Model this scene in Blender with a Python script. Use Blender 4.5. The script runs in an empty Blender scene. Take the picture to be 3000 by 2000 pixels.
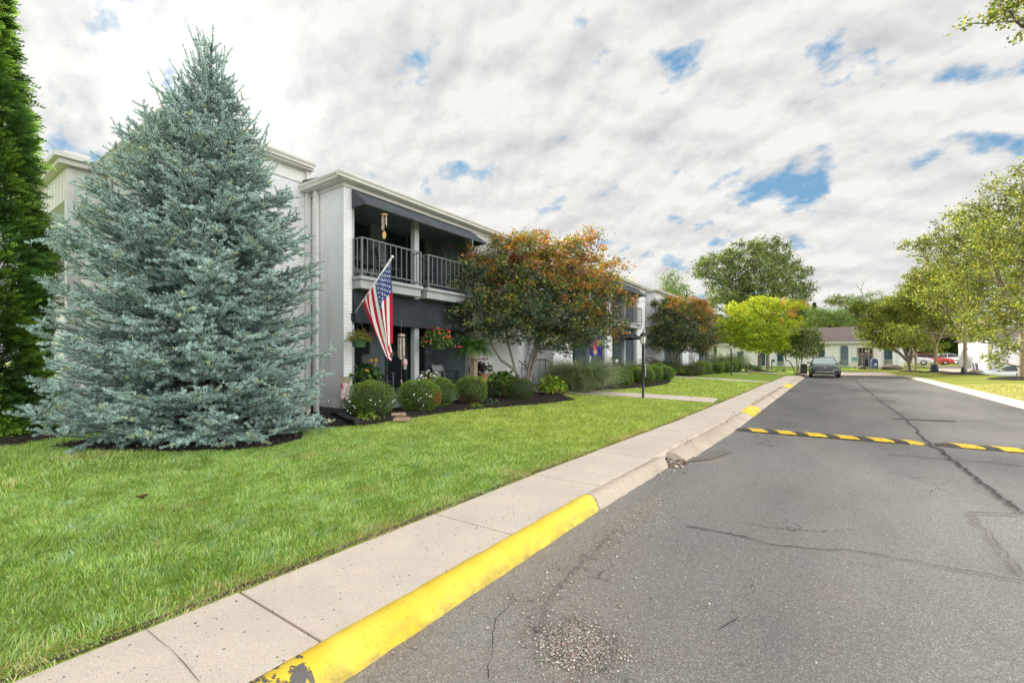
import bpy, math, random
import numpy as np
from mathutils import Vector, Matrix

# ---------------------------------------------------------------- camera, sky, sun, exposure
R = math.radians
SC = bpy.context.scene
COL = SC.collection
YAW = 34.9
CAMZ = 1.5
F_PX, HOR = 1333.0, 1056.0
cam_d = bpy.data.cameras.new("camera")
cam_d.lens = 16.0
cam_d.sensor_width = 36.0
cam_d.shift_y = 56.0 / 3000.0
cam_d.clip_start = 0.05
cam_d.clip_end = 3000.0
cam = bpy.data.objects.new("camera", cam_d)
cam.location = (0, 0, CAMZ)
cam.rotation_euler = (R(90), 0, R(YAW))
COL.objects.link(cam)
SC.camera = cam

SUN_AZ, SUN_EL = R(69.0), R(26.5)          # left of the street direction, height
SUN = Vector((-math.sin(SUN_AZ) * math.cos(SUN_EL), math.cos(SUN_AZ) * math.cos(SUN_EL), math.sin(SUN_EL)))
SUN_STRENGTH, SUN_ANGLE = 4.0, 12.0
SKY_STRENGTH = 0.1
EXPOSURE = 1.32

world = bpy.data.worlds.new("World")
SC.world = world
world.use_nodes = True
WN, WL = world.node_tree.nodes, world.node_tree.links
WN.clear()


def wn(t, **k):
    n = WN.new(t)
    for a, v in k.items():
        setattr(n, a, v)
    return n


def wmath(op, a, b=None, c=None, clamp=False):
    n = wn("ShaderNodeMath", operation=op, use_clamp=clamp)
    for i, v in enumerate((a, b, c)):
        if v is None:
            continue
        if isinstance(v, (int, float)):
            n.inputs[i].default_value = v
        else:
            WL.new(v, n.inputs[i])
    return n.outputs[0]


def wramp(fac, stops):
    n = wn("ShaderNodeValToRGB")
    cr = n.color_ramp
    while len(cr.elements) < len(stops):
        cr.elements.new(0.5)
    for e, (p, c) in zip(cr.elements, stops):
        e.position = p
        e.color = (*c, 1)
    WL.new(fac, n.inputs[0])
    return n.outputs[0]


wout = wn("ShaderNodeOutputWorld")
wbg = wn("ShaderNodeBackground")
wbg.inputs[1].default_value = SKY_STRENGTH
sky = wn("ShaderNodeTexSky", sky_type="NISHITA")
sky.sun_disc = False
sky.sun_elevation = SUN_EL
sky.sun_rotation = -SUN_AZ
tc = wn("ShaderNodeTexCoord")
sep = wn("ShaderNodeSeparateXYZ")
WL.new(tc.outputs["Generated"], sep.inputs[0])
zc = wmath("ADD", wmath("MAXIMUM", sep.outputs[2], 0.0), 0.5)
px = wmath("DIVIDE", sep.outputs[0], zc)
py = wmath("DIVIDE", sep.outputs[1], zc)
cmb = wn("ShaderNodeCombineXYZ")
WL.new(px, cmb.inputs[0])
WL.new(py, cmb.inputs[1])
wmap = wn("ShaderNodeMapping")
wmap.inputs["Rotation"].default_value = (0, 0, R(38))
wmap.inputs["Scale"].default_value = (1.0, 1.3, 1.0)
wmap.inputs["Location"].default_value = (3.35, 7.15, 0)
WL.new(cmb.outputs[0], wmap.inputs[0])


def wnoise(scale, detail, rough, dist=0.0, off=0.0, step=(0, 0, 0)):
    n = wn("ShaderNodeTexNoise")
    n.inputs["Scale"].default_value = scale
    n.inputs["Detail"].default_value = detail
    n.inputs["Roughness"].default_value = rough
    n.inputs["Distortion"].default_value = dist
    v = wmap.outputs[0]
    if off:
        a = wn("ShaderNodeVectorMath", operation="ADD")
        a.inputs[1].default_value = (off + step[0], off * 0.7 + step[1], off * 1.3 + step[2])
        WL.new(v, a.inputs[0])
        v = a.outputs[0]
    WL.new(v, n.inputs["Vector"])
    return n.outputs[0]


n_cov = wnoise(6.2, 10, 0.55, 0.12)
n_shd = wnoise(6.8, 9, 0.54, 0.0, 11.3)
n_lit = wnoise(6.8, 9, 0.54, 0.0, 11.3, (-0.03, 0.026, 0.0))
n_big = wnoise(1.9, 4, 0.5, 0.0, 5.0)
dotn = wn("ShaderNodeVectorMath", operation="DOT_PRODUCT")
WL.new(tc.outputs["Generated"], dotn.inputs[0])
dotn.inputs[1].default_value = SUN
sdot = wmath("MAXIMUM", dotn.outputs["Value"], 0.0)
# clouds: cover, then light and dark bellies; brightest where the veiled sun stands behind them and on the
# unseen far side of the sky, with brightness added to light ground and walls
cover = wramp(wmath("ADD", n_cov, wmath("MULTIPLY", wmath("SUBTRACT", n_big, 0.5), 0.22)),
              [(0.330, (0, 0, 0)), (0.36, (0.35, 0.35, 0.35)), (0.415, (1, 1, 1))])
bel = wramp(wmath("ADD", wmath("ADD", 0.5, wmath("MULTIPLY", wmath("SUBTRACT", n_shd, n_lit), 1.5)), wmath("MULTIPLY", wmath("SUBTRACT", n_cov, 0.5), 0.55)),
            [(0.12, (0.68, 0.69, 0.71)), (0.42, (0.90, 0.895, 0.885)), (0.64, (1.07, 1.055, 1.02))])
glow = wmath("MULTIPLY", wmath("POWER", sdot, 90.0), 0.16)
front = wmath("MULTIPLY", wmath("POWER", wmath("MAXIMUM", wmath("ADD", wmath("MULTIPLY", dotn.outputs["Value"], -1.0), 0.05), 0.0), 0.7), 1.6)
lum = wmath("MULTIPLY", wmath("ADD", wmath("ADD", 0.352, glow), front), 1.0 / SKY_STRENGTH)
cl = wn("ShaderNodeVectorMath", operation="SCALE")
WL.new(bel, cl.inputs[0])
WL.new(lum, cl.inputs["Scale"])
skym = wn("ShaderNodeVectorMath", operation="MINIMUM")
WL.new(sky.outputs[0], skym.inputs[0])
skym.inputs[1].default_value = (3.2, 4.6, 6.0)
skyk = wn("ShaderNodeVectorMath", operation="MULTIPLY_ADD")
WL.new(skym.outputs[0], skyk.inputs[0])
skyk.inputs[1].default_value = (0.15, 0.15, 0.15)
skyk.inputs[2].default_value = (0.55, 1.25, 2.0)
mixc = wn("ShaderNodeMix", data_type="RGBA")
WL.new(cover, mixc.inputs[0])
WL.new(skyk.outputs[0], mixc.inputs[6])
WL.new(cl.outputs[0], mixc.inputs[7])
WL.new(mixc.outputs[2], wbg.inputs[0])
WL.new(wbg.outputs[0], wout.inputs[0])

sun_d = bpy.data.lights.new("sun", "SUN")
sun_d.energy = SUN_STRENGTH
sun_d.angle = R(SUN_ANGLE)
sun_d.color = (1.0, 0.93, 0.82)
sun_o = bpy.data.objects.new("sun", sun_d)
sun_o.rotation_euler = SUN.to_track_quat("Z", "Y").to_euler()
sun_o.location = (-30, 10, 40)
COL.objects.link(sun_o)
SC.view_settings.view_transform = "Standard"
SC.view_settings.look = "None"
SC.view_settings.exposure = EXPOSURE
SC.view_settings.gamma = 1.0
SC.view_settings.use_curve_mapping = False
SC.cycles.max_bounces = 8
SC.cycles.transparent_max_bounces = 8

# ---------------------------------------------------------------- where things stand
CY, SY = math.cos(R(YAW)), math.sin(R(YAW))


def ss(a, b, x):
    t = np.clip((x - a) / (b - a), 0, 1)
    return t * t * (3 - 2 * t)


def road_z(v):
    return 0.008 * np.clip(v, -30, 36)


def bank_z(v):
    return np.interp(v, [-10, 3, 6, 8, 27, 36, 60], [0.15, 0.22, 0.31, 0.33, 0.61, 0.70, 0.62])


U_WALK, U_KERB, U_FACE, U_RIGHT = -2.87, -2.02, -1.85, 4.5


def shift(v):
    """The walk and its kerb swing a little towards the road further on."""
    return np.interp(v, [4.2, 10, 35, 46], [0.0, 0.17, 0.30, 0.45])


def land_z(u, v):
    u = np.asarray(u, float)
    v = np.asarray(v, float)
    zr = road_z(v)
    ul = u - shift(v)
    left = zr + 0.13 + (bank_z(v) - zr - 0.13) * np.clip((U_WALK - ul) / 5.0, 0, 1)
    flat = ss(54, 59, v)
    left = left * (1 - flat) + flat * 0.40
    right = zr + 0.10 + 0.12 * ss(4.6, 7.5, u) * (1 - ss(50, 58, v)) - 0.22 * ss(9.5, 11, u)
    z = np.where(ul <= U_WALK + 0.03, left, np.where(u >= U_RIGHT + 0.1, right, zr - 0.12))
    far = np.interp(v, [61, 68, 90], [0.36, 0.75, 0.9])
    return np.where(v > 60.99, far, z)


def lz(u, v):
    return float(land_z(u, v))


def at(x, y, d):
    """The point seen at photo pixel x, y that lies d metres in front of the camera."""
    X, Y = (x - 1500.0) / F_PX * d, (HOR - y) / F_PX * d
    return Vector((X * CY - d * SY, X * SY + d * CY, CAMZ + Y))


def gp(x, y, lift=0.0):
    """Where the road under photo pixel x, y lies."""
    d = 8.0
    for _ in range(30):
        p = at(x, y, d)
        d = F_PX * (CAMZ - float(road_z(p.y)) - lift) / (y - HOR)
    return at(x, y, d)


def lp(x, y):
    """Where the land under photo pixel x, y lies."""
    d = 8.0
    for _ in range(40):
        p = at(x, y, d)
        d = 0.5 * d + 0.5 * F_PX * (CAMZ - lz(p.x, p.y)) / (y - HOR)
    return at(x, y, d)


# ---------------------------------------------------------------- object helpers
WO = {}


def thing(name, loc, label=None, cat=None, group=None):
    o = bpy.data.objects.new(name, None)
    o.empty_display_size = 0.2
    o.location = loc
    COL.objects.link(o)
    WO[o.name] = Vector(loc)
    tag(o, label, cat, group)
    return o


def tag(o, label=None, cat=None, group=None, kind=None):
    if label: o["label"] = label
    if cat: o["category"] = cat
    if group: o["group"] = group
    if kind: o["kind"] = kind
    return o


def fmesh(name, V, F, mat, parent=None, col=None, smooth=False, origin=None, kind=None):
    """One mesh object from arrays of vertices and equal-sized faces (or a list of such face arrays), in world places."""
    V = np.asarray(V, np.float32).reshape(-1, 3)
    Fs = F if isinstance(F, list) else [F]
    Fs = [np.asarray(f, np.int32) for f in Fs if len(f)]
    base = WO[parent.name] if parent else Vector(origin or (0, 0, 0))
    V = V - np.array(base, np.float32)
    me = bpy.data.meshes.new(name)
    nl = sum(f.size for f in Fs)
    nf = sum(len(f) for f in Fs)
    me.vertices.add(len(V))
    me.vertices.foreach_set("co", V.ravel())
    me.loops.add(nl)
    me.loops.foreach_set("vertex_index", np.concatenate([f.ravel() for f in Fs]))
    me.polygons.add(nf)
    tot = np.concatenate([np.full(len(f), f.shape[1], np.int32) for f in Fs])
    st = np.concatenate([[0], np.cumsum(tot)[:-1]]).astype(np.int32)
    me.polygons.foreach_set("loop_start", st)
    me.polygons.foreach_set("loop_total", tot)
    if smooth:
        me.polygons.foreach_set("use_smooth", np.ones(nf, bool))
    if col is not None:
        a = me.attributes.new("col", "FLOAT_COLOR", "FACE")
        c = np.ones((nf, 4), np.float32)
        c[:, :3] = col
        a.data.foreach_set("color", c.ravel())
    me.update(calc_edges=True)
    me.materials.append(mat)
    o = bpy.data.objects.new(name, me)
    COL.objects.link(o)
    if parent:
        o.parent = parent
        WO[o.name] = WO[parent.name].copy()
    else:
        o.location = base
        WO[o.name] = Vector(base)
    if kind:
        o["kind"] = kind
    return o


def join_boxes(name, boxes, mat, parent):
    """Each wall or plinth length as a mesh of its own."""
    for b in boxes:
        MB().box(*b).build(name, mat, parent)


class MB:
    """Collects simple shapes into one mesh."""

    def __init__(s):
        s.v, s.f = [], []

    def add(s, vs, fs):
        b = len(s.v)
        s.v += [tuple(p) for p in vs]
        s.f += [tuple(b + i for i in f) for f in fs]
        return s

    def box(s, x0, x1, y0, y1, z0, z1, M=None, bev=0.0):
        if bev:
            b = bev
            vs, fs = [], []
            for z, k in ((z0, b), (z0 + b, 0), (z1 - b, 0), (z1, b)):
                vs += [(x0 + k, y0 + k, z), (x1 - k, y0 + k, z), (x1 - k, y1 - k, z), (x0 + k, y1 - k, z)]
            fs.append((3, 2, 1, 0))
            for r in range(3):
                for i in range(4):
                    j = (i + 1) % 4
                    fs.append((r * 4 + i, r * 4 + j, r * 4 + 4 + j, r * 4 + 4 + i))
            fs.append((12, 13, 14, 15))
        else:
            vs = [(x0, y0, z0), (x1, y0, z0), (x1, y1, z0), (x0, y1, z0), (x0, y0, z1), (x1, y0, z1), (x1, y1, z1), (x0, y1, z1)]
            fs = [(3, 2, 1, 0), (4, 5, 6, 7), (0, 1, 5, 4), (1, 2, 6, 5), (2, 3, 7, 6), (3, 0, 4, 7)]
        if M is not None:
            vs = [M @ Vector(p) for p in vs]
        return s.add(vs, fs)

    def tube(s, pts, rad, n=8, caps=True):
        pts = [Vector(p) for p in pts]
        if not hasattr(rad, "__len__"):
            rad = [rad] * len(pts)
        vs, fs = [], []
        up = None
        for i, p in enumerate(pts):
            t = (pts[min(i + 1, len(pts) - 1)] - pts[max(i - 1, 0)])
            t = t.normalized() if t.length > 1e-9 else Vector((0, 0, 1))
            if up is None:
                up = Vector((1, 0, 0)) if abs(t.x) < 0.8 else Vector((0, 1, 0))
            a = t.cross(up).normalized()
            b = t.cross(a).normalized()
            up = b.cross(t) if False else up
            for k in range(n):
                q = 2 * math.pi * k / n
                vs.append(p + a * math.cos(q) * rad[i] + b * math.sin(q) * rad[i])
        for i in range(len(pts) - 1):
            for k in range(n):
                k2 = (k + 1) % n
                fs.append((i * n + k, i * n + k2, (i + 1) * n + k2, (i + 1) * n + k))
        if caps:
            fs.append(tuple(range(n - 1, -1, -1)))
            fs.append(tuple((len(pts) - 1) * n + k for k in range(n)))
        return s.add(vs, fs)

    def lathe(s, prof, c=(0, 0, 0), n=16, sq=False, rot=0.0):
        """Profile of (radius, z) turned about the upright axis through c."""
        vs, fs = [], []
        for r, z in prof:
            for k in range(n):
                q = 2 * math.pi * k / n + rot
                vs.append((c[0] + r * math.cos(q), c[1] + r * math.sin(q), c[2] + z))
        for i in range(len(prof) - 1):
            for k in range(n):
                k2 = (k + 1) % n
                fs.append((i * n + k, i * n + k2, (i + 1) * n + k2, (i + 1) * n + k))
        fs.append(tuple(range(n - 1, -1, -1)))
        fs.append(tuple((len(prof) - 1) * n + k for k in range(n)))
        return s.add(vs, fs)

    def prism(s, poly, h0, h1, axis="z", M=None):
        n = len(poly)
        mk = {"z": lambda a, b, h: (a, b, h), "y": lambda a, b, h: (a, h, b), "x": lambda a, b, h: (h, a, b)}[axis]
        vs = [mk(a, b, h0) for a, b in poly] + [mk(a, b, h1) for a, b in poly]
        if M is not None:
            vs = [M @ Vector(p) for p in vs]
        fs = [tuple(range(n - 1, -1, -1)), tuple(range(n, 2 * n))]
        fs += [(i, (i + 1) % n, n + (i + 1) % n, n + i) for i in range(n)]
        return s.add(vs, fs)

    def ball(s, c, r, n=10, m=7, sc=(1, 1, 1), seed=None, amp=0.0):
        rnd = random.Random(seed)
        vs, fs = [], []
        for i in range(m + 1):
            th = math.pi * i / m
            for k in range(n):
                q = 2 * math.pi * k / n
                rr = r * (1 + (rnd.uniform(-amp, amp) if amp and 0 < i < m else 0))
                vs.append((c[0] + rr * sc[0] * math.sin(th) * math.cos(q), c[1] + rr * sc[1] * math.sin(th) * math.sin(q), c[2] + rr * sc[2] * math.cos(th)))
        for i in range(m):
            for k in range(n):
                k2 = (k + 1) % n
                fs.append((i * n + k, (i + 1) * n + k, (i + 1) * n + k2, i * n + k2))
        return s.add(vs, fs)

    def build(s, name, mat, parent=None, smooth=False, origin=None, kind=None, auto=None):
        base = WO[parent.name] if parent else Vector(origin or (0, 0, 0))
        me = bpy.data.meshes.new(name)
        me.from_pydata([Vector(p) - base for p in s.v], [], s.f)
        me.materials.append(mat)
        if smooth:
            me.polygons.foreach_set("use_smooth", [True] * len(me.polygons))
        me.update()
        if smooth and auto:
            me.set_sharp_from_angle(angle=R(auto))
        o = bpy.data.objects.new(name, me)
        COL.objects.link(o)
        if parent:
            o.parent = parent
            WO[o.name] = WO[parent.name].copy()
        else:
            o.location = base
            WO[o.name] = Vector(base)
        if kind:
            o["kind"] = kind
        return o


def copy_tree(o, parent=None):
    c = o.copy()
    COL.objects.link(c)
    if parent:
        c.parent = parent
    for ch in list(o.children):
        copy_tree(ch, c)
    return c


# ---------------------------------------------------------------- materials
class NT:
    def __init__(s, name):
        s.m = bpy.data.materials.new(name)
        s.m.use_nodes = True
        s.n, s.l = s.m.node_tree.nodes, s.m.node_tree.links
        s.b = s.n["Principled BSDF"]
        s.pos = None

    def node(s, t, **k):
        n = s.n.new(t)
        for a, v in k.items():
            setattr(n, a, v)
        return n

    def co(s, scale=(1, 1, 1)):
        g = s.node("ShaderNodeNewGeometry")
        mp = s.node("ShaderNodeMapping")
        mp.inputs["Scale"].default_value = scale
        s.l.new(g.outputs["Position"], mp.inputs[0])
        return mp.outputs[0]

    def noise(s, scale, detail=4, rough=0.55, vec=None, dist=0.0):
        n = s.node("ShaderNodeTexNoise")
        n.inputs["Scale"].default_value = scale
        n.inputs["Detail"].default_value = detail
        n.inputs["Roughness"].default_value = rough
        n.inputs["Distortion"].default_value = dist
        s.l.new(vec if vec is not None else s.co(), n.inputs["Vector"])
        return n.outputs[0]

    def ramp(s, fac, stops):
        n = s.node("ShaderNodeValToRGB")
        cr = n.color_ramp
        while len(cr.elements) < len(stops):
            cr.elements.new(0.5)
        for e, (p, c) in zip(cr.elements, stops):
            e.position = p
            c = (c, c, c) if not hasattr(c, "__len__") else c
            e.color = (*c, 1)
        s.l.new(fac, n.inputs[0])
        return n.outputs[0]

    def mix(s, fac, a, b, mode="MIX"):
        n = s.node("ShaderNodeMix", data_type="RGBA", blend_type=mode)
        for i, v in ((0, fac), (6, a), (7, b)):
            if isinstance(v, (int, float)):
                n.inputs[i].default_value = v
            elif hasattr(v, "__len__"):
                n.inputs[i].default_value = (*v, 1)
            else:
                s.l.new(v, n.inputs[i])
        return n.outputs[2]

    def math(s, op, a, b=0.0, clamp=False):
        n = s.node("ShaderNodeMath", operation=op, use_clamp=clamp)
        for i, v in enumerate((a, b)):
            if isinstance(v, (int, float)):
                n.inputs[i].default_value = v
            else:
                s.l.new(v, n.inputs[i])
        return n.outputs[0]

    def bump(s, h, strength=0.3, dist=0.01):
        n = s.node("ShaderNodeBump")
        n.inputs["Strength"].default_value = strength
        n.inputs["Distance"].default_value = dist
        s.l.new(h, n.inputs["Height"])
        s.l.new(n.outputs[0], s.b.inputs["Normal"])

    def base(s, c):
        if hasattr(c, "__len__"):
            s.b.inputs["Base Color"].default_value = (*c, 1)
        else:
            s.l.new(c, s.b.inputs["Base Color"])

    def set(s, rough=0.6, metal=0.0, spec=0.4):
        s.b.inputs["Roughness"].default_value = rough
        s.b.inputs["Metallic"].default_value = metal
        s.b.inputs["Specular IOR Level"].default_value = spec
        return s.m


def pm(name, c, rough=0.6, var=0.12, scale=6.0, bump=0.0, metal=0.0, spec=0.4, bscale=None):
    t = NT(name)
    f = t.noise(scale, 5)
    lo = tuple(x * (1 - var) for x in c)
    hi = tuple(min(1, x * (1 + var)) for x in c)
    t.base(t.ramp(f, [(0.3, lo), (0.7, hi)]))
    if bump:
        t.bump(t.noise(bscale or scale * 8, 4), bump, 0.01)
    return t.set(rough, metal, spec)


def leaf_mat(name, trans=0.35, rough=0.5, tint=(1, 1, 1), spec=0.3):
    t = NT(name)
    a = t.node("ShaderNodeAttribute", attribute_name="col")
    t.l.new(a.outputs["Color"], t.b.inputs["Base Color"])
    t.set(rough, 0, spec)
    tr = t.node("ShaderNodeBsdfTranslucent")
    m = t.mix(1.0, a.outputs["Color"], tint, "MULTIPLY")
    t.l.new(m, tr.inputs["Color"])
    mx = t.node("ShaderNodeMixShader")
    mx.inputs[0].default_value = trans
    t.l.new(t.b.outputs[0], mx.inputs[1])
    t.l.new(tr.outputs[0], mx.inputs[2])
    t.l.new(mx.outputs[0], t.n["Material Output"].inputs[0])
    return t.m


def attr_mat(name, rough=0.6, spec=0.3):
    t = NT(name)
    a = t.node("ShaderNodeAttribute", attribute_name="col")
    t.l.new(a.outputs["Color"], t.b.inputs["Base Color"])
    return t.set(rough, 0, spec)


LEAF = leaf_mat("leaf", 0.38, 0.5, (1.25, 1.2, 0.7))
NEEDLE = leaf_mat("needle", 0.12, 0.6)
BLADE = leaf_mat("blade", 0.35, 0.5, (1.2, 1.2, 0.7))
PETAL = leaf_mat("petal", 0.3, 0.5)
PAINTED = attr_mat("painted")
CLOTH = leaf_mat("cloth", 0.3, 0.8, (1, 1, 1), 0.1)


def brick_mat(name, c, mortar, bw=0.203, bh=0.0677, ms=0.005, bump=0.5):
    t = NT(name)
    g = t.node("ShaderNodeNewGeometry")
    sp = t.node("ShaderNodeSeparateXYZ")
    t.l.new(g.outputs["Position"], sp.inputs[0])
    cb = t.node("ShaderNodeCombineXYZ")
    t.l.new(t.math("ADD", sp.outputs[0], sp.outputs[1]), cb.inputs[0])
    t.l.new(t.math("ADD", sp.outputs[2], t.math("MULTIPLY", t.math("SUBTRACT", t.noise(1.3, 2), 0.5), 0.015)), cb.inputs[1])
    b = t.node("ShaderNodeTexBrick")
    t.l.new(cb.outputs[0], b.inputs["Vector"])
    b.inputs["Scale"].default_value = 1.0
    b.inputs["Brick Width"].default_value = bw
    b.inputs["Row Height"].default_value = bh
    b.inputs["Mortar Size"].default_value = ms
    b.inputs["Mortar Smooth"].default_value = 0.4
    b.inputs["Color1"].default_value = (*c, 1)
    b.inputs["Color2"].default_value = (*[x * 0.95 for x in c], 1)
    b.inputs["Mortar"].default_value = (*mortar, 1)
    grime = t.ramp(t.noise(0.9, 6, 0.6), [(0.3, (0.90, 0.90, 0.88)), (0.65, (1, 1, 1))])
    drip = t.ramp(t.noise(1.0, 5, 0.65, t.co((5, 5, 0.35))), [(0.28, (0.86, 0.86, 0.83)), (0.5, (1, 1, 1))])
    c = t.mix(1.0, t.mix(1.0, b.outputs[0], grime, "MULTIPLY"), drip, "MULTIPLY")
    foot = t.math("MULTIPLY", t.ramp(sp.outputs[2], [(0.5, 1.0), (1.0, 0.0)]), t.ramp(t.noise(3.5, 6, 0.7), [(0.4, 0.0), (0.65, 0.45)]))
    t.base(t.mix(foot, c, (0.30, 0.27, 0.23)))
    h = t.math("ADD", t.math("MULTIPLY", b.outputs["Fac"], -1.0), t.math("MULTIPLY", t.noise(60, 3), 0.35))
    t.bump(h, bump, 0.006)
    return t.set(0.7, 0, 0.3)


M = dict(
    brick=brick_mat("white_painted_brick", (0.70, 0.71, 0.735), (0.47, 0.485, 0.52)),
    trim=pm("white_trim", (0.60, 0.60, 0.58), 0.5, 0.05, 3),
    graytrim=pm("gray_trim", (0.36, 0.39, 0.41), 0.55, 0.08, 3),
    gutter=pm("aluminium_gutter", (0.58, 0.575, 0.54), 0.45, 0.1, 2.5),
    slate=pm("slate_paint", (0.17, 0.215, 0.245), 0.6, 0.15, 2),
    dark=pm("dark_recess", (0.02, 0.026, 0.032), 0.6, 0.2, 2),
    iron=pm("black_iron", (0.02, 0.022, 0.025), 0.45, 0.2, 12),
    roof=pm("brown_shingle", (0.085, 0.068, 0.064), 0.9, 0.22, 5, 0.4, bscale=14),
    slab=pm("gray_concrete_paint", (0.31, 0.325, 0.335), 0.7, 0.08, 4),
    porch=pm("porch_floor", (0.27, 0.30, 0.33), 0.6, 0.1, 3),
    plinth=pm("dark_plinth", (0.07, 0.075, 0.08), 0.8, 0.2, 5),
    bark=pm("bark", (0.13, 0.105, 0.085), 0.9, 0.35, 14, 0.8, bscale=30),
    barkp=pm("pale_bark", (0.27, 0.225, 0.155), 0.9, 0.3, 10, 0.8, bscale=26),
    barkd=pm("dark_bark", (0.055, 0.042, 0.035), 0.9, 0.35, 14, 0.6, bscale=30),
    barkg=pm("gray_smooth_bark", (0.17, 0.15, 0.13), 0.8, 0.3, 9, 0.4, bscale=22),
    white=pm("white_paint", (0.78, 0.78, 0.78), 0.5, 0.04, 3),
    chrome=pm("chrome", (0.6, 0.6, 0.6), 0.15, 0.02, 3, metal=1.0),
    terracotta=pm("terracotta", (0.32, 0.14, 0.07), 0.8, 0.15, 8),
    wood=pm("weathered_wood", (0.22, 0.17, 0.12), 0.8, 0.25, 9),
    bamboo=pm("gray_bamboo", (0.33, 0.28, 0.24), 0.6, 0.25, 9),
    blackplastic=pm("black_plastic", (0.016, 0.017, 0.019), 0.4, 0.2, 8),
    rubber=pm("rubber", (0.016, 0.016, 0.017), 0.8, 0.2, 8),
    rock=pm("brown_rock", (0.2, 0.165, 0.135), 0.9, 0.4, 5, 0.8, bscale=9),
    red=pm("red_paint", (0.55, 0.02, 0.03), 0.3, 0.03, 3),
    cream=pm("cream_plastic", (0.55, 0.42, 0.28), 0.6, 0.06, 5),
    greenpl=pm("green_plastic", (0.05, 0.105, 0.05), 0.5, 0.1, 5),
    bluemail=pm("blue_mailbox_paint", (0.012, 0.045, 0.13), 0.5, 0.06, 3),
    teal=pm("teal_sign", (0.10, 0.42, 0.48), 0.6, 0.06, 3),
    greenfabric=pm("green_fabric", (0.005, 0.17, 0.10), 0.45, 0.25, 6),
    fabric=pm("gray_fabric", (0.27, 0.31, 0.31), 0.9, 0.2, 14),
)


def glass_mat(name, c=(0.02, 0.03, 0.035), rough=0.04):
    t = NT(name)
    t.base(c)
    return t.set(rough, 0.0, 0.35)


M["slate2"] = pm("slate_door", (0.06, 0.078, 0.09), 0.5, 0.1, 3)
M["glass"] = glass_mat("dark_glass")
M["blueglass"] = glass_mat("blue_glass", (0.03, 0.075, 0.10))
# ---------------------------------------------------------------- the ground, road and walks
def in_poly(u, v, poly):
    u, v = np.asarray(u), np.asarray(v)
    ins = np.zeros(u.shape, bool)
    n = len(poly)
    for i in range(n):
        x0, y0 = poly[i]
        x1, y1 = poly[(i + 1) % n]
        c = ((y0 > v) != (y1 > v)) & (u < (x1 - x0) * (v - y0) / (y1 - y0 + 1e-12) + x0)
        ins ^= c
    return ins


def grid(us, vs, zf, du=None):
    """Vertices and quads of a height sheet over us x vs."""
    U, V = np.meshgrid(us, vs)
    if du is not None:
        U = U + du(U, V)
    Z = zf(U, V)
    n, m = len(vs), len(us)
    P = np.stack([U, V, Z], -1).reshape(-1, 3)
    i = (np.arange(n - 1)[:, None] * m + np.arange(m - 1)[None]).ravel()
    return P, np.stack([i, i + 1, i + m + 1, i + m], -1)


def grass_mat():
    t = NT("lawn_turf")
    g = t.node("ShaderNodeNewGeometry")
    sp = t.node("ShaderNodeSeparateXYZ")
    t.l.new(g.outputs["Position"], sp.inputs[0])
    big = t.noise(0.35, 5, 0.6)
    fine = t.noise(28, 6, 0.75)
    tex = t.ramp(fine, [(0.30, (0.055, 0.085, 0.020)), (0.47, (0.22, 0.31, 0.05)), (0.72, (0.46, 0.58, 0.12))])
    tint = t.ramp(big, [(0.3, (0.72, 0.85, 0.7)), (0.7, (1.15, 1.08, 1.0))])
    left = t.mix(1.0, tex, tint, "MULTIPLY")
    dry = t.ramp(fine, [(0.28, (0.10, 0.115, 0.02)), (0.5, (0.235, 0.255, 0.045)), (0.75, (0.36, 0.34, 0.09))])
    patch = t.mix(t.ramp(t.noise(0.8, 4), [(0.45, 0.0), (0.6, 1.0)]), dry, left)
    f = t.math("GREATER_THAN", sp.outputs[0], 3.0)
    t.base(t.mix(f, left, t.mix(0.75, patch, dry)))
    t.bump(t.noise(60, 4, 0.7), 0.9, 0.03)
    return t.set(0.9, 0, 0.15)


us = np.concatenate([[-600, -300, -150, -90, -60, -40, -30, -24, -20], np.arange(-18, -3.0, 0.5), [U_WALK - 0.08, U_WALK + 0.02, U_WALK + 0.05, 0.5, 4.58, 4.61, 5, 5.6, 6.3, 7, 8, 9.4, 10, 10.6, 11.2, 14, 18, 24, 32, 45, 70, 120, 250, 600]])
vs = np.concatenate([[-120, -60, -30, -15, -10], np.arange(-8, 40, 0.75), np.arange(40, 60.9, 1.5), [60.98, 61.0, 62.5, 64, 66, 68, 72, 80, 90, 120, 180, 300, 600, 900]])
P, Fq = grid(us, vs, lambda u, v: land_z(u, v), lambda u, v: np.where(np.abs(u - U_WALK) < 0.1, shift(v), 0))
GRASS = grass_mat()
fmesh("ground", P, Fq, GRASS, smooth=True, kind="structure")


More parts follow.
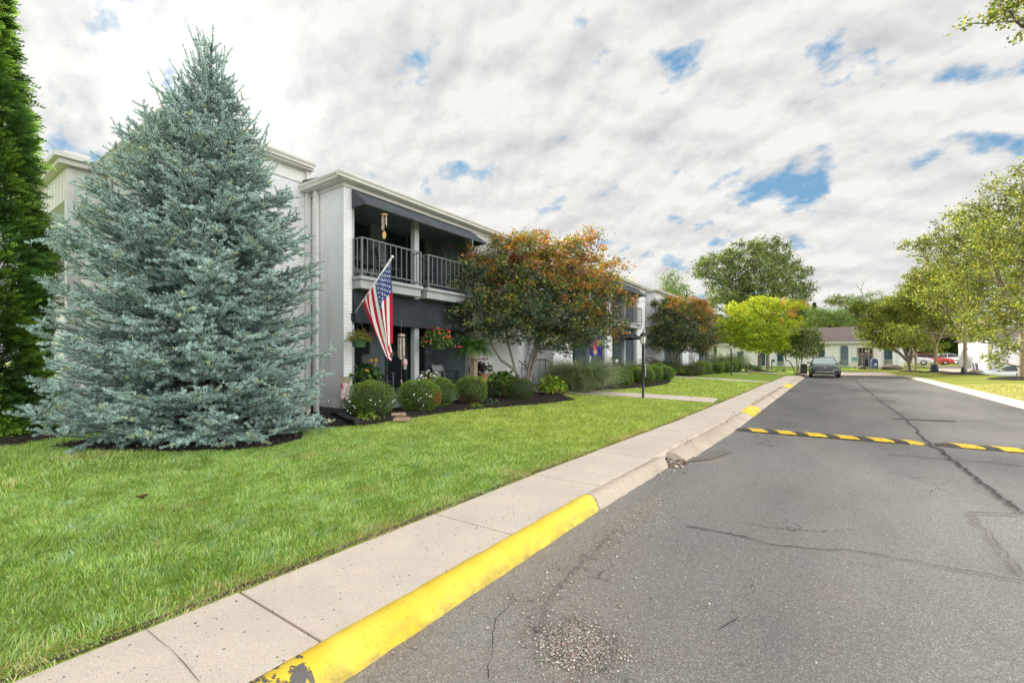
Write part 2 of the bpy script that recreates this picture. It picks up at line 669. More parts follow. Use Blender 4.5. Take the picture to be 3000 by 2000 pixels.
def asphalt_mat():
    t = NT("worn_asphalt")
    g = t.node("ShaderNodeNewGeometry")
    sp = t.node("ShaderNodeSeparateXYZ")
    t.l.new(g.outputs["Position"], sp.inputs[0])
    u, v = sp.outputs[0], sp.outputs[1]
    agg = t.node("ShaderNodeTexVoronoi", feature="F1")
    agg.inputs["Scale"].default_value = 170.0
    t.l.new(t.co(), agg.inputs["Vector"])
    stone = t.node("ShaderNodeSeparateColor")
    t.l.new(agg.outputs["Color"], stone.inputs[0])
    fine = t.noise(160, 3, 0.7)
    spk = t.ramp(stone.outputs[0], [(0.0, 0.68), (0.6, 0.97), (0.86, 1.15), (1.0, 1.7)])
    big = t.noise(0.55, 6, 0.62, t.co((1, 0.35, 1)))
    tone = t.ramp(big, [(0.3, (0.190, 0.186, 0.181)), (0.5, (0.275, 0.266, 0.252)), (0.72, (0.365, 0.344, 0.312))])
    # dusty and worn pale beside the walk and under the gravel, sealed darker further up
    dust = t.math("MULTIPLY", t.ramp(t.noise(1.1, 5, 0.6), [(0.35, 0.0), (0.68, 1.0)]),
                  t.math("MULTIPLY", t.ramp(u, [(0.0, 1.0), (0.55, 0.0)]), t.math("SUBTRACT", 1.0, t.math("MULTIPLY", v, 0.09, True), True), True), True)
    c = t.mix(t.math("MULTIPLY", dust, 0.8), tone, (0.31, 0.265, 0.22))
    for (px, ru, rv, k) in (((1700, 1885), 0.19, 0.17, 1.0), ((1880, 1500), 0.16, 0.7, 0.75), ((1640, 1960), 0.10, 0.08, 0.8), ((2080, 1345), 0.35, 0.4, 0.7)):
        g_ = gp(*px)
        du = t.math("DIVIDE", t.math("SUBTRACT", u, g_.x), ru)
        dv_ = t.math("DIVIDE", t.math("SUBTRACT", v, g_.y), rv)
        r2 = t.math("ADD", t.math("MULTIPLY", du, du), t.math("MULTIPLY", dv_, dv_))
        w_ = t.ramp(t.math("ADD", r2, t.math("MULTIPLY", t.math("SUBTRACT", t.noise(16, 6, 0.7), 0.5), 1.6)), [(0.2, k * 0.85), (0.95, 0.0)])
        c = t.mix(w_, c, (0.36, 0.30, 0.245))
    seal = t.ramp(t.math("DIVIDE", v, 40.0), [(0.2, 1.0), (0.34, 0.62), (1.0, 0.62)])
    c = t.mix(1.0, c, seal, "MULTIPLY")
    c = t.mix(1.0, c, spk, "MULTIPLY")
    c = t.mix(t.ramp(fine, [(0.38, 0.3), (0.48, 0.0)]), c, (0.05, 0.03, 0.03))
    # hairline cracks
    vo = t.node("ShaderNodeTexVoronoi", feature="DISTANCE_TO_EDGE")
    vo.inputs["Scale"].default_value = 0.55
    dv = t.node("ShaderNodeVectorMath", operation="ADD")
    nn = t.node("ShaderNodeTexNoise")
    nn.inputs["Scale"].default_value = 2.2
    nn.inputs["Detail"].default_value = 6
    t.l.new(t.co(), nn.inputs["Vector"])
    t.l.new(nn.outputs["Color"], dv.inputs[0])
    t.l.new(t.co((1, 0.6, 1)), dv.inputs[1])
    t.l.new(dv.outputs[0], vo.inputs["Vector"])
    ck = t.math("MULTIPLY", t.ramp(vo.outputs["Distance"], [(0.0, 1.0), (0.008, 0.0)]), t.ramp(t.noise(0.4, 2), [(0.5, 0.0), (0.58, 0.8)]))
    c = t.mix(ck, c, (0.035, 0.033, 0.032))
    t.base(c)
    t.bump(t.math("ADD", agg.outputs["Distance"], t.noise(40, 4)), 0.55, 0.008)
    return t.set(0.85, 0, 0.3)


ASPH = asphalt_mat()
vs = np.concatenate([np.arange(-8, 8, 0.25), np.arange(8, 46.01, 0.8)])
us = np.linspace(-2.05, 4.52, 28)
P, Fq = grid(us, vs, lambda u, v: road_z(v) + 0.012 * np.sin(u * 1.3 + v * 0.5) * np.exp(-0.1 * np.abs(v)) * ss(-1.9, -1.2, u) * (1 - ss(3.2, 4.4, u)),
             lambda u, v: shift(v) * np.clip((1.0 - u) / 3.0, 0, 1))
fmesh("road", P, Fq, ASPH, smooth=True, kind="structure")


def concrete_mat(name, c, stain=0.2, joints=0.0):
    t = NT(name)
    big = t.ramp(t.noise(1.4, 6, 0.6), [(0.3, tuple(x * (1 - stain) for x in c)), (0.68, tuple(x * 1.05 for x in c))])
    vo = t.node("ShaderNodeTexVoronoi")
    vo.inputs["Scale"].default_value = 210.0
    t.l.new(t.co(), vo.inputs["Vector"])
    sc = t.node("ShaderNodeSeparateColor")
    t.l.new(vo.outputs["Color"], sc.inputs[0])
    c2 = t.mix(1.0, big, t.ramp(sc.outputs[0], [(0.0, 0.78), (0.25, 0.95), (0.8, 1.02), (1.0, 1.12)]), "MULTIPLY")
    pits = t.node("ShaderNodeTexVoronoi")
    pits.inputs["Scale"].default_value = 17.0
    t.l.new(t.co(), pits.inputs["Vector"])
    ps = t.node("ShaderNodeSeparateColor")
    t.l.new(pits.outputs["Color"], ps.inputs[0])
    pit = t.math("MULTIPLY", t.ramp(pits.outputs["Distance"], [(0.09, 1.0), (0.15, 0.0)]), t.math("GREATER_THAN", ps.outputs[1], 0.62))
    c3 = t.mix(t.math("MULTIPLY", pit, 0.9), c2, tuple(x * 0.28 for x in c))
    t.base(c3)
    t.bump(t.math("SUBTRACT", t.noise(90, 4, 0.7), t.math("MULTIPLY", pit, 0.8)), 0.4, 0.006)
    return t.set(0.85, 0, 0.3)


CONC = concrete_mat("walk_concrete", (0.70, 0.605, 0.515), 0.13)
KERBC = concrete_mat("kerb_concrete", (0.56, 0.48, 0.385), 0.28)
PINKC = concrete_mat("pink_concrete", (0.45, 0.38, 0.33), 0.12)


def yellow_mat():
    t = NT("chipped_yellow_paint")
    f = t.noise(9, 7, 0.7)
    c = t.ramp(t.noise(3.5, 5), [(0.3, (0.78, 0.54, 0.035)), (0.7, (0.88, 0.68, 0.09))])
    grime = t.ramp(t.noise(26, 7, 0.75), [(0.28, (0.5, 0.42, 0.28)), (0.42, (1, 1, 1))])
    c = t.mix(1.0, c, grime, "MULTIPLY")
    g = t.node("ShaderNodeNewGeometry")
    sp = t.node("ShaderNodeSeparateXYZ")
    t.l.new(g.outputs["Position"], sp.inputs[0])
    # paint has flaked off in one spot near the near end and in small chips elsewhere
    near = t.math("MULTIPLY", t.math("LESS_THAN", t.math("ABSOLUTE", t.math("SUBTRACT", sp.outputs[1], 1.03)), 0.13), t.ramp(t.noise(14, 5, 0.6), [(0.5, 0.0), (0.53, 1.0)]))
    chip = t.math("MAXIMUM", near, t.ramp(f, [(0.71, 0.0), (0.735, 1.0)]))
    c = t.mix(chip, c, (0.13, 0.125, 0.12))
    # road dirt splashed up the foot of the kerb
    up = t.math("SUBTRACT", sp.outputs[2], t.math("MULTIPLY", sp.outputs[1], 0.008))
    foot = t.math("MULTIPLY", t.ramp(up, [(0.02, 1.0), (0.105, 0.0)]), t.ramp(t.noise(12, 7, 0.7, t.co((1, 0.5, 1))), [(0.40, 0.0), (0.62, 0.75)]))
    c = t.mix(foot, c, (0.30, 0.23, 0.10))
    t.base(c)
    t.bump(t.math("SUBTRACT", t.noise(55, 5, 0.7), chip), 0.8, 0.008)
    return t.set(0.6, 0, 0.35)


YELLOW = yellow_mat()

# the walk: one slab after another with open joints, cracks across two of them
mb = MB()
rng = random.Random(4)
v0 = -3.58
while v0 < 37.5:
    v1 = v0 + 1.62
    a, b = v0 + 0.009, v1 - 0.009
    dz = rng.uniform(-0.004, 0.006)
    n = 4
    pts = []
    for i in range(n + 1):
        v = a + (b - a) * i / n
        s_, z_ = float(shift(v)), float(road_z(v)) + 0.13 + dz
        pts.append((U_WALK + s_ + 0.012, U_KERB + s_ - 0.006, v, z_))
    vsx, fsx = [], []
    for (ua, ub, v, z) in pts:
        vsx += [(ua, v, z - 0.1), (ua, v, z - 0.006), (ua + 0.008, v, z), (ub - 0.006, v, z), (ub, v, z - 0.004), (ub, v, z - 0.1)]
    for i in range(n):
        for k in range(5):
            o_ = i * 6 + k
            fsx.append((o_ + 6, o_ + 7, o_ + 1, o_))
    fsx += [tuple(range(0, 6)), tuple(n * 6 + k for k in range(5, -1, -1))]
    mb.add(vsx, fsx)
    v0 = v1
walk = mb.build("sidewalk", CONC, kind="structure")
P, Fq = grid(np.array([U_WALK, U_KERB]), np.arange(-4, 38.5, 0.8), lambda u, v: road_z(v) + 0.07, lambda u, v: shift(v))
fmesh("sidewalk_bedding", P, Fq, M["plinth"], kind="structure")
# the far end of the walk swings away to the left along the drive
pts = [(-2.6, 37.6), (-2.75, 39.5), (-3.3, 41.2), (-4.4, 42.4), (-6.0, 42.9)]


def ribbon(name, pts, w0, w1, lift, mat, zf=None, kind="structure", jitter=0.0, seed=1):
    rnd = random.Random(seed)
    V, F_ = [], []
    for i, p in enumerate(pts):
        p = Vector((p[0], p[1]))
        q = Vector(pts[min(i + 1, len(pts) - 1)][:2]) - Vector(pts[max(i - 1, 0)][:2])
        nrm = Vector((-q.y, q.x)).normalized()
        for k, w in ((0, w0), (1, w1)):
            r = p + nrm * (w + rnd.uniform(-jitter, jitter))
            z = (zf(r.x, r.y) if zf else lz(r.x, r.y)) + lift
            V.append((r.x, r.y, z))
        if i:
            F_.append((2 * i - 2, 2 * i, 2 * i + 1, 2 * i - 1))
    o = fmesh(name, V, np.array(F_), mat, kind=kind)
    if kind is None:
        del o["kind"]
    return o


def kerb(name, v0, v1, mat, prof, seed, low=0.0, rough=0.006, lean=0.0):
    """A run of kerb: profile of (out, up) points drawn along the road edge."""
    rnd = random.Random(seed)
    n = max(2, int((v1 - v0) / 0.12))
    k = len(prof)
    vs_, fs_ = [], []
    for i in range(n + 1):
        v = v0 + (v1 - v0) * i / n
        s_, z_ = float(shift(v)), float(road_z(v))
        for j, (o_, h_) in enumerate(prof):
            r = rough if 0 < j < k - 1 else 0
            vs_.append((U_KERB + s_ + o_ + rnd.uniform(-r, r) + lean * i / n, v, z_ + h_ - low + rnd.uniform(-r, r) * 0.7))
    for i in range(n):
        for j in range(k - 1):
            fs_.append((i * k + j, (i + 1) * k + j, (i + 1) * k + j + 1, i * k + j + 1))
    fs_ += [tuple(range(k)), tuple(n * k + j for j in range(k - 1, -1, -1))]
    o = MB().add(vs_, fs_).build(name, mat, smooth=True, kind="structure", auto=50)
    return o


ROUND = [(0.0, -0.1), (0.0, 0.128), (0.012, 0.137), (0.05, 0.139), (0.085, 0.130), (0.115, 0.108), (0.138, 0.075), (0.152, 0.04), (0.168, 0.012), (0.172, -0.1)]
WORN = [(0.0, -0.1), (0.0, 0.129), (0.03, 0.134), (0.08, 0.132), (0.12, 0.112), (0.14, 0.08), (0.15, 0.07), (0.155, 0.035), (0.17, 0.02), (0.175, -0.1)]
FLAT = [(0.0, -0.1), (0.0, 0.127), (0.06, 0.125), (0.14, 0.105), (0.22, 0.06), (0.28, 0.02), (0.30, -0.1)]
kerb("yellow_kerb", -3.4, 4.14, YELLOW, ROUND, 1)
kerb("concrete_kerb", 4.165, 6.28, KERBC, WORN, 2, 0.004, 0.008)
kerb("concrete_kerb", 6.75, 8.05, KERBC, FLAT, 3, 0.01)
kerb("concrete_kerb", 8.07, 10.9, KERBC, FLAT, 4, 0.012)
kerb("concrete_kerb", 10.92, 12.55, KERBC, FLAT, 5, 0.004)
kerb("yellow_kerb", 12.58, 14.35, YELLOW, FLAT, 6, 0.0)
for i, (a, b) in enumerate(((14.38, 16.3), (16.32, 18.5), (18.53, 20.3), (20.33, 22.2), (22.23, 24.4))):
    kerb("concrete_kerb", a, b, KERBC, FLAT, 7 + i, 0.006 * (i % 2), 0.01)
kerb("yellow_kerb", 24.43, 26.9, YELLOW, FLAT, 14)
kerb("concrete_kerb", 26.93, 31.5, KERBC, FLAT, 15, 0.0)
kerb("concrete_kerb", 31.53, 37.5, KERBC, FLAT, 16, 0.004)
# right-hand kerb of the road, a pale flat strip
mb = MB()
v0 = -8.0
while v0 < 44:
    v1 = min(v0 + 3.0, 44.6)
    n = 3
    vsx, fsx = [], []
    for i in range(n + 1):
        v = v0 + 0.012 + (v1 - v0 - 0.024) * i / n
        z = float(road_z(v))
        vsx += [(4.44, v, z - 0.1), (4.45, v, z + 0.012), (4.52, v, z + 0.085), (4.58, v, z + 0.105), (4.84, v, z + 0.112), (4.85, v, z - 0.1)]
    for i in range(n):
        for k in range(5):
            fsx.append((i * 6 + k, i * 6 + k + 1, i * 6 + k + 7, i * 6 + k + 6))
    fsx += [tuple(range(5, -1, -1)), tuple(n * 6 + k for k in range(6))]
    mb.add(vsx, fsx)
    v0 = v1
mb.build("pale_kerb", concrete_mat("pale_kerb_concrete", (0.56, 0.50, 0.42), 0.12), kind="structure")
# walks and drives
ribbon("sidewalk", pts, -0.42, 0.42, 0.02, CONC)
PATHL = [(-2.86, 15.05), (-4.0, 14.95), (-5.5, 14.65), (-6.8, 14.3), (-7.9, 13.95), (-8.9, 13.75), (-9.8, 13.75)]
ribbon("path", PATHL, -0.72, 0.72, 0.022, CONC)
ribbon("path", [(-2.6, 27.2), (-5, 27.0), (-7, 26.6), (-9.6, 26.4)], -0.6, 0.6, 0.02, CONC)
ribbon("path", [(-2.5, 36.2), (-5, 36.2), (-9.6, 36.0)], -0.5, 0.5, 0.02, CONC)
P, Fq = grid(np.linspace(-14, 4.6, 9), np.linspace(45.95, 61.0, 14), lambda u, v: np.where(u < -2.4, land_z(np.full_like(u, -4.0), v), road_z(v)) + 0.02,
             lambda u, v: np.where(v < 57, np.clip(0.001 - (u + 2.3) * (u < -2.3), 0, 99), 0))
fmesh("driveway", P, Fq, PINKC, kind="structure")
P, Fq = grid(np.linspace(4.62, 70, 14), np.linspace(57.8, 61.02, 4), lambda u, v: land_z(u, v) + 0.05)
fmesh("driveway", P, Fq, PINKC, kind="structure")
P, Fq = grid(np.array([10.9, 12, 14, 18, 26]), np.arange(-8, 57.7, 3.0), lambda u, v: land_z(np.full_like(u, 12.0), v) + 0.04)
fmesh("parking_road", P, Fq, ASPH, kind="structure")
P, Fq = grid(np.array([9.0, 14, 22, 32]), np.array([61.1, 63, 66, 70, 76]), lambda u, v: land_z(u, v) + 0.05)
fmesh("parking_lot", P, Fq, PINKC, kind="structure")

MUD = pm("bare_soil", (0.085, 0.06, 0.04), 0.95, 0.4, 25, 0.6)
# cracks and worn patches of the road
CRACK = pm("crack_filler", (0.055, 0.052, 0.05), 0.9, 0.3, 20)
PATCH = pm("old_patch", (0.13, 0.12, 0.112), 0.95, 0.4, 30, 0.6)
PATCHP = pm("dusty_patch", (0.21, 0.185, 0.165), 0.95, 0.3, 26, 0.6)


def crack(name, pix, w, mat, seed, sub=6, jit=0.6):
    rnd = random.Random(seed)
    g = [gp(x, y) for x, y in pix]
    out = []
    for a, b in zip(g[:-1], g[1:]):
        for i in range(sub):
            p = a.lerp(b, i / sub)
            L = (b - a).length / sub
            out.append((p.x + rnd.uniform(-1, 1) * min(L * 0.25, 0.035), p.y + rnd.uniform(-1, 1) * min(L * 0.25, 0.035)))
    out.append((g[-1].x, g[-1].y))
    return ribbon(name, out, -w, w, 0.016, mat, zf=lambda u, v: float(road_z(v)), jitter=w * jit, seed=seed)


crack("road_crack", [(2493, 1105), (2520, 1126), (2549, 1150), (2580, 1177), (2634, 1212), (2670, 1248), (2714, 1293), (2803, 1355), (2848, 1391), (2915, 1445), (2995, 1507)], 0.017, CRACK, 1, 9)
crack("road_crack", [(2993, 1509), (2930, 1506), (2840, 1503)], 0.009, CRACK, 2)
crack("road_crack", [(2840, 1503), (2880, 1560), (2935, 1625), (2990, 1690)], 0.010, PATCHP, 3)
crack("road_crack", [(2240, 1596), (2300, 1603), (2420, 1615), (2470, 1612), (2560, 1625), (2680, 1648), (2800, 1672), (3000, 1706)], 0.0045, CRACK, 4)
crack("road_crack", [(2010, 1545), (2120, 1562), (2240, 1590)], 0.008, PATCH, 5)
crack("road_crack", [(2600, 1332), (2680, 1338), (2800, 1348), (2900, 1356), (3000, 1368)], 0.010, CRACK, 6)
crack("road_crack", [(2640, 1222), (2720, 1228), (2820, 1234), (3000, 1232)], 0.012, CRACK, 7)
crack("road_crack", [(1430, 2000), (1445, 1880), (1452, 1820), (1500, 1770)], 0.0022, CRACK, 8)
crack("road_crack", [(1590, 1840), (1600, 1770), (1640, 1715), (1690, 1668), (1760, 1600), (1800, 1560)], 0.0055, PATCHP, 9)
crack("road_crack", [(1490, 1735), (1515, 1770), (1560, 1765), (1600, 1750)], 0.003, PATCH, 10)
crack("road_crack", [(2105, 1850), (2140, 1830), (2160, 1815)], 0.003, CRACK, 11)
crack("road_crack", [(2250, 1170), (2380, 1172), (2560, 1174)], 0.010, CRACK, 12)
crack("road_patch", [(2620, 1226), (2700, 1230), (2800, 1234)], 0.10, PATCH, 13, 5, 0.2)
crack("road_patch", [(2560, 1173), (2600, 1175), (2620, 1175)], 0.06, PATCH, 14, 5, 0.2)
crack("road_patch", [(2010, 1350), (2060, 1345), (2130, 1322)], 0.10, PATCHP, 15, 5, 0.4)

ribbon("walk_crack", [tuple(p)[:2] for p in (gp(418, 1835, 0.13), gp(470, 1880, 0.13), gp(500, 1902, 0.13), gp(540, 1945, 0.13), gp(585, 2000, 0.13))], -0.0012, 0.0012, 0.1365, CRACK, zf=lambda u, v: float(road_z(v)), jitter=0.001, seed=3)

ribbon("soil_edge", [(U_WALK + float(shift(v)) - 0.012, v) for v in np.arange(-3.5, 37, 0.22)], -0.022, 0.03, 0.006, MUD, jitter=0.012, seed=8)

# mulched beds
BED1 = [(-9.75, 3.6), (-8.6, 4.4), (-7.9, 4.45)] + [tuple(lp(x, y)[:2]) for x, y in ((944, 1254), (1097, 1244), (1210, 1225), (1339, 1205), (1440, 1196), (1530, 1189), (1610, 1181), (1690, 1172))] + [(-7.3, 13.2), (-8.53, 13.05), (-9.8, 12.95)]
BED0 = [tuple(lp(x, y)[:2]) for x, y in ((142, 1310), (270, 1321), (400, 1325), (560, 1325), (700, 1319), (800, 1310), (880, 1290))] + [(-7.3, 4.3), (-8.5, 4.5), (-9.7, 3.5), (-10.2, 2.6)]
BED2 = [(-8.6, 14.7), (-7.5, 14.95), (-6.9, 15.6), (-6.35, 16.8), (-6.0, 18.0), (-5.95, 19.4), (-6.0, 21.0), (-6.3, 22.6), (-6.9, 24.2), (-7.2, 25.4), (-8.6, 25.7)]
BED3 = [(-8.6, 27.2), (-6.7, 27.3), (-6.6, 30), (-6.4, 33), (-6.9, 35.3), (-8.6, 35.4)]
BEDA = [(-15, -0.3), (-12, -0.5), (-10.5, 0.2), (-10.0, 1.2), (-10.6, 2.4), (-12, 3.2), (-15, 3.2)]
BED4 = [(-8.6, 36.8), (-6.6, 37.0), (-6.5, 41), (-7.2, 44), (-8.6, 45)]
BEDS = [BED0, BED1, BED2, BED3, BED4, BEDA]


def mulch_mat():
    t = NT("dark_mulch")
    vo = t.node("ShaderNodeTexVoronoi")
    vo.inputs["Scale"].default_value = 45.0
    t.l.new(t.co((1, 1.6, 1)), vo.inputs["Vector"])
    sc = t.node("ShaderNodeSeparateColor")
    t.l.new(vo.outputs["Color"], sc.inputs[0])
    t.base(t.ramp(sc.outputs[0], [(0.0, (0.008, 0.007, 0.007)), (0.6, (0.024, 0.020, 0.019)), (0.9, (0.06, 0.048, 0.04)), (0.97, (0.2, 0.15, 0.11))]))
    t.bump(vo.outputs["Distance"], 1.0, 0.03)
    return t.set(0.9, 0, 0.25)


MULCH = mulch_mat()


def bed(poly, step=0.22, hump=0.05):
    u0, u1 = min(p[0] for p in poly), max(p[0] for p in poly)
    v0, v1 = min(p[1] for p in poly), max(p[1] for p in poly)
    rnd = np.random.default_rng(int(abs(u0 * 100)))
    import bmesh
    bm = bmesh.new()
    vsx = [bm.verts.new((p[0], p[1], lz(*p) + 0.012)) for p in poly]
    f = bm.faces.new(vsx)
    bmesh.ops.triangulate(bm, faces=[f])
    for _ in range(4):
        bmesh.ops.subdivide_edges(bm, edges=[e for e in bm.edges if e.calc_length() > step], cuts=1, use_grid_fill=False)
        bmesh.ops.triangulate(bm, faces=[f for f in bm.faces if len(f.verts) > 3])
    pa = np.array(poly)
    for vt in bm.verts:
        p = np.array(vt.co[:2])
        a, b = pa, np.roll(pa, -1, 0)
        t = np.clip(((p - a) * (b - a)).sum(1) / ((b - a) ** 2).sum(1), 0, 1)
        dist = np.sqrt(((a + (b - a) * t[:, None] - p) ** 2).sum(1)).min()
        vt.co.z = lz(*p) + 0.012 + hump * min(1, dist / 0.4) + (rnd.uniform(-0.012, 0.012) if dist > 0.05 else 0)
    bmesh.ops.recalc_face_normals(bm, faces=bm.faces[:])
    me = bpy.data.meshes.new("mulch_bed")
    bm.to_mesh(me)
    bm.free()
    if sum(p.normal.z for p in me.polygons) < 0:
        me.flip_normals()
    me.materials.append(MULCH)
    o = bpy.data.objects.new("mulch_bed", me)
    COL.objects.link(o)
    o["kind"] = "structure"


for b in BEDS:
    bed(b)

# ---------------------------------------------------------------- the white brick apartment row
UF, UB = -8.53, -9.82
apt = thing("apartment_building", (UF, 6, 0.3), "long two-storey white brick apartment row with dark awnings and porches along the lawn", "building")
IRONG = pm("gray_iron", (0.115, 0.125, 0.135), 0.4, 0.15, 10)
AWN = NT("charcoal_awning")
_c = AWN.ramp(AWN.noise(2.6, 5, 0.6), [(0.3, (0.050, 0.060, 0.073)), (0.62, (0.072, 0.085, 0.100)), (0.72, (0.13, 0.145, 0.16))])
AWN.base(_c)
AWN.bump(AWN.noise(1.2, 3), 0.4, 0.05)
AWN = AWN.set(0.85, 0, 0.2)


AWN2 = pm("black_canvas", (0.024, 0.029, 0.036), 0.85, 0.25, 2.2, 0.4, bscale=1.5, spec=0.2)


def gutter(mb, p, d, L, ztop):
    """K-shaped gutter: from point p along direction d, its back against the eave."""
    d = Vector((d[0], d[1], 0)).normalized()
    o_ = Vector((d.y, -d.x, 0))
    prof = [(0, -0.115), (0.07, -0.115), (0.082, -0.075), (0.115, -0.045), (0.125, -0.012), (0.118, 0), (0.105, -0.01), (0, -0.01)]
    p = Vector((p[0], p[1], 0))
    vs_ = []
    for t in (0, L):
        for a, h in prof:
            q = p + d * t + o_ * a
            vs_.append((q.x, q.y, ztop + h))
    n = len(prof)
    fs_ = [(i, (i + 1) % n, n + (i + 1) % n, n + i) for i in range(n)] + [tuple(range(n - 1, -1, -1)), tuple(range(n, 2 * n))]
    mb.add(vs_, fs_)


def eave(v0, v1, uf, ub, zt, par):
    """Frieze, soffit and gutter round a bay whose front is at uf and whose sides run back to ub; zt is the gutter top."""
    fr = MB()
    fr.box(uf, uf + 0.028, v0 - 0.028, v1 + 0.028, zt - 0.205, zt - 0.128)
    fr.box(ub, uf - 0.001, v0 - 0.026, v0, zt - 0.203, zt - 0.129)
    fr.box(ub, uf - 0.001, v1, v1 + 0.026, zt - 0.203, zt - 0.129)
    fr.box(ub, uf + 0.19, v0 - 0.19, v1 + 0.19, zt - 0.127, zt - 0.105)
    fr.build("cornice", M["trim"], par)
    g = MB()
    gutter(g, (uf + 0.175, v0 - 0.30), (0, 1), v1 - v0 + 0.6, zt)
    gutter(g, (ub, v0 - 0.175), (1, 0), uf - ub + 0.174, zt - 0.003)
    gutter(g, (uf + 0.174, v1 + 0.175), (-1, 0), uf - ub + 0.174, zt - 0.003)
    g.build("gutter", M["gutter"], par)
    rf = MB()
    z = zt - 0.02
    a, b, w0, w1 = ub - 3.2, uf + 0.19, v0 - 0.19, v1 + 0.19
    rf.add([(b, w0, z), (b, w1, z), (a, w1, z + 0.55), (a, w0, z + 0.55), (b, w0, z - 0.08), (b, w1, z - 0.08), (a, w1, z - 0.08), (a, w0, z - 0.08)],
           [(0, 1, 2, 3), (7, 6, 5, 4), (0, 4, 5, 1), (1, 5, 6, 2), (2, 6, 7, 3), (3, 7, 4, 0)])
    rf.build("roof", M["roof"], par)


def railing(v0, v1, z0, par, mat, uin=-8.56, uout=-8.27):
    h = 0.84
    mb = MB()
    bar = lambda x0, x1, y0, y1, a, b: mb.box(x0, x1, y0, y1, a, b)
    bar(uout - 0.014, uout + 0.014, v0, v1, z0 + h - 0.028, z0 + h)
    bar(uout - 0.010, uout + 0.010, v0 + 0.001, v1 - 0.001, z0 + 0.085, z0 + 0.11)
    for v in (v0, v1 - 0.028):
        bar(uin, uout - 0.016, v, v + 0.026, z0 + h - 0.027, z0 + h - 0.001)
        bar(uin, uout - 0.016, v + 0.003, v + 0.023, z0 + 0.086, z0 + 0.109)
        bar(uin, uin + 0.022, v + 0.002, v + 0.024, z0 + 0.002, z0 + h - 0.029)
        bar(uin + 0.13, uin + 0.146, v + 0.005, v + 0.021, z0 + 0.111, z0 + h - 0.029)
    bar(uout - 0.017, uout + 0.017, v0 - 0.002, v0 + 0.034, z0 + 0.002, z0 + h - 0.029)
    bar(uout - 0.015, uout + 0.015, v1 - 0.034, v1 + 0.001, z0 + 0.002, z0 + h - 0.029)
    n = int((v1 - v0) / 0.155)
    for i in range(1, n):
        v = v0 + (v1 - v0) * i / n
        bar(uout - 0.0085, uout + 0.0085, v - 0.0085, v + 0.0085, z0 + 0.111, z0 + h - 0.029)
    return mb.build("railing", mat, par)


def awning(v0, v1, u0, z0, u1, z1, par, scallop=False, val=0.05, mat=None):
    mb = MB()
    t = 0.012
    mb.prism([(u0, z0), (u1, z1), (u1 - t, z1 - 0.004), (u0, z0 - 2 * t)], v0, v1, "y")
    mb.prism([(u1 + 0.002, z1 - 0.003), (u1 + 0.006, z1 - val), (u1 - 0.006, z1 - val), (u1 - 0.010, z1 - 0.006)], v0, v1, "y")
    for v in (v0, v1 - 0.008):
        mb.prism([(u0, z0 - 0.026), (u1 - 0.012, z1 - 0.006), (u1 - 0.012, z1 - val), (u0, z1 - val)], v + 0.001, v + 0.007, "y")
    if scallop:
        n = int((v1 - v0) / 0.24)
        for i in range(n):
            a = v0 + (v1 - v0) * i / n
            b = v0 + (v1 - v0) * (i + 1) / n
            q = [(a + (b - a) * k / 8, z1 - val - 0.001 - 0.07 * math.sin(math.pi * k / 8)) for k in range(9)]
            mb.prism(q, u1 - 0.005, u1 + 0.005, "x")
    return mb.build("awning", mat or AWN, par)


def slider(v0, v1, u, z0, z1, par, mat=None):
    """A dark glass sliding door."""
    fr = MB()
    w = 0.06
    fr.box(u, u + 0.05, v0, v0 + w, z0, z1)
    fr.box(u, u + 0.05, v1 - w, v1, z0, z1)
    fr.box(u, u + 0.049, v0 + w, v1 - w, z1 - w, z1 - 0.001)
    fr.box(u, u + 0.049, v0 + w, v1 - w, z0, z0 + 0.09)
    m_ = (v0 + v1) / 2
    fr.box(u + 0.001, u + 0.048, m_ - w / 2, m_ + w / 2, z0 + 0.091, z1 - w - 0.001)
    f = fr.build("door", mat or M["slate2"], par)
    MB().box(u + 0.008, u + 0.022, v0 + w, m_ - w / 2, z0 + 0.09, z1 - w).box(u + 0.008, u + 0.022, m_ + w / 2, v1 - w, z0 + 0.09, z1 - w).build("pane", M["glass"], f)


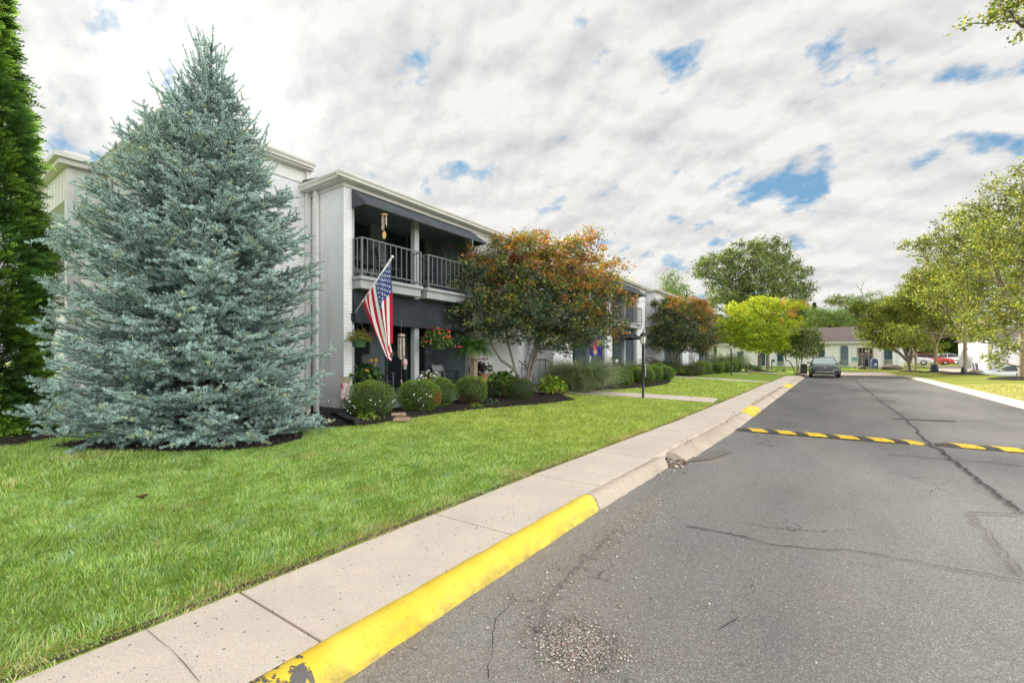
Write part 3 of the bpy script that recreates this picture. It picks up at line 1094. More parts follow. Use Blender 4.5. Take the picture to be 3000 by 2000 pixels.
def bay(v0, v1, zo, opens, par, first=False, scallop=False):
    zt = 5.44 + zo
    zb, top = 0.47 + zo, 5.238 + zo
    w = []
    e = [v0] + [x for o_ in opens for x in o_[:2]] + [v1]
    for a, b in zip(e[::2], e[1::2]):
        w.append((UF - 0.2, UF, a, b, zb, top))
    w.append((UB - 0.3, UF - 0.2, v0, v0 + 0.2, zb, top))
    w.append((UB - 0.3, UF - 0.2, v1 - 0.2, v1, zb, top))
    join_boxes("wall", w, M["brick"], par)
    pl = []
    for a, b in zip(e[::2], e[1::2]):
        pl.append((UF - 0.2, UF - 0.012, a + 0.012, b - 0.012, zb - 0.5, zb - 0.001))
    pl.append((UB - 0.3, UF - 0.201, v0 + 0.012, v0 + 0.19, zb - 0.5, zb - 0.001))
    pl.append((UB - 0.3, UF - 0.201, v1 - 0.19, v1 - 0.012, zb - 0.5, zb - 0.001))
    join_boxes("plinth", pl, M["plinth"], par)
    eave(v0, v1, UF, UB - 0.3, zt, par)
    for (a, b, aw, cols) in opens:
        zf, sb, st = 0.63 + zo, 3.07 + zo, 3.33 + zo
        back = UB - 0.32
        bw = MB()
        bw.box(back - 0.1, back, a, b, zf, top)
        for s_ in (a - 0.004, b + 0.004):
            k = 0.02 if s_ < (a + b) / 2 else -0.02
            bw.box(back, UF - 0.205, min(s_, s_ + k), max(s_, s_ + k), zf, top)
        bw.box(back, UF - 0.21, a + 0.021, b - 0.021, 5.18 + zo, 5.237 + zo)
        bw.build("porch_wall", M["slate"], par)
        MB().box(back, UF + 0.05, a + 0.02, b - 0.02, zf - 0.45, zf).build("porch_floor", M["porch"], par)
        js = MB()
        js.box(UF - 0.19, UF - 0.03, a + 0.001, a + 0.085, zf, 5.235 + zo)
        js.box(UF - 0.19, UF - 0.03, b - 0.085, b - 0.001, zf, 5.235 + zo)
        js.box(UF - 0.19, UF - 0.032, a + 0.087, b - 0.087, 5.06 + zo, 5.234 + zo)
        js.build("jamb", M["graytrim"], par)
        ends = [a + 0.02] + cols + [b - 0.02]
        for i, (p, q) in enumerate(zip(ends[:-1], ends[1:])):
            p2 = p + (0.10 if i else 0.0)
            q2 = q - (0.06 if i < len(cols) else 0.0)
            s_ = MB()
            s_.box(back, UF + 0.24, p2 + 0.03, q2 - 0.03, sb, st - 0.075, bev=0.004)
            s_.box(back, UF + 0.30, p2, q2, st - 0.074, st, bev=0.006)
            s_.build("balcony_slab", M["slab"], par)
            railing(p2 + 0.03, q2 - 0.03, st, par, IRONG)
            zc_ = zf
            mid = (p + q) / 2
            slider(mid - 0.75, mid + 0.75, back + 0.002, zc_ + 0.02, zc_ + 2.1, par)
            slider(mid - 0.75, mid + 0.75, back + 0.002, st + 0.02, st + 1.82, par)
        for c in cols:
            join_boxes("column", [(UF - 0.16, UF - 0.02, c - 0.05, c + 0.10, zf, sb + 0.1), (UF - 0.16, UF - 0.02, c - 0.05, c + 0.10, st - 0.06, 5.06 + zo)], M["graytrim"], par)
        if aw:
            awning(a - 0.02, b + 0.02, UF + 0.032, 5.21 + zo, UF + 0.50, 4.86 + zo, par, scallop)
            if first:
                awning(a + 0.03, b - 0.03, UF - 0.02, sb - 0.01, UF + 0.10, 2.36 + zo, par, False, 0.04, AWN2)
            else:
                awning(a + 0.03, (a + b) / 2, UF - 0.02, sb - 0.05, UF + 0.95, 2.45 + zo, par, False, 0.02, AWN2)


bay(5.93, 12.6, 0.0, [(6.13, 10.2, True, [8.03])], apt, True)
bay(14.95, 25.3, 0.12, [(16.5, 20.0, True, [18.2]), (20.6, 24.1, True, [22.3])], apt, scallop=True)
bay(27.2, 35.0, 0.3, [(29.0, 33.4, True, [31.2])], apt)
bay(36.9, 44.0, 0.55, [(38.2, 42.4, True, [40.3])], apt)
# the entrance recesses between the bays
for i, (a, b, zo) in enumerate(((12.6, 14.95, 0.05), (25.3, 27.2, 0.2), (35.0, 36.9, 0.4))):
    w = MB().box(UB - 0.25, UB, a, b, 0.2 + zo, 5.3 + zo)
    w.build("wall", M["brick"], apt)
    MB().box(UB - 0.2, UB + 0.45, a + 0.18, b - 0.18, 5.301 + zo, 5.42 + zo).build("cornice", M["trim"], apt)
    r_ = MB().add([(UB + 0.5, a + 0.17, 5.421 + zo), (UB + 0.5, b - 0.17, 5.421 + zo), (UB - 3, b - 0.17, 6.0 + zo), (UB - 3, a + 0.17, 6.0 + zo)], [(0, 1, 2, 3)])
    r_.build("roof", M["roof"], apt)
    zf = 0.63 + zo
    MB().box(UB, UB + 1.15, a + 0.01, b - 0.01, zf - 0.5, zf).box(UB + 1.15, UB + 1.45, a + 0.25, b - 0.25, zf - 0.5, zf - 0.15).build("step", M["slab"], apt)
    d_ = MB().box(UB + 0.001, UB + 0.04, a + 0.32, a + 1.3, zf, zf + 2.1).build("door", pm("taupe_door", (0.115, 0.095, 0.09), 0.5, 0.05, 3) if i == 0 else M["graytrim"], apt)
    MB().box(UB + 0.041, UB + 0.075, a + 1.2, a + 1.24, zf + 0.95, zf + 1.05).build("handle", M["chrome"], d_)
    for v in (a + 0.2, b - 0.22):
        h = MB()
        z = zf
        h.tube([(UB + 0.5, v, z + 0.86), (UB + 1.1, v, z + 0.86), (UB + 1.55, v, z + 0.56), (UB + 1.63, v, z + 0.5), (UB + 1.6, v, z + 0.43), (UB + 1.53, v, z + 0.46)], 0.016, 6)
        for k, (du, zz, hh) in enumerate(((0.52, 0, 0.86), (0.8, 0, 0.86), (1.08, 0, 0.86), (1.3, -0.15, 0.73), (1.52, -0.35, 0.58))):
            h.tube([(UB + du, v, z + zz), (UB + du, v, z + hh)], 0.011 if k in (1, 3) else 0.015, 6)
        h.build("handrail", M["iron"], apt)
# the taller end block and its side porch
tw = MB().box(-24, UB, 3.32, 5.925, 0.1, 5.72)
tw.build("wall", M["brick"], apt)
fr = MB()
fr.box(UB, UB + 0.03, 3.29, 5.92, 5.52, 5.80)
fr.box(-24, UB - 0.001, 3.29, 3.32, 5.52, 5.80)
fr.box(-24, UB + 0.2, 3.13, 5.921, 5.801, 5.83)
fr.build("cornice", M["trim"], apt)
g = MB()
gutter(g, (UB + 0.19, 3.02), (0, 1), 2.88, 5.95)
gutter(g, (-24, 3.14), (1, 0), 14.36, 5.947)
g.box(-24, UB + 0.06, 3.27, 5.87, 5.831, 6.03)
g.build("gutter", M["gutter"], apt)
MB().add([(-24, 3.3, 6.032), (UB + 0.03, 3.3, 6.032), (UB + 0.03, 5.86, 6.032), (-24, 5.86, 6.032), (-24, 4.6, 6.3), (UB - 1.2, 4.6, 6.3)],
         [(0, 1, 5, 4), (2, 3, 4, 5), (1, 2, 5), (3, 0, 4), (3, 2, 1, 0)]).build("roof", M["roof"], apt)
sp_ = MB()
pu0, pu1, pv = -16.4, -13.8, 2.62
sp_.box(pu0, pu1, pv, 3.285, 5.08, 5.78)
for k in range(9):
    x = pu0 + 0.16 + k * 0.29
    sp_.box(x, x + 0.02, pv - 0.014, pv, 5.09, 5.77)
    if k < 3:
        sp_.box(pu1, pu1 + 0.014, pv + 0.1 + 0.2 * k, pv + 0.12 + 0.2 * k, 5.09, 5.77)
sp_.build("siding_fascia", M["trim"], apt)
co_ = MB().box(pu0 - 0.16, pu1 + 0.16, pv - 0.16, 3.0, 5.79, 5.90).box(pu0 - 0.24, pu1 + 0.24, pv - 0.24, 3.0, 5.901, 6.0).box(pu0 - 0.05, pu1 + 0.05, pv - 0.05, 3.0, 6.001, 6.12)
co_.build("cornice", M["gutter"], apt)
join_boxes("column", [(pu0, pu0 + 0.22, pv, pv + 0.22, 0.2, 5.079), (pu1 - 0.22, pu1, pv, pv + 0.22, 0.2, 5.079)], M["brick"], apt)
MB().box(pu0 + 0.24, pu1 - 0.24, pv, 3.3, 2.8, 3.0).build("balcony_slab", M["slab"], apt)
rl = MB()
rl.box(pu0 + 0.23, pu1 - 0.23, pv + 0.05, pv + 0.075, 3.9, 3.93).box(pu0 + 0.23, pu1 - 0.23, pv + 0.05, pv + 0.075, 3.08, 3.1)
for k in range(17):
    x = pu0 + 0.3 + k * 0.125
    rl.box(x, x + 0.016, pv + 0.054, pv + 0.07, 3.101, 3.899)
rl.build("railing", pm("brown_iron", (0.06, 0.035, 0.03), 0.5, 0.1, 8), apt)
join_boxes("downspout", [(UB + 0.02, UB + 0.10, 5.80, 5.90, 0.3, 5.83), (UF - 0.98, UF - 0.88, 5.835, 5.915, 0.35, 5.3)], M["trim"], apt)
for z in (1.6, 3.9):
    MB().box(UF - 1.0, UF - 0.86, 5.828, 5.9, z, z + 0.03).build("bracket", M["trim"], apt)
# the long body behind the bays
MB().box(-21, UB - 0.43, 5.93, 44.3, 0.2, 5.0).build("wall", M["brick"], apt)
# ---------------------------------------------------------------- vegetation
def nrm(a):
    return a / (np.linalg.norm(a, axis=-1, keepdims=True) + 1e-9)


def diamonds(pos, d, side, L, W, fold=0.0):
    """Leaf quads: base at pos, tip along d (unit), width along side (unit)."""
    L, W = np.asarray(L)[:, None], np.asarray(W)[:, None]
    b = pos
    t = pos + d * L
    m = pos + d * L * 0.45
    l, r = m - side * W * 0.5, m + side * W * 0.5
    if fold:
        n = np.cross(d, side)
        l = l + n * W * fold
        r = r + n * W * fold
    V = np.stack([b, r, t, l], 1).reshape(-1, 3)
    F_ = np.arange(len(pos) * 4).reshape(-1, 4)
    return V, F_


def rand_leaves(rng, pos, size, up=0.4, aspect=0.6, fold=0.18, star=False):
    n = len(pos)
    nm = nrm(rng.normal(size=(n, 3)) + np.array([0, 0, up * 2]))
    d = nrm(np.cross(nm, rng.normal(size=(n, 3))))
    d[:, 2] -= 0.25
    d = nrm(d)
    s = nrm(np.cross(nm, d))
    L = size * rng.uniform(0.7, 1.25, n)
    if not star:
        V, F_ = diamonds(pos, d, s, L, L * aspect, fold)
        return V, F_, 1
    parts = []
    for a, k in ((0, 1.0), (0.75, 0.85), (-0.75, 0.85)):
        dd = d * math.cos(a) + s * math.sin(a)
        s2 = s * math.cos(a) - d * math.sin(a)
        parts.append(diamonds(pos, dd, s2, L * k, L * k * 0.34, 0.1)[0].reshape(n, 4, 3))
    V = np.stack(parts, 1).reshape(-1, 3)
    return V, np.arange(len(V)).reshape(-1, 4), 3


def tubes(P0, P1, R0, R1, k=5):
    """Tapered sticks."""
    P0, P1 = np.asarray(P0, float), np.asarray(P1, float)
    R0, R1 = np.asarray(R0)[:, None], np.asarray(R1)[:, None]
    d = nrm(P1 - P0)
    ref = np.where(np.abs(d[:, 2:3]) < 0.85, np.array([[0, 0, 1.0]]), np.array([[1.0, 0, 0]]))
    a = nrm(np.cross(d, ref))
    b = np.cross(d, a)
    n = len(P0)
    V = np.zeros((n, 2, k, 3))
    for i in range(k):
        q = 2 * math.pi * i / k
        o = a * math.cos(q) + b * math.sin(q)
        V[:, 0, i] = P0 - d * R0 * 0.3 + o * R0
        V[:, 1, i] = P1 + d * R1 * 0.3 + o * R1
    idx = np.arange(n * 2 * k).reshape(n, 2, k)
    F_ = np.concatenate([np.stack([idx[:, 0, i], idx[:, 0, (i + 1) % k], idx[:, 1, (i + 1) % k], idx[:, 1, i]], -1) for i in range(k)])
    return V.reshape(-1, 3), F_


def grow(trunks, targets, tip=0.006, r_max=0.15, power=0.46, step=0.3, bow=0.25, rng=None, zpen=1.6):
    """Branches from trunk polylines to every target; returns the sticks and, for leaves, the last points."""
    pos, par = [], []
    for tr in trunks:
        last = -1
        for i, p in enumerate(tr):
            if i == 0:
                pos.append(np.array(p, float)); par.append(-1); last = len(pos) - 1
                continue
            a = np.array(tr[i - 1], float)
            b = np.array(p, float)
            m = max(1, int(np.linalg.norm(b - a) / step))
            for k in range(1, m + 1):
                pos.append(a + (b - a) * k / m + rng.normal(size=3) * 0.012 * (k < m))
                par.append(last)
                last = len(pos) - 1
    nt = len(pos)
    tr0 = np.array(pos)
    T = np.array(targets)
    dist = np.array([np.sqrt(((tr0 - t) ** 2).sum(1)).min() for t in T])
    ends = []
    buf = np.zeros((nt + len(T) * 40, 3))
    buf[:nt] = tr0
    cnt = nt
    for i in np.argsort(dist):
        t = T[i]
        q = buf[:cnt]
        dv = t - q
        cost = np.sqrt((dv ** 2).sum(1)) + zpen * np.maximum(0, q[:, 2] - t[2] + 0.15 * np.abs(dv[:, :2]).sum(1))
        j = int(np.argmin(cost))
        a = buf[j].copy()
        L = np.linalg.norm(t - a)
        m = max(1, int(L / step))
        mid = (a + t) / 2 + np.array([0, 0, bow * L * 0.35]) + rng.normal(size=3) * L * 0.07
        last = j
        for k in range(1, m + 1):
            s = k / m
            p = (1 - s) ** 2 * a + 2 * s * (1 - s) * mid + s * s * t + rng.normal(size=3) * 0.02 * step * 3 * (k < m)
            buf[cnt] = p
            par.append(last)
            last = cnt
            cnt += 1
        ends.append(last)
    pos = buf[:cnt]
    par = np.array(par)
    load = np.zeros(cnt)
    for e in ends:
        load[e] += 1
    for i in range(cnt - 1, -1, -1):
        if par[i] >= 0:
            load[par[i]] += load[i]
    rad = tip * np.maximum(load, 1) ** power
    rad = np.minimum(rad, r_max)
    ch = np.where(par >= 0)[0]
    k = rad[par[ch]]
    return pos[par[ch]], pos[ch], np.minimum(k, rad[ch] * 1.7), rad[ch], pos, par, load


def lobes_targets(rng, lobes, n, shell=0.5):
    w = np.array([l[3] * l[4] * l[5] for l in lobes]) ** 0.75
    w /= w.sum()
    out = []
    for l, c in zip(lobes, rng.multinomial(n, w)):
        d = nrm(rng.normal(size=(c, 3)))
        r = shell + (1 - shell) * rng.random(c) ** 0.7
        out.append(np.array(l[:3]) + d * r[:, None] * np.array(l[3:6]))
    return np.concatenate(out)


def palette(rng, n, cols, weights=None, jit=0.18):
    cols = np.array(cols)
    i = rng.choice(len(cols), n, p=weights)
    return np.clip(cols[i] * (1 + rng.normal(size=(n, 1)) * jit) * (1 + rng.normal(size=(n, 3)) * 0.06), 0.002, 0.9)


def broad_tree(name, base, trunks, lobes, n_t, n_l, size, cols, label, cat, group=None, seed=1, rc=0.3, tip=0.006, r_max=0.15, wood="bark",
               star=False, colfn=None, aspect=0.6, shell=0.45, flat=0.6, twigs=True, power=0.46, bow=0.25, mat=None, drop=0.0, up=0.4, flare=1.5):
    rng = np.random.default_rng(seed)
    b = np.array(base, float)
    root = thing(name, tuple(b), label, cat, group)
    lob = [(l[0] + b[0], l[1] + b[1], l[2] + b[2], *l[3:6]) for l in lobes]
    T = lobes_targets(rng, lob, n_t, shell)
    T = T[T[:, 2] > b[2] + 0.3]
    tr = [[np.array(p) + b for p in t] for t in trunks]
    step = 0.3 if size < 0.2 else 0.5
    P0, P1, R0, R1, pos, par, load = grow(tr, T, tip, r_max, power, step, bow, rng)
    fl = np.clip(1 - (np.minimum(P0[:, 2], P1[:, 2]) - b[2]) / (r_max * 4), 0, 1)
    thick = R1 > r_max * 0.5
    R0 = R0 * np.where(thick, 1 + (flare - 1) * np.clip(1 - (P0[:, 2] - b[2]) / (r_max * 4), 0, 1) ** 2, 1)
    R1 = R1 * np.where(thick, 1 + (flare - 1) * np.clip(1 - (P1[:, 2] - b[2]) / (r_max * 4), 0, 1) ** 2, 1)
    P0[:, 2] = np.where(P0[:, 2] < b[2] + 0.02, b[2] - 0.08, P0[:, 2])
    V1, F1 = tubes(P0[thick], P1[thick], R0[thick], R1[thick], 10)
    V2, F2 = tubes(P0[~thick], P1[~thick], R0[~thick], R1[~thick], 4)
    fmesh("trunk", np.concatenate([V1, V2]), np.concatenate([F1, F2 + len(V1)]), M[wood], root, smooth=True)
    # leaves hang in tufts round the outer twigs
    per = np.maximum(1, rng.poisson(n_l / len(T), len(T)))
    cen = np.repeat(T, per, 0)
    sc = np.repeat(rng.uniform(0.6, 1.3, len(T)) * rc, per)[:, None]
    off = rng.normal(size=cen.shape) * np.array([1, 1, flat]) * sc * 0.62
    pos_l = cen + off
    # some leaves sit along the thin twigs too
    thin = np.where((load <= 3) & (par >= 0))[0]
    if len(thin) and twigs:
        pick = rng.choice(thin, int(len(pos_l) * 0.3))
        pos_l = np.concatenate([pos_l, pos[pick] + rng.normal(size=(len(pick), 3)) * rc * 0.35])
    pos_l[:, 2] = np.maximum(pos_l[:, 2], b[2] + 0.1)
    clump = rng.integers(0, 1 << 30)
    V, F_, rep = rand_leaves(rng, pos_l, size, up, aspect, 0.18, star)
    if colfn is not None:
        c = colfn(rng, pos_l, b)
    else:
        c = palette(rng, len(pos_l), cols)
        # whole sprays differ a little from their neighbours
        k = 1 + 0.28 * np.sin(pos_l[:, 0] * 2.3 + seed) * np.sin(pos_l[:, 1] * 2.0 + 1.3 * seed) * np.sin(pos_l[:, 2] * 2.6 + 0.5)
        c = c * k[:, None]
    tone = np.repeat(np.clip(1 + 0.24 * rng.normal(size=len(T)), 0.5, 1.6), per)
    c[:len(tone)] *= tone[:, None]
    c = np.clip(c, 0.004, 0.85)
    if rep > 1:
        c = np.repeat(c, rep, 0)
    fmesh("crown", V, F_, mat or LEAF, root, c)
    return root


# ---- the blue spruce
def spruce(base, H, prof, label, seed=3, bent=(0, 0), cam_dir=None, tall_wall=None):
    rng = np.random.default_rng(seed)
    b = np.array(base, float)
    root = thing("spruce_tree", tuple(b), label, "tree")
    axis = lambda h: b + np.array([bent[0] * h / H, bent[1] * h / H, h])
    hs = np.linspace(0, H, 30)
    TP = np.array([axis(h) for h in hs])
    TR = 0.13 * (1 - hs / H) ** 0.8 + 0.008
    V, F_ = tubes(TP[:-1], TP[1:], TR[:-1], TR[1:], 10)
    woodV, woodF, off = [V], [F_], len(V)
    sh0, sh1, shage, shr = [], [], [], []
    S0, S1, Q0, Q1 = [], [], [], []

    def seg(p, q, r0, r1):
        S0.append(p); S1.append(q); Q0.append(r0); Q1.append(r1)

    def shoot(p, q, age, r=None):
        sh0.append(p); sh1.append(q); shage.append(age)
        seg(p, q, 0.0045, 0.0025)

    h = 0.22
    ang0 = 0.0
    while h < H - 0.12:
        f = h / H
        Rr = np.interp(f, prof[0], prof[1])
        nb = int(np.interp(f, [0, 0.5, 0.8, 0.9, 1], [18, 17, 12, 7, 4]))
        ang0 += 2.4
        for i in range(nb):
            a = ang0 + 2 * math.pi * i / nb + rng.normal() * 0.16
            L = Rr * rng.uniform(0.80, 1.03)
            if rng.random() < 0.13:
                L *= 0.72
            du = np.array([math.cos(a), math.sin(a), 0])
            if cam_dir is not None and f < 0.3:
                L *= 1 - 0.16 * max(0.0, float(np.dot(du[:2], cam_dir)))
            z0 = h + rng.normal() * 0.035
            if tall_wall:
                tip = axis(z0) + du * L
                if tip[0] < tall_wall[0] and tip[1] > tall_wall[1]:
                    L *= 0.5
            # rise of the branch: steep near the top, level and then lifted at the tips lower down
            el = np.interp(f, [0, 0.25, 0.6, 0.85, 1], [0.02, 0.10, 0.30, 0.62, 1.1]) + rng.normal() * 0.07
            p0 = axis(z0)
            n = max(3, int(L / 0.12))
            pts = [p0]
            dirv = du * math.cos(el) + np.array([0, 0, math.sin(el)])
            for k in range(1, n + 1):
                s = k / n
                droop = np.interp(f, [0, 0.5, 1], [-0.10, -0.08, 0.0]) * math.sin(math.pi * min(1, s * 1.25)) + 0.30 * s * s
                d = nrm(dirv + np.array([0, 0, droop]) + rng.normal(size=3) * 0.02)
                pts.append(pts[-1] + d * L / n)
            pts = np.array(pts)
            for k in range(n):
                r0 = 0.006 + 0.016 * (L / 2.4) * (1 - k / n)
                r1 = 0.006 + 0.016 * (L / 2.4) * (1 - (k + 1) / n)
                seg(pts[k], pts[k + 1], r0, r1)
            sidev = nrm(np.cross(nrm(pts[-1] - pts[0]), np.array([0, 0, 1.0])))
            upv = np.array([0, 0, 1.0])
            # last stretch of the branch carries needles, and ends in a pair of fresh shoots
            bare = 0.30 if f < 0.8 else 0.05
            for k in range(int(n * bare), n):
                shoot(pts[k], pts[k + 1], 0.2 + 0.8 * (k + 1) / n)
            m = max(2, int(L * (1 - bare * 0.6) / 0.072))
            for j in range(m):
                s = bare * 0.6 + (1 - bare * 0.6) * (j + rng.random()) / m
                s = min(s, 0.985)
                x = s * n
                k = min(int(x), n - 1)
                p = pts[k] + (pts[k + 1] - pts[k]) * (x - k)
                fw = nrm(pts[min(k + 1, n)] - pts[k])
                sg = 1 if j % 2 else -1
                l2 = (0.10 + 0.42 * (L / 2.4) ** 0.6 * (1 - s) ** 0.42) * rng.uniform(0.7, 1.15)
                l2 = min(l2, 0.55)
                d2 = nrm(fw * 0.72 + sidev * sg * rng.uniform(0.35, 0.95) + upv * rng.uniform(-0.5, 0.5))
                nn = max(1, int(round(l2 / 0.11)))
                q = p
                for t in range(nn):
                    d2 = nrm(d2 + upv * 0.05 + rng.normal(size=3) * 0.05)
                    q2 = q + d2 * l2 / nn
                    shoot(q, q2, 0.15 + 0.85 * max(s, (t + 1) / nn))
                    if nn > 1 and t < nn:
                        for sg2 in (1, -1):
                            if rng.random() < 0.72:
                                sv = nrm(np.cross(d2, upv))
                                d3 = nrm(d2 * 0.75 + sv * sg2 * 0.65 + upv * rng.uniform(-0.3, 0.35))
                                shoot(q2 - d2 * 0.02, q2 - d2 * 0.02 + d3 * rng.uniform(0.06, 0.17), 0.3 + 0.7 * s)
                    q = q2
        h += np.interp(f, [0, 0.5, 1], [0.245, 0.215, 0.20])
    # the leader and the bare upright candles about it
    top = axis(H)
    for k in range(7):
        a = k * 2.4
        t0 = axis(H - 0.10 - 0.1 * k)
        d = nrm(np.array([math.cos(a) * (0.16 + 0.07 * k), math.sin(a) * (0.16 + 0.07 * k), 1.0]))
        L = 0.36 - 0.025 * k
        for s in range(4):
            shoot(t0 + d * L * s / 4, t0 + d * L * (s + 1) / 4, 0.9)
    for k in range(80):
        f = rng.uniform(0.62, 0.97)
        a = rng.random() * 6.283
        Rr = np.interp(f, prof[0], prof[1]) * rng.uniform(0.7, 1.0)
        du = np.array([math.cos(a), math.sin(a), 0])
        p = axis(f * H + Rr * 0.42) + du * Rr * 0.92
        d = nrm(du * 0.32 + np.array([0, 0, 0.95]) + rng.normal(size=3) * 0.12)
        L = rng.uniform(0.18, 0.42)
        shoot(p - d * 0.1, p + d * L * 0.5, 0.9)
        shoot(p + d * L * 0.5, p + d * L, 0.95)
    V, F_ = tubes(S0, S1, Q0, Q1, 4)
    woodV.append(V); woodF.append(F_ + off)
    fmesh("trunk", np.concatenate(woodV), np.concatenate(woodF), M["barkd"], root)
    sh0, sh1, age = np.array(sh0), np.array(sh1), np.array(shage)
    Ls = np.linalg.norm(sh1 - sh0, axis=1)
    # only those still alive: inner wood is bare
    per = np.maximum(4, (Ls * 350).astype(int))
    N = per.sum()
    idx = np.repeat(np.arange(len(sh0)), per)
    t = rng.random(N)
    ax = nrm(sh1 - sh0)[idx]
    base_p = sh0[idx] + (sh1 - sh0)[idx] * t[:, None]
    rd = nrm(np.cross(ax, rng.normal(size=(N, 3))))
    rd[:, 2] += 0.28
    d = nrm(ax * 0.42 + rd * 0.9)
    ln = rng.uniform(0.029, 0.041, N)
    s = nrm(np.cross(d, rng.normal(size=(N, 3)))) * (0.0046 * rng.uniform(0.8, 1.2, N))[:, None]
    V = np.stack([base_p - s, base_p + s, base_p + d * ln[:, None]], 1).reshape(-1, 3)
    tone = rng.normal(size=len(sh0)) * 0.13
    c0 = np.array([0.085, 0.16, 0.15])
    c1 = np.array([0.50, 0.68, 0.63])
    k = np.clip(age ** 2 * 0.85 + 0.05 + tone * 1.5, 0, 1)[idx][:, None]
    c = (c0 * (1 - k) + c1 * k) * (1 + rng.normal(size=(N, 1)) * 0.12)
    olive = (rng.random(len(sh0)) < 0.05)[idx]
    c[olive] = c[olive] * np.array([1.25, 1.05, 0.7])
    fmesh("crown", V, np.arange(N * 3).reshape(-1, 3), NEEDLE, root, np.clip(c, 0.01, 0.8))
    print("spruce needles", N)
    return root


SPB = at(574, 1300, 7.15)
SPB.z = lz(SPB.x, SPB.y)
spt = at(621, 124, 7.15)
prof = ([0, 0.08, 0.25, 0.42, 0.585, 0.71, 0.84, 0.93, 1.0], [1.86, 2.03, 1.94, 1.67, 1.29, 0.90, 0.46, 0.22, 0.08])
cd = -np.array([SPB.x, SPB.y]); cd /= np.linalg.norm(cd)
spruce(SPB, spt.z - SPB.z, prof, "tall blue-green spruce with silvery needles in front of the white brick end block", 5, (spt.x - SPB.x, spt.y - SPB.y), cd, (-9.7, 3.3))


# ---- the arborvitae at the left edge
def arborvitae(base, H, R0, label, seed=4, n=5200):
    rng = np.random.default_rng(seed)
    b = np.array(base, float)
    root = thing("arborvitae", tuple(b), label, "tree")
    hs = np.linspace(-0.1, H * 0.98, 16)
    TP = np.array([b + np.array([0, 0, h]) for h in hs])
    TR = 0.16 * (1 - hs / H).clip(0, 1) + 0.01
    V0, F0 = tubes(TP[:-1], TP[1:], TR[:-1], TR[1:], 8)
    rad = lambda f: R0 * np.interp(f, [0, 0.1, 0.36, 0.43, 0.57, 0.65, 0.83, 1], [0.95, 1.05, 1.05, 0.95, 0.8, 0.6, 0.36, 0.05])
    f = rng.random(n) ** 1.25
    a = rng.random(n) * 6.283
    bump = 1 + 0.22 * np.sin(a * 3 + f * 9) * np.sin(f * 31 + a * 2)
    rr = rad(f) * bump * (0.62 + 0.38 * rng.random(n) ** 0.6)
    du = np.stack([np.cos(a), np.sin(a), np.zeros(n)], -1)
    tips = b + du * rr[:, None] + np.stack([np.zeros(n), np.zeros(n), f * H], -1)
    # boughs carry the sprays
    m = 260
    fi = np.linspace(0.02, 0.95, m)
    ai = np.arange(m) * 2.4
    P1 = b + np.stack([np.cos(ai) * rad(fi) * 0.62, np.sin(ai) * rad(fi) * 0.62, fi * H], -1)
    P0 = b + np.stack([np.zeros(m), np.zeros(m), np.maximum(0.1, fi * H - rad(fi) * 0.7)], -1)
    Vb, Fb = tubes(P0, P1, np.full(m, 0.018), np.full(m, 0.006), 4)
    fmesh("trunk", np.concatenate([V0, Vb]), np.concatenate([F0, Fb + len(V0)]), M["barkd"], root)
    # each spray: a flat drooping fan of scaly branchlets
    g = 15
    out = nrm(du + np.array([0, 0, 0.55]) + rng.normal(size=(n, 3)) * 0.32)
    sd = nrm(np.cross(out, nrm(rng.normal(size=(n, 3)) * 0.5 + np.array([0, 0, 1.0]) * 0.3 + du * 0.3)))
    Ls = rng.uniform(0.16, 0.34, n)
    pos, dd, ss_, LL, cc = [], [], [], [], []
    tone = 1 + 0.30 * np.sin(a * 4 + f * 17) + rng.normal(size=n) * 0.16
    base_c = np.where((np.sin(a * 5 + f * 23) + rng.normal(size=n) * 0.5)[:, None] < 0.25, np.array([[0.05, 0.115, 0.026]]), np.array([[0.15, 0.27, 0.04]])) * tone[:, None]
    for k in range(g):
        s = k / (g - 1)
        sg = 1 if k % 2 else -1
        p = tips + out * (Ls * s)[:, None] + np.stack([0 * Ls, 0 * Ls, -0.22 * Ls * s * s], -1)
        d = nrm(out * 0.8 + sd * sg * (0.85 * (1 - s * 0.6)) + np.array([0, 0, -0.12]) + rng.normal(size=(n, 3)) * 0.12)
        pos.append(p); dd.append(d)
        ss_.append(nrm(np.cross(d, nrm(np.cross(out, sd)))))
        LL.append(Ls * (0.42 - 0.25 * s) * rng.uniform(0.7, 1.2, n))
        cc.append(base_c * (0.9 + 0.35 * s))
    pos, dd, ss_, LL, cc = map(np.concatenate, (pos, dd, ss_, LL, cc))
    V, F_ = diamonds(pos, dd, ss_, LL, np.full(len(LL), 0.024), 0.0)
    fmesh("crown", V, F_, LEAF, root, np.clip(cc * (1 + rng.normal(size=(len(cc), 1)) * 0.1), 0.005, 0.8))
    return root


ab = at(-75, 1275, 7.6)
ab.z = lz(ab.x, ab.y)
arborvitae(ab, 8.8, 0.72, "tall bright green feathery arborvitae beside the spruce", 4, 15000)


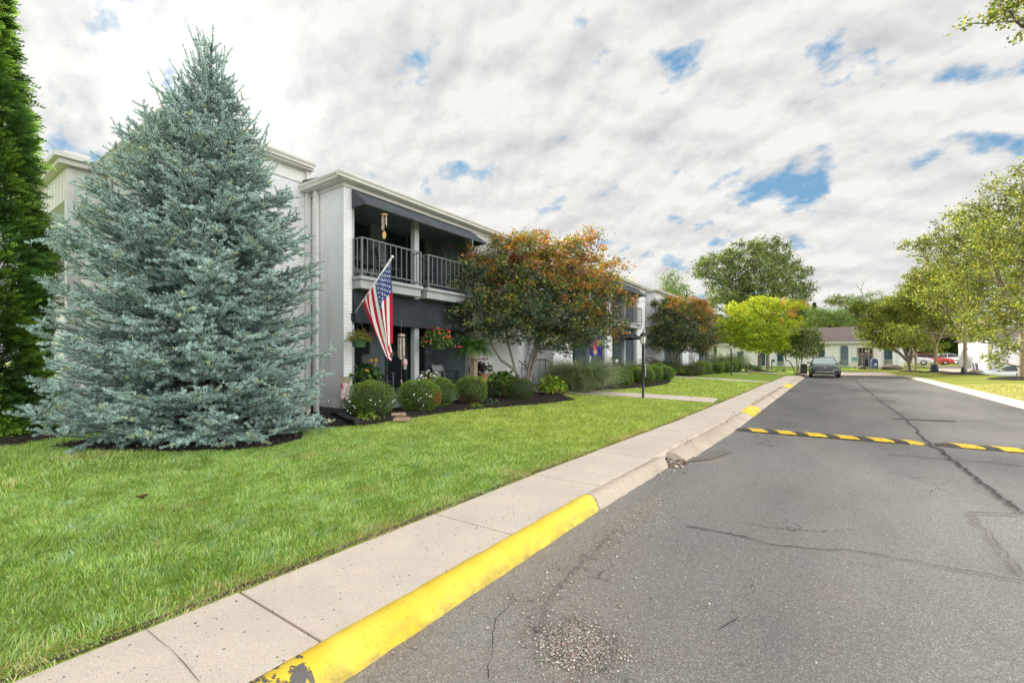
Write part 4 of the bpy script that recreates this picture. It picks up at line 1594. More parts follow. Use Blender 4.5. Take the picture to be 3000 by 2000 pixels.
# ---- maples
def purple_maple(rng, p, b):
    n = len(p)
    cols = np.array([[0.055, 0.100, 0.062], [0.085, 0.135, 0.058], [0.105, 0.090, 0.070], [0.22, 0.25, 0.055], [0.40, 0.16, 0.03], [0.60, 0.26, 0.03], [0.32, 0.32, 0.04], [0.48, 0.16, 0.11], [0.24, 0.12, 0.045]])
    h = p[:, 2] - b[2]
    # turned leaves: on the top and the far (street-wise) shoulder of the crown, in sprays
    k = np.sin(p[:, 0] * 2.1 + 0.4) * np.sin(p[:, 1] * 1.7 + 1.1) * np.sin(p[:, 2] * 2.3)
    turn = np.clip((h - 2.3) * 0.40 + (p[:, 1] - b[1]) * 0.26 + 0.5 * k + rng.normal(size=n) * 0.16, 0, 1)
    # neighbouring leaves of one spray turn together
    q = np.floor(p / np.array([0.34, 0.34, 0.22])).astype(np.int64)
    hsh = ((q[:, 0] * 73856093) ^ (q[:, 1] * 19349663) ^ (q[:, 2] * 83492791)) & 0xFFFF
    cell = np.random.default_rng(3).random(65536)
    cell2 = np.random.default_rng(4).random(65536)
    r = np.where(rng.random(n) < 0.75, cell[hsh], rng.random(n))
    r2 = np.where(rng.random(n) < 0.7, cell2[hsh], rng.random(n))
    i = np.where(r > turn, np.searchsorted([0.36, 0.66, 0.84], r2), 3 + np.searchsorted([0.26, 0.48, 0.62, 0.80, 0.88], r2))
    return np.clip(cols[i] * (1 + rng.normal(size=(n, 1)) * 0.2), 0.004, 0.8)


b1 = Vector((-6.95, 11.6, 0)); b1.z = lz(b1.x, b1.y) + 0.05
g1 = lambda x, y, d=None: tuple(np.array(at(x, y, d or 13.55)) - np.array(b1))
ctr = at(1525, 1160, 13.55)
b1 = Vector((ctr.x, ctr.y, lz(ctr.x, ctr.y) + 0.04))


def px_lobe(b, x, y, d, rx, ry, depth, f=1.0):
    """A lobe of a crown about photo pixel x, y at depth d, rx and ry in pixels."""
    p = at(x, y, d) - b
    return (p.x, p.y, p.z, (rx * d / F_PX) * 0.5 + depth * 0.5, (rx * d / F_PX) * 0.5 + depth * 0.5, ry * d / F_PX)


L1 = [px_lobe(b1, *a) for a in ((1400, 850, 13.0, 95, 125, 1.0), (1480, 760, 13.4, 95, 75, 1.0), (1560, 800, 13.6, 150, 110, 1.5), (1680, 780, 13.8, 110, 90, 1.1),
                               (1730, 880, 13.8, 105, 100, 1.2), (1660, 940, 13.3, 130, 90, 1.3), (1440, 930, 12.9, 110, 80, 1.2), (1560, 930, 12.6, 120, 80, 1.2), (1760, 960, 13.8, 80, 60, 0.8),
                               (1350, 950, 12.6, 60, 70, 0.6), (1400, 740, 13.2, 50, 55, 0.4), (1555, 700, 13.5, 55, 32, 0.4), (1700, 700, 13.9, 60, 32, 0.4), (1800, 800, 14.2, 50, 45, 0.4), (1620, 1000, 13.3, 90, 40, 0.8), (1615, 765, 13.6, 120, 75, 1.0), (1545, 860, 13.2, 120, 100, 1.2), (1610, 890, 13.0, 120, 90, 1.2))]
tp = lambda x, y, d: tuple(np.array(at(x, y, d)) - np.array(b1))
TR1 = [[(0.05, 0, -0.1), tp(1518, 1120, 13.5), tp(1503, 1060, 13.4), tp(1490, 1010, 13.3), tp(1480, 940, 13.2)],
       [(0.12, 0.08, -0.1), tp(1553, 1110, 13.6), tp(1566, 1050, 13.7), tp(1580, 990, 13.7), tp(1640, 900, 13.7)],
       [(0.08, 0.05, -0.1), tp(1545, 1110, 13.5), tp(1552, 1060, 13.4), tp(1566, 1020, 13.3), tp(1575, 940, 13.2)],
       [(0.0, 0.0, -0.1), tp(1528, 1115, 13.4), tp(1505, 1080, 13.2), tp(1468, 1055, 13.0), tp(1440, 1010, 12.9), tp(1418, 950, 12.8)],
       [(0.04, 0.1, -0.1), tp(1535, 1110, 13.7), tp(1540, 1070, 13.9), tp(1547, 1030, 14.0), tp(1550, 960, 14.1)]]
broad_tree("japanese_maple", b1, TR1, L1, 980, 40000, 0.075, None, "large multi-stemmed purple maple turning orange in front of the porches", "tree", seed=11, rc=0.24, tip=0.0045, r_max=0.062,
           wood="barkg", star=True, colfn=purple_maple, shell=0.3, flat=0.5, power=0.42, bow=0.3)

b2 = at(1972, 1100, 26.4); b2.z = lz(b2.x, b2.y) + 0.05
L2 = [px_lobe(b2, *a) for a in ((1960, 930, 26, 60, 70, 1.0), (2035, 945, 26.6, 65, 75, 1.2), (1990, 985, 26, 85, 45, 1.4), (2060, 1000, 26.5, 50, 45, 0.8), (1930, 985, 26, 35, 50, 0.6), (1965, 895, 26.4, 50, 28, 0.6), (2040, 900, 26.8, 40, 25, 0.5))]
tp2 = lambda x, y, d: tuple(np.array(at(x, y, d)) - np.array(b2))
TR2 = [[(0, 0, -0.1), tp2(1973, 1080, 26.4), tp2(1968, 1050, 26.4), tp2(1950, 1010, 26.3), tp2(1945, 950, 26.2)], [(0.03, 0.03, -0.1), tp2(1975, 1075, 26.5), tp2(1985, 1040, 26.6), tp2(2020, 1000, 26.7)], [(0.02, 0, -0.1), tp2(1974, 1070, 26.4), tp2(1975, 1010, 26.5), tp2(1985, 930, 26.5)]]
broad_tree("japanese_maple", b2, TR2, L2, 620, 30000, 0.085, None, "round purple maple turning rusty brown, behind the near lamp post", "tree", seed=12, rc=0.3, tip=0.006, r_max=0.085, wood="bark",
           star=True, colfn=purple_maple, shell=0.3, flat=0.5)


def yellow_maple(rng, p, b):
    n = len(p)
    cols = np.array([[0.36, 0.47, 0.03], [0.50, 0.56, 0.04], [0.64, 0.63, 0.06], [0.20, 0.33, 0.03], [0.62, 0.33, 0.07]])
    k = np.sin(p[:, 0] * 1.4) * np.sin(p[:, 1] * 1.2 + 2) * np.sin(p[:, 2] * 1.8)
    h = np.clip((p[:, 2] - b[2] - 2.2) / 3.5 + 0.25 * k + rng.normal(size=n) * 0.12, 0, 1)
    r = rng.random(n)
    i = np.where(r < 0.75 - 0.55 * h, rng.choice([3, 0], n, p=[0.6, 0.4]), rng.choice([0, 1, 2], n, p=[0.35, 0.4, 0.25]))
    side = (p[:, 0] - b[0]) * CY + (p[:, 1] - b[1]) * SY
    i = np.where((side > 1.4) & (h > 0.55) & (np.sin(p[:, 0] * 3) * np.sin(p[:, 2] * 3) > 0.25), 4, i)
    return np.clip(cols[i] * (1 + rng.normal(size=(n, 1)) * 0.15), 0.01, 0.9)


b3 = at(2224, 1091, 40.0); b3.z = lz(b3.x, b3.y)
L3 = [px_lobe(b3, *a) for a in ((2175, 940, 39.5, 70, 55, 2.0), (2235, 910, 40, 65, 45, 2.0), (2290, 960, 40, 65, 50, 2.0), (2145, 985, 39.5, 50, 35, 1.5), (2225, 985, 38.5, 75, 45, 2.2), (2320, 995, 40, 48, 32, 1.4), (2280, 905, 41, 40, 30, 1.2), (2335, 895, 41, 32, 14, 0.6), (2250, 1010, 39, 60, 24, 1.5))]
tp3 = lambda x, y, d: tuple(np.array(at(x, y, d)) - np.array(b3))
broad_tree("yellow_maple", b3, [[(0, 0, -0.1), tp3(2224, 1050, 40), tp3(2226, 1010, 40), tp3(2228, 960, 40)]], L3, 700, 34000, 0.14, None, "round yellow-leaved maple in a mulch ring on the lawn beyond the lamps", "tree", seed=13, rc=0.36, tip=0.013,
           r_max=0.16, wood="barkg", star=False, colfn=yellow_maple, shell=0.35, flat=0.55, aspect=0.75)

GREEN = [[0.09, 0.16, 0.035], [0.14, 0.23, 0.05], [0.20, 0.29, 0.07], [0.06, 0.11, 0.03]]
PEAR = [[0.15, 0.20, 0.045], [0.23, 0.29, 0.055], [0.34, 0.39, 0.065], [0.09, 0.13, 0.035], [0.46, 0.46, 0.075]]
OLIVE = [[0.13, 0.185, 0.065], [0.19, 0.25, 0.085], [0.27, 0.33, 0.11], [0.09, 0.13, 0.05]]

b4 = at(2249, 1084, 50.0); b4.z = lz(b4.x, b4.y)
L4 = [px_lobe(b4, *a) for a in ((2100, 780, 50, 60, 45, 2.5), (2130, 850, 50, 70, 60, 2.5), (2180, 750, 50, 70, 40, 2.5), (2250, 740, 51, 65, 45, 2.5), (2230, 820, 49, 90, 70, 3.5), (2310, 810, 51, 65, 50, 2.5), (2340, 850, 51, 40, 35, 1.5), (2060, 790, 50, 30, 40, 1.0), (2300, 870, 50, 60, 40, 2), (2170, 890, 49, 70, 35, 2.5))]
tp4 = lambda x, y, d: tuple(np.array(at(x, y, d)) - np.array(b4))
broad_tree("shade_tree", b4, [[(0, 0, -0.1), tp4(2248, 1040, 50), tp4(2240, 980, 50), tp4(2215, 880, 50), tp4(2190, 800, 50)], [tp4(2245, 1020, 50), tp4(2255, 930, 50), tp4(2265, 840, 50), tp4(2262, 780, 50)], [tp4(2235, 960, 50), tp4(2160, 880, 50), tp4(2120, 800, 50)]], L4, 760, 24000, 0.22, OLIVE,
           "tallest olive-green shade tree, spreading above the yellow maple", "tree", seed=14, rc=0.5, tip=0.02, r_max=0.27, wood="barkg", shell=0.35, flat=0.6)

b5 = at(2333, 1092, 39.0); b5.z = lz(b5.x, b5.y)
L5 = [px_lobe(b5, *a) for a in ((2360, 990, 39, 50, 30, 1.2), (2300, 1025, 39, 25, 22, 0.6), (2345, 1025, 38.5, 40, 25, 1.0), (2392, 1015, 39, 28, 18, 0.6), (2375, 1040, 39, 25, 15, 0.5))]
tp5 = lambda x, y, d: tuple(np.array(at(x, y, d)) - np.array(b5))
broad_tree("small_tree", b5, [[(0, 0, -0.1), tp5(2320, 1070, 39), tp5(2312, 1058, 39), tp5(2303, 1056, 39), tp5(2299, 1038, 39)], [(0.05, 0, -0.1), tp5(2334, 1060, 39), tp5(2336, 1030, 39)], [(0.12, 0, -0.1), tp5(2340, 1060, 39), tp5(2345, 1020, 39)], [(0.2, 0, -0.1), tp5(2346, 1070, 39), tp5(2352, 1040, 39), tp5(2385, 1030, 39)]], L5, 170, 4200, 0.15, OLIVE,
           "thin multi-stemmed small tree beside the parked dark sedan", "tree", seed=15, rc=0.4, tip=0.01, r_max=0.05, wood="bark", shell=0.3)

# ---- the row on the grass island to the right
ISL = "trees on the grass island"
isl = [(2994, 1117, 24.0, "tallest island tree, its airy crown cut off by the picture edge", 12.0, 3.2, 21), (2826, 1096, 32.5, "island tree with a dark stake bag at its base, second from the picture edge", 12.3, 4.0, 22),
       (2741, 1089, 39.5, "island tree with a dark watering bag tied round its trunk", 10.6, 3.4, 23), (2681, 1087, 44.0, "slender-trunked island tree standing against the old leaning tree", 9.0, 3.0, 24)]
for (x, y, d, lab, H, Rc, sd) in isl:
    b = at(x, y, d)
    b.z = lz(b.x, b.y) + 0.06
    rr = np.random.default_rng(sd)
    lob = [(0, 0, H * 0.52, Rc * 0.8, Rc * 0.8, H * 0.22), (0, 0, H * 0.78, Rc * 0.55, Rc * 0.55, H * 0.2)]
    for k in range(9):
        a = k * 2.4 + sd
        hh = 0.25 + 0.57 * k / 9
        q = Rc * (0.80 - 0.42 * (hh - 0.3))
        lob.append((math.cos(a) * q, math.sin(a) * q, H * hh, Rc * 0.34, Rc * 0.34, H * 0.075))
    if sd == 21:
        for a in ((2905, 1040, 23.5, 40, 40, 0.5), (2950, 1010, 23.5, 45, 35, 0.6), (2880, 980, 24, 45, 30, 0.8), (2860, 900, 24, 50, 40, 1.0), (2930, 940, 24, 60, 40, 1.0)):
            lob.append(px_lobe(b, *a))
    tr = [[(0, 0, -0.1), (0.02, 0, H * 0.10), (0, 0.02, H * 0.2), (0.05, 0, H * 0.5), (0, 0, H * 0.85)]]
    for k in range(5):
        a = k * 1.26 + sd
        tr.append([(0, 0, H * 0.21), (math.cos(a) * Rc * 0.17, math.sin(a) * Rc * 0.17, H * 0.34), (math.cos(a) * Rc * 0.5, math.sin(a) * Rc * 0.5, H * (0.55 + 0.04 * k))])
    broad_tree("street_tree", b, tr, lob, 950, 20000 if d < 40 else 14000, 0.125 if d < 30 else 0.15, PEAR, lab, "tree", ISL, seed=sd, rc=0.33, tip=0.013, r_max=0.235 if d < 30 else 0.25, wood="barkp",
               shell=0.15, flat=0.7, power=0.4, bow=0.15, flare=1.25)
b = at(2664, 1086, 46.0); b.z = lz(b.x, b.y)
tp6 = lambda x, y, d: tuple(np.array(at(x, y, d)) - np.array(b))
L6 = [px_lobe(b, *a) for a in ((2560, 960, 45, 45, 45, 1.8), (2620, 930, 46, 60, 45, 2.2), (2600, 1000, 44, 55, 25, 1.8), (2680, 960, 46, 55, 50, 2), (2530, 900, 46, 60, 20, 1.2), (2455, 880, 46, 35, 14, 0.8), (2650, 880, 47, 50, 35, 1.8))]
broad_tree("leaning_tree", b, [[(0, 0, -0.1), tp6(2662, 1060, 46), tp6(2630, 1030, 45.5), tp6(2595, 1010, 45), tp6(2580, 960, 45)], [tp6(2662, 1062, 46), tp6(2645, 1010, 46), tp6(2650, 950, 46)], [tp6(2664, 1060, 46), tp6(2676, 1000, 46), tp6(2690, 930, 46)], [tp6(2590, 980, 45), tp6(2520, 926, 46), tp6(2470, 895, 46), tp6(2440, 880, 46)]], L6, 620, 20000, 0.16,
           PEAR, "old dark-trunked tree forking low and leaning over the road end", "tree", seed=26, rc=0.42, tip=0.016, r_max=0.33, wood="bark", shell=0.3, flare=1.4)
# a bough of a nearer tree reaches into the picture from the right
b = Vector((8.6, 5.2, 0)); b.z = lz(b.x, b.y)
tp7 = lambda x, y, d: tuple(np.array(at(x, y, d)) - np.array(b))
L7 = [px_lobe(b, *a) for a in ((2960, 20, 7.6, 80, 28, 0.35), (2900, 55, 7.5, 60, 22, 0.25), (2840, 70, 7.5, 30, 15, 0.12), (3020, 70, 7.6, 60, 30, 0.3), (3060, -20, 7.6, 120, 60, 0.6), (3300, -100, 7.8, 300, 150, 1.5))]
broad_tree("street_tree", b, [[(0, 0, -0.1), (0, 0, 2.2), (-0.2, 0, 4.5), (-0.3, 0.1, 7.5)], [(0, 0, 2.4), tp7(3420, 60, 7.9), tp7(3180, 40, 7.7), tp7(3020, 60, 7.6), tp7(2890, 70, 7.5)]], L7, 330, 4600, 0.062,
           [[0.13, 0.19, 0.03], [0.22, 0.28, 0.04], [0.34, 0.34, 0.04], [0.09, 0.12, 0.03]], "leafy bough of a nearby tree hanging into the top corner of the sky", "tree", seed=31, rc=0.13, tip=0.0045, r_max=0.2, wood="bark", aspect=0.72, shell=0.2, bow=0.0)

# ---- the trees behind
BACK = "woods behind the far white building"
bk = [  # x, top y, base d, crown half-width px, label, colours
    (1965, 808, 66, 62, "bright green tree rising behind the roof of the apartment row", [[0.13, 0.22, 0.03], [0.19, 0.29, 0.04], [0.09, 0.16, 0.03]], 41, "tree behind"),
    (2405, 905, 92, 60, "pale green round tree left of the dark roof, above the parked sedan", [[0.16, 0.24, 0.05], [0.2, 0.28, 0.07], [0.11, 0.18, 0.04]], 42, None),
    (2465, 915, 96, 50, "gray-green tree right behind the ridge of the dark roof", [[0.13, 0.19, 0.07], [0.17, 0.23, 0.09], [0.1, 0.15, 0.06]], 43, None),
    (2350, 880, 104, 48, "dark green tree between the shade tree and the pine in the woods", GREEN, 44, None),
    (2545, 868, 98, 75, "deep green broad tree behind the dark roof and leaning tree", GREEN, 45, None),
    (2500, 876, 104, 50, "mid green tree in the woods under the dead twig", [[0.10, 0.17, 0.04], [0.14, 0.21, 0.05]], 46, None),
    (2640, 880, 100, 70, "green tree in the woods behind the row of island trees", GREEN, 47, None),
    (2715, 900, 98, 60, "tree in the woods above the parked red car", [[0.06, 0.11, 0.025], [0.09, 0.15, 0.03]], 48, None),
    (2790, 930, 92, 60, "dark tree behind the parking lot, between two island trunks", [[0.04, 0.08, 0.025], [0.07, 0.12, 0.03]], 49, None),
    (2870, 960, 88, 60, "light green tree behind the boulders and striped posts", [[0.14, 0.24, 0.035], [0.2, 0.3, 0.04], [0.08, 0.15, 0.03]], 50, None),
    (2960, 965, 105, 70, "tree beyond the roof of the right-hand white building", GREEN, 51, None),
    (2330, 905, 98, 40, "dark bushy tree just right of the yellow maple", [[0.05, 0.09, 0.03], [0.08, 0.13, 0.04]], 52, None),
    (2150, 930, 90, 80, "broad green tree behind the apartment row end and shade tree", GREEN, 53, None),
    (2040, 900, 84, 60, "green tree behind the far apartment roof", GREEN, 54, None),
]
for (x, yt, d, w, lab, cols, sd, _g) in bk:
    b = at(x, 1072, d)
    b.z = 0.7
    H = (HOR - yt) / F_PX * d + CAMZ - b.z
    Rc = 1.32 * w * d / F_PX
    H *= 1.09
    rr = np.random.default_rng(sd)
    lob = [(0, 0, H * 0.45, Rc * 0.8, Rc * 0.8, H * 0.38), (0, 0, H * 0.7, Rc * 0.62, Rc * 0.62, H * 0.28)]
    for k in range(8):
        a = k * 2.4 + sd
        lob.append((math.cos(a) * Rc * 0.6, math.sin(a) * Rc * 0.6, H * (0.2 + 0.6 * k / 8), Rc * 0.4, Rc * 0.4, H * 0.13))
    broad_tree("bright_tree" if sd == 41 else "woodland_tree", b, [[(0, 0, -0.2), (0, 0, H * 0.3), (0.1, 0, H * 0.8)]], lob, 600, 22000, 0.27 if d > 80 else 0.17, cols, lab, "tree", BACK if sd != 41 else None, seed=sd, rc=0.9, tip=0.02, r_max=0.2, wood="bark",
               shell=0.45, flat=0.6)
# small pine top in the woods, and a dead twiggy top
b = at(2385, 1072, 120); b.z = 0.8
H = (HOR - 888) / F_PX * 120 + CAMZ - 0.8
rng = np.random.default_rng(60)
rt = thing("pine_tree", tuple(b), "distant dark pine with a pointed top among the woods", "tree")
V, F_ = tubes([np.array(b), np.array(b) + [0, 0, H * 0.6]], [np.array(b) + [0, 0, H * 0.6], np.array(b) + [0, 0, H]], [0.25, 0.15], [0.15, 0.03], 6)
fmesh("trunk", V, F_, M["barkd"], rt)
f = rng.random(5000)
a = rng.random(5000) * 6.283
rad = 4.0 * (1 - f) ** 0.9 * rng.random(5000) ** 0.5 * (0.8 + 0.25 * np.sin(f * 50))
p = np.array(b) + np.stack([np.cos(a) * rad, np.sin(a) * rad, H * (0.3 + 0.7 * f)], -1)
V, F_, _ = rand_leaves(rng, p, 0.5, 0.0, 0.35)
fmesh("crown", V, F_, LEAF, rt, palette(rng, 5000, [[0.03, 0.06, 0.04], [0.05, 0.085, 0.055]]))
b = at(2528, 1072, 90); b.z = 0.7
tp8 = lambda x, y: np.array(at(x, y, 90))
sg = [((2540, 930), (2530, 880), .12, .09), ((2530, 880), (2522, 850), .09, .07), ((2522, 850), (2510, 838), .06, .03), ((2522, 850), (2530, 830), .06, .03), ((2530, 830), (2533, 824), .03, .02), ((2516, 844), (2507, 830), .04, .02), ((2510, 838), (2505, 838), .03, .02), ((2526, 842), (2521, 828), .03, .02), ((2530, 830), (2527, 822), .025, .015)]
rt = thing("dead_tree", tuple(b), "bare dead treetop sticking up above the woods", "tree")
A_ = [np.array(b)] + [tp8(*s[0]) for s in sg]
B_ = [tp8(2540, 930)] + [tp8(*s[1]) for s in sg]
V, F_ = tubes(A_, B_, [0.25] + [s[2] for s in sg], [0.12] + [s[3] for s in sg], 5)
fmesh("trunk", V, F_, M["barkg"], rt)


# ---- clipped boxwoods
def boxwood_at(name, u, v, w, h, label, group, n=7000, seed=1, brown=None, cols=None, lift=0.0, leaf=0.021, sq=2.4):
    rng = np.random.default_rng(seed)
    z = lz(u, v) + lift
    root = thing(name, (u, v, z), label, "shrub", group)
    c = np.array([u, v, z + h * 0.52])
    rx, rz = w / 2, h / 2
    d = nrm(rng.normal(size=(n, 3)))
    q = 1.0 / (np.abs(d[:, 0:1]) ** sq + np.abs(d[:, 1:2]) ** sq + np.abs(d[:, 2:3]) ** sq) ** (1 / sq)
    lump = 1 + 0.05 * np.sin(d[:, 0] * 5 + seed) * np.sin(d[:, 1] * 4.4 + seed * 2) + 0.04 * np.sin(d[:, 2] * 7 + seed) * np.sin(d[:, 0] * 9) + (rng.random(n) < 0.02) * 0.06
    r = (0.80 + 0.21 * rng.random(n) ** 0.55) * lump
    e = np.array([rx, rx, rz])
    p = c + d * q * r[:, None] * e
    nm = nrm(d / e)
    out = nrm(nm * 0.7 + rng.normal(size=(n, 3)) * 0.6 + np.array([0, 0, 0.25]))
    sd = nrm(np.cross(out, rng.normal(size=(n, 3))))
    L = leaf * rng.uniform(0.75, 1.3, n)
    V, F_ = diamonds(p, out, sd, L, L * 0.62, 0.15)
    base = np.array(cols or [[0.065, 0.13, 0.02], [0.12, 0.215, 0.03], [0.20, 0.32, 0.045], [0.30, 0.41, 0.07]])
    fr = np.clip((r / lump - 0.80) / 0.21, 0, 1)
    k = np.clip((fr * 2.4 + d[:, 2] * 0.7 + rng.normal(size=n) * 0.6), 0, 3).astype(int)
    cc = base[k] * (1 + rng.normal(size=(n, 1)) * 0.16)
    if brown:
        for bd in brown:
            bv = np.array(bd[:3]) / np.linalg.norm(bd[:3])
            m = (d @ bv > bd[3] + rng.normal(size=n) * 0.05)
            cc[m] = np.array(bd[4:7]) * (1 + rng.normal(size=(m.sum(), 1)) * 0.25)
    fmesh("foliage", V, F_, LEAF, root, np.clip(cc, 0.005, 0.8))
    # the dense twigs inside
    mbt = MB()
    rnd = random.Random(seed)
    for i in range(26):
        dv = nrm(rng.normal(size=3) + np.array([0, 0, 0.4]))
        tip = c + dv * e * 0.86
        mid = np.array([u, v, z]) * 0.5 + tip * 0.5 + np.array([0, 0, 0.03])
        mbt.tube([(u + rnd.uniform(-.05, .05), v + rnd.uniform(-.05, .05), z - 0.02), tuple(mid), tuple(tip)], [0.012, 0.007, 0.003], 4, False)
    mbt.ball(tuple(c - np.array([0, 0, 0.02])), 1.0, 14, 9, (rx * 0.80, rx * 0.80, rz * 0.82), seed, 0.04)
    mbt.build("stem", TWIG, root)
    return root


TWIG = pm("twiggy_inside", (0.022, 0.035, 0.012), 0.95, 0.5, 30, 0.8)
BX = "clipped round boxwoods along the beds"


def bx_px(x, d, w, h, label, **k):
    p = at(x, 1150, d)
    return boxwood_at("boxwood", p.x, p.y, w, h, label, BX, **k)


bx_px(1084, 9.55, 0.95, 0.74, "largest round boxwood at the brick corner beside the garden flag", seed=1, n=9500)
bx_px(1228, 10.45, 0.96, 0.72, "round boxwood with a rusty orange side, second from the brick corner", seed=2, n=9500, brown=[(CY * 1.0, SY * 1.0 - 0.25, -0.12, 0.93, 0.42, 0.16, 0.03)])
bx_px(1284, 11.35, 0.80, 0.74, "round boxwood half hidden behind the one with an orange side", seed=3, n=7500)
bx_px(1380, 11.9, 0.84, 0.74, "round boxwood with brown bare twigs at its foot, in front of the fern stand", seed=4, n=8000, brown=[(0.3, -0.6, -0.9, 0.72, 0.12, 0.075, 0.04)])
bx_px(1520, 13.0, 0.86, 0.62, "dull round boxwood at the foot of the large purple maple", seed=5, n=8000, cols=[[0.035, 0.065, 0.014], [0.06, 0.11, 0.02], [0.09, 0.15, 0.03], [0.13, 0.2, 0.04]], brown=[(-0.8, -0.7, -0.2, 0.85, 0.13, 0.09, 0.05)])
bx_px(1437, 13.3, 0.5, 0.5, "small dark boxwood tucked beside the bronze bucket", seed=6, n=3500, cols=[[0.03, 0.06, 0.02], [0.05, 0.09, 0.03], [0.07, 0.12, 0.04], [0.09, 0.15, 0.05]])
SB = [(1824, 18.2, 0.80, 0.72, "clipped boxwood at the front of the second bed, left of the near lamp post"), (1868, 20.4, 0.85, 0.70, "boxwood directly behind the near lamp post"), (1862, 22.2, 0.8, 0.72, "boxwood in the second bed, mostly hidden behind the lamp post and its neighbours"),
      (1893, 19.9, 0.74, 0.72, "boxwood just right of the near lamp post"), (1916, 21.6, 0.8, 0.76, "boxwood in the second bed, second right of the lamp post"), (1930, 23.6, 0.8, 0.82, "boxwood below the entrance handrails"), (1951, 22.6, 0.76, 0.72, "last boxwood of the second bed, left of the rusty maple trunk"),
      (2046, 28.3, 0.9, 0.85, "boxwood right of the rusty maple trunk, behind the drooping grass"), (2060, 29.6, 0.95, 0.85, "boxwood beside the white downspout of the far bay"),
      (2103, 31.3, 0.8, 0.72, "boxwood in the far bed, left of the middle lamp post"), (2128, 32.8, 0.85, 0.75, "boxwood in the far bed directly behind the middle lamp post"), (2143, 34.2, 0.9, 0.85, "boxwood in the far bed, right of the middle lamp post"), (2158, 35.5, 0.8, 0.8, "last boxwood of the far bed, beside the white hydrangea")]
for i, (x, d, w, h, lab) in enumerate(SB):
    bx_px(x, d, w, h, lab, seed=10 + i, n=4200 if d < 25 else 2200, leaf=0.03 if d < 25 else 0.045)


# ---- ornamental grasses
def grass_clump(u, v, H, R_, label, n=1500, seed=1, cols=None, lean=0.0, wide=0.011):
    rng = np.random.default_rng(seed)
    z = lz(u, v) + 0.03
    o = np.array([u, v, z])
    a = rng.random(n) * 6.283
    base = o + np.stack([np.cos(a), np.sin(a), 0 * a], -1) * (rng.random(n) ** 0.5 * R_ * 0.28)[:, None]
    az = a + rng.normal(size=n) * 0.5
    L = H * rng.uniform(0.75, 1.35, n)
    el = np.clip(rng.normal(1.12, 0.21, n), 0.6, 1.52)
    k = 7
    P = np.zeros((n, k + 1, 3))
    P[:, 0] = base
    for i in range(k):
        e = el - (i / k) ** 1.4 * rng.uniform(0.9, 2.7, n)
        P[:, i + 1] = P[:, i] + np.stack([np.cos(az) * np.cos(e), np.sin(az) * np.cos(e), np.sin(e)], -1) * (L / k)[:, None]
    P[:, :, 2] = np.maximum(P[:, :, 2], z + 0.01)
    sd = np.stack([-np.sin(az), np.cos(az), rng.normal(size=n) * 0.4], -1)
    w = np.array([0.8, 1.0, 1.0, 0.9, 0.8, 0.6, 0.4, 0.08])[None, :, None] * wide * 0.5
    V = np.stack([P - sd[:, None] * w, P + sd[:, None] * w], 2)
    idx = np.arange(n * (k + 1) * 2).reshape(n, k + 1, 2)
    F_ = np.stack([idx[:, :-1, 0], idx[:, :-1, 1], idx[:, 1:, 1], idx[:, 1:, 0]], -1).reshape(-1, 4)
    c = palette(rng, n, cols or [[0.15, 0.24, 0.115], [0.22, 0.32, 0.16], [0.31, 0.40, 0.22], [0.10, 0.17, 0.08], [0.42, 0.43, 0.26]], None, 0.15)
    ob = fmesh("ornamental_grass", V.reshape(-1, 3), F_, BLADE, None, np.repeat(c, k, 0), origin=(u, v, z))
    return tag(ob, label, "grass plant", "ornamental grasses in the beds")


p = at(1702, 1150, 15.9); grass_clump(p.x, p.y, 1.34, 1.4, "huge arching pale green grass clump beside the walkway", 5200, 1, wide=0.012)
p = at(1850, 1100, 22.8); grass_clump(p.x, p.y, 1.15, 0.9, "upright grass clump behind the near lamp post boxwoods", 1500, 2, wide=0.014)
p = at(2010, 1090, 27.2); grass_clump(p.x, p.y, 0.95, 1.2, "low grass clump flopping over the bed edge right of the rusty maple", 1300, 3, cols=[[0.07, 0.12, 0.05], [0.11, 0.16, 0.07], [0.2, 0.22, 0.1]], wide=0.016)
p = at(1944, 1080, 26.4); grass_clump(p.x, p.y, 1.25, 0.9, "dark grass clump behind the rusty maple trunk", 1100, 4, cols=[[0.07, 0.12, 0.05], [0.10, 0.15, 0.07]], wide=0.016)
p = at(2130, 1075, 36.0); grass_clump(p.x, p.y, 1.75, 1.6, "tall far grass clump with straw tops behind the far bed boxwoods", 1700, 5, wide=0.022)


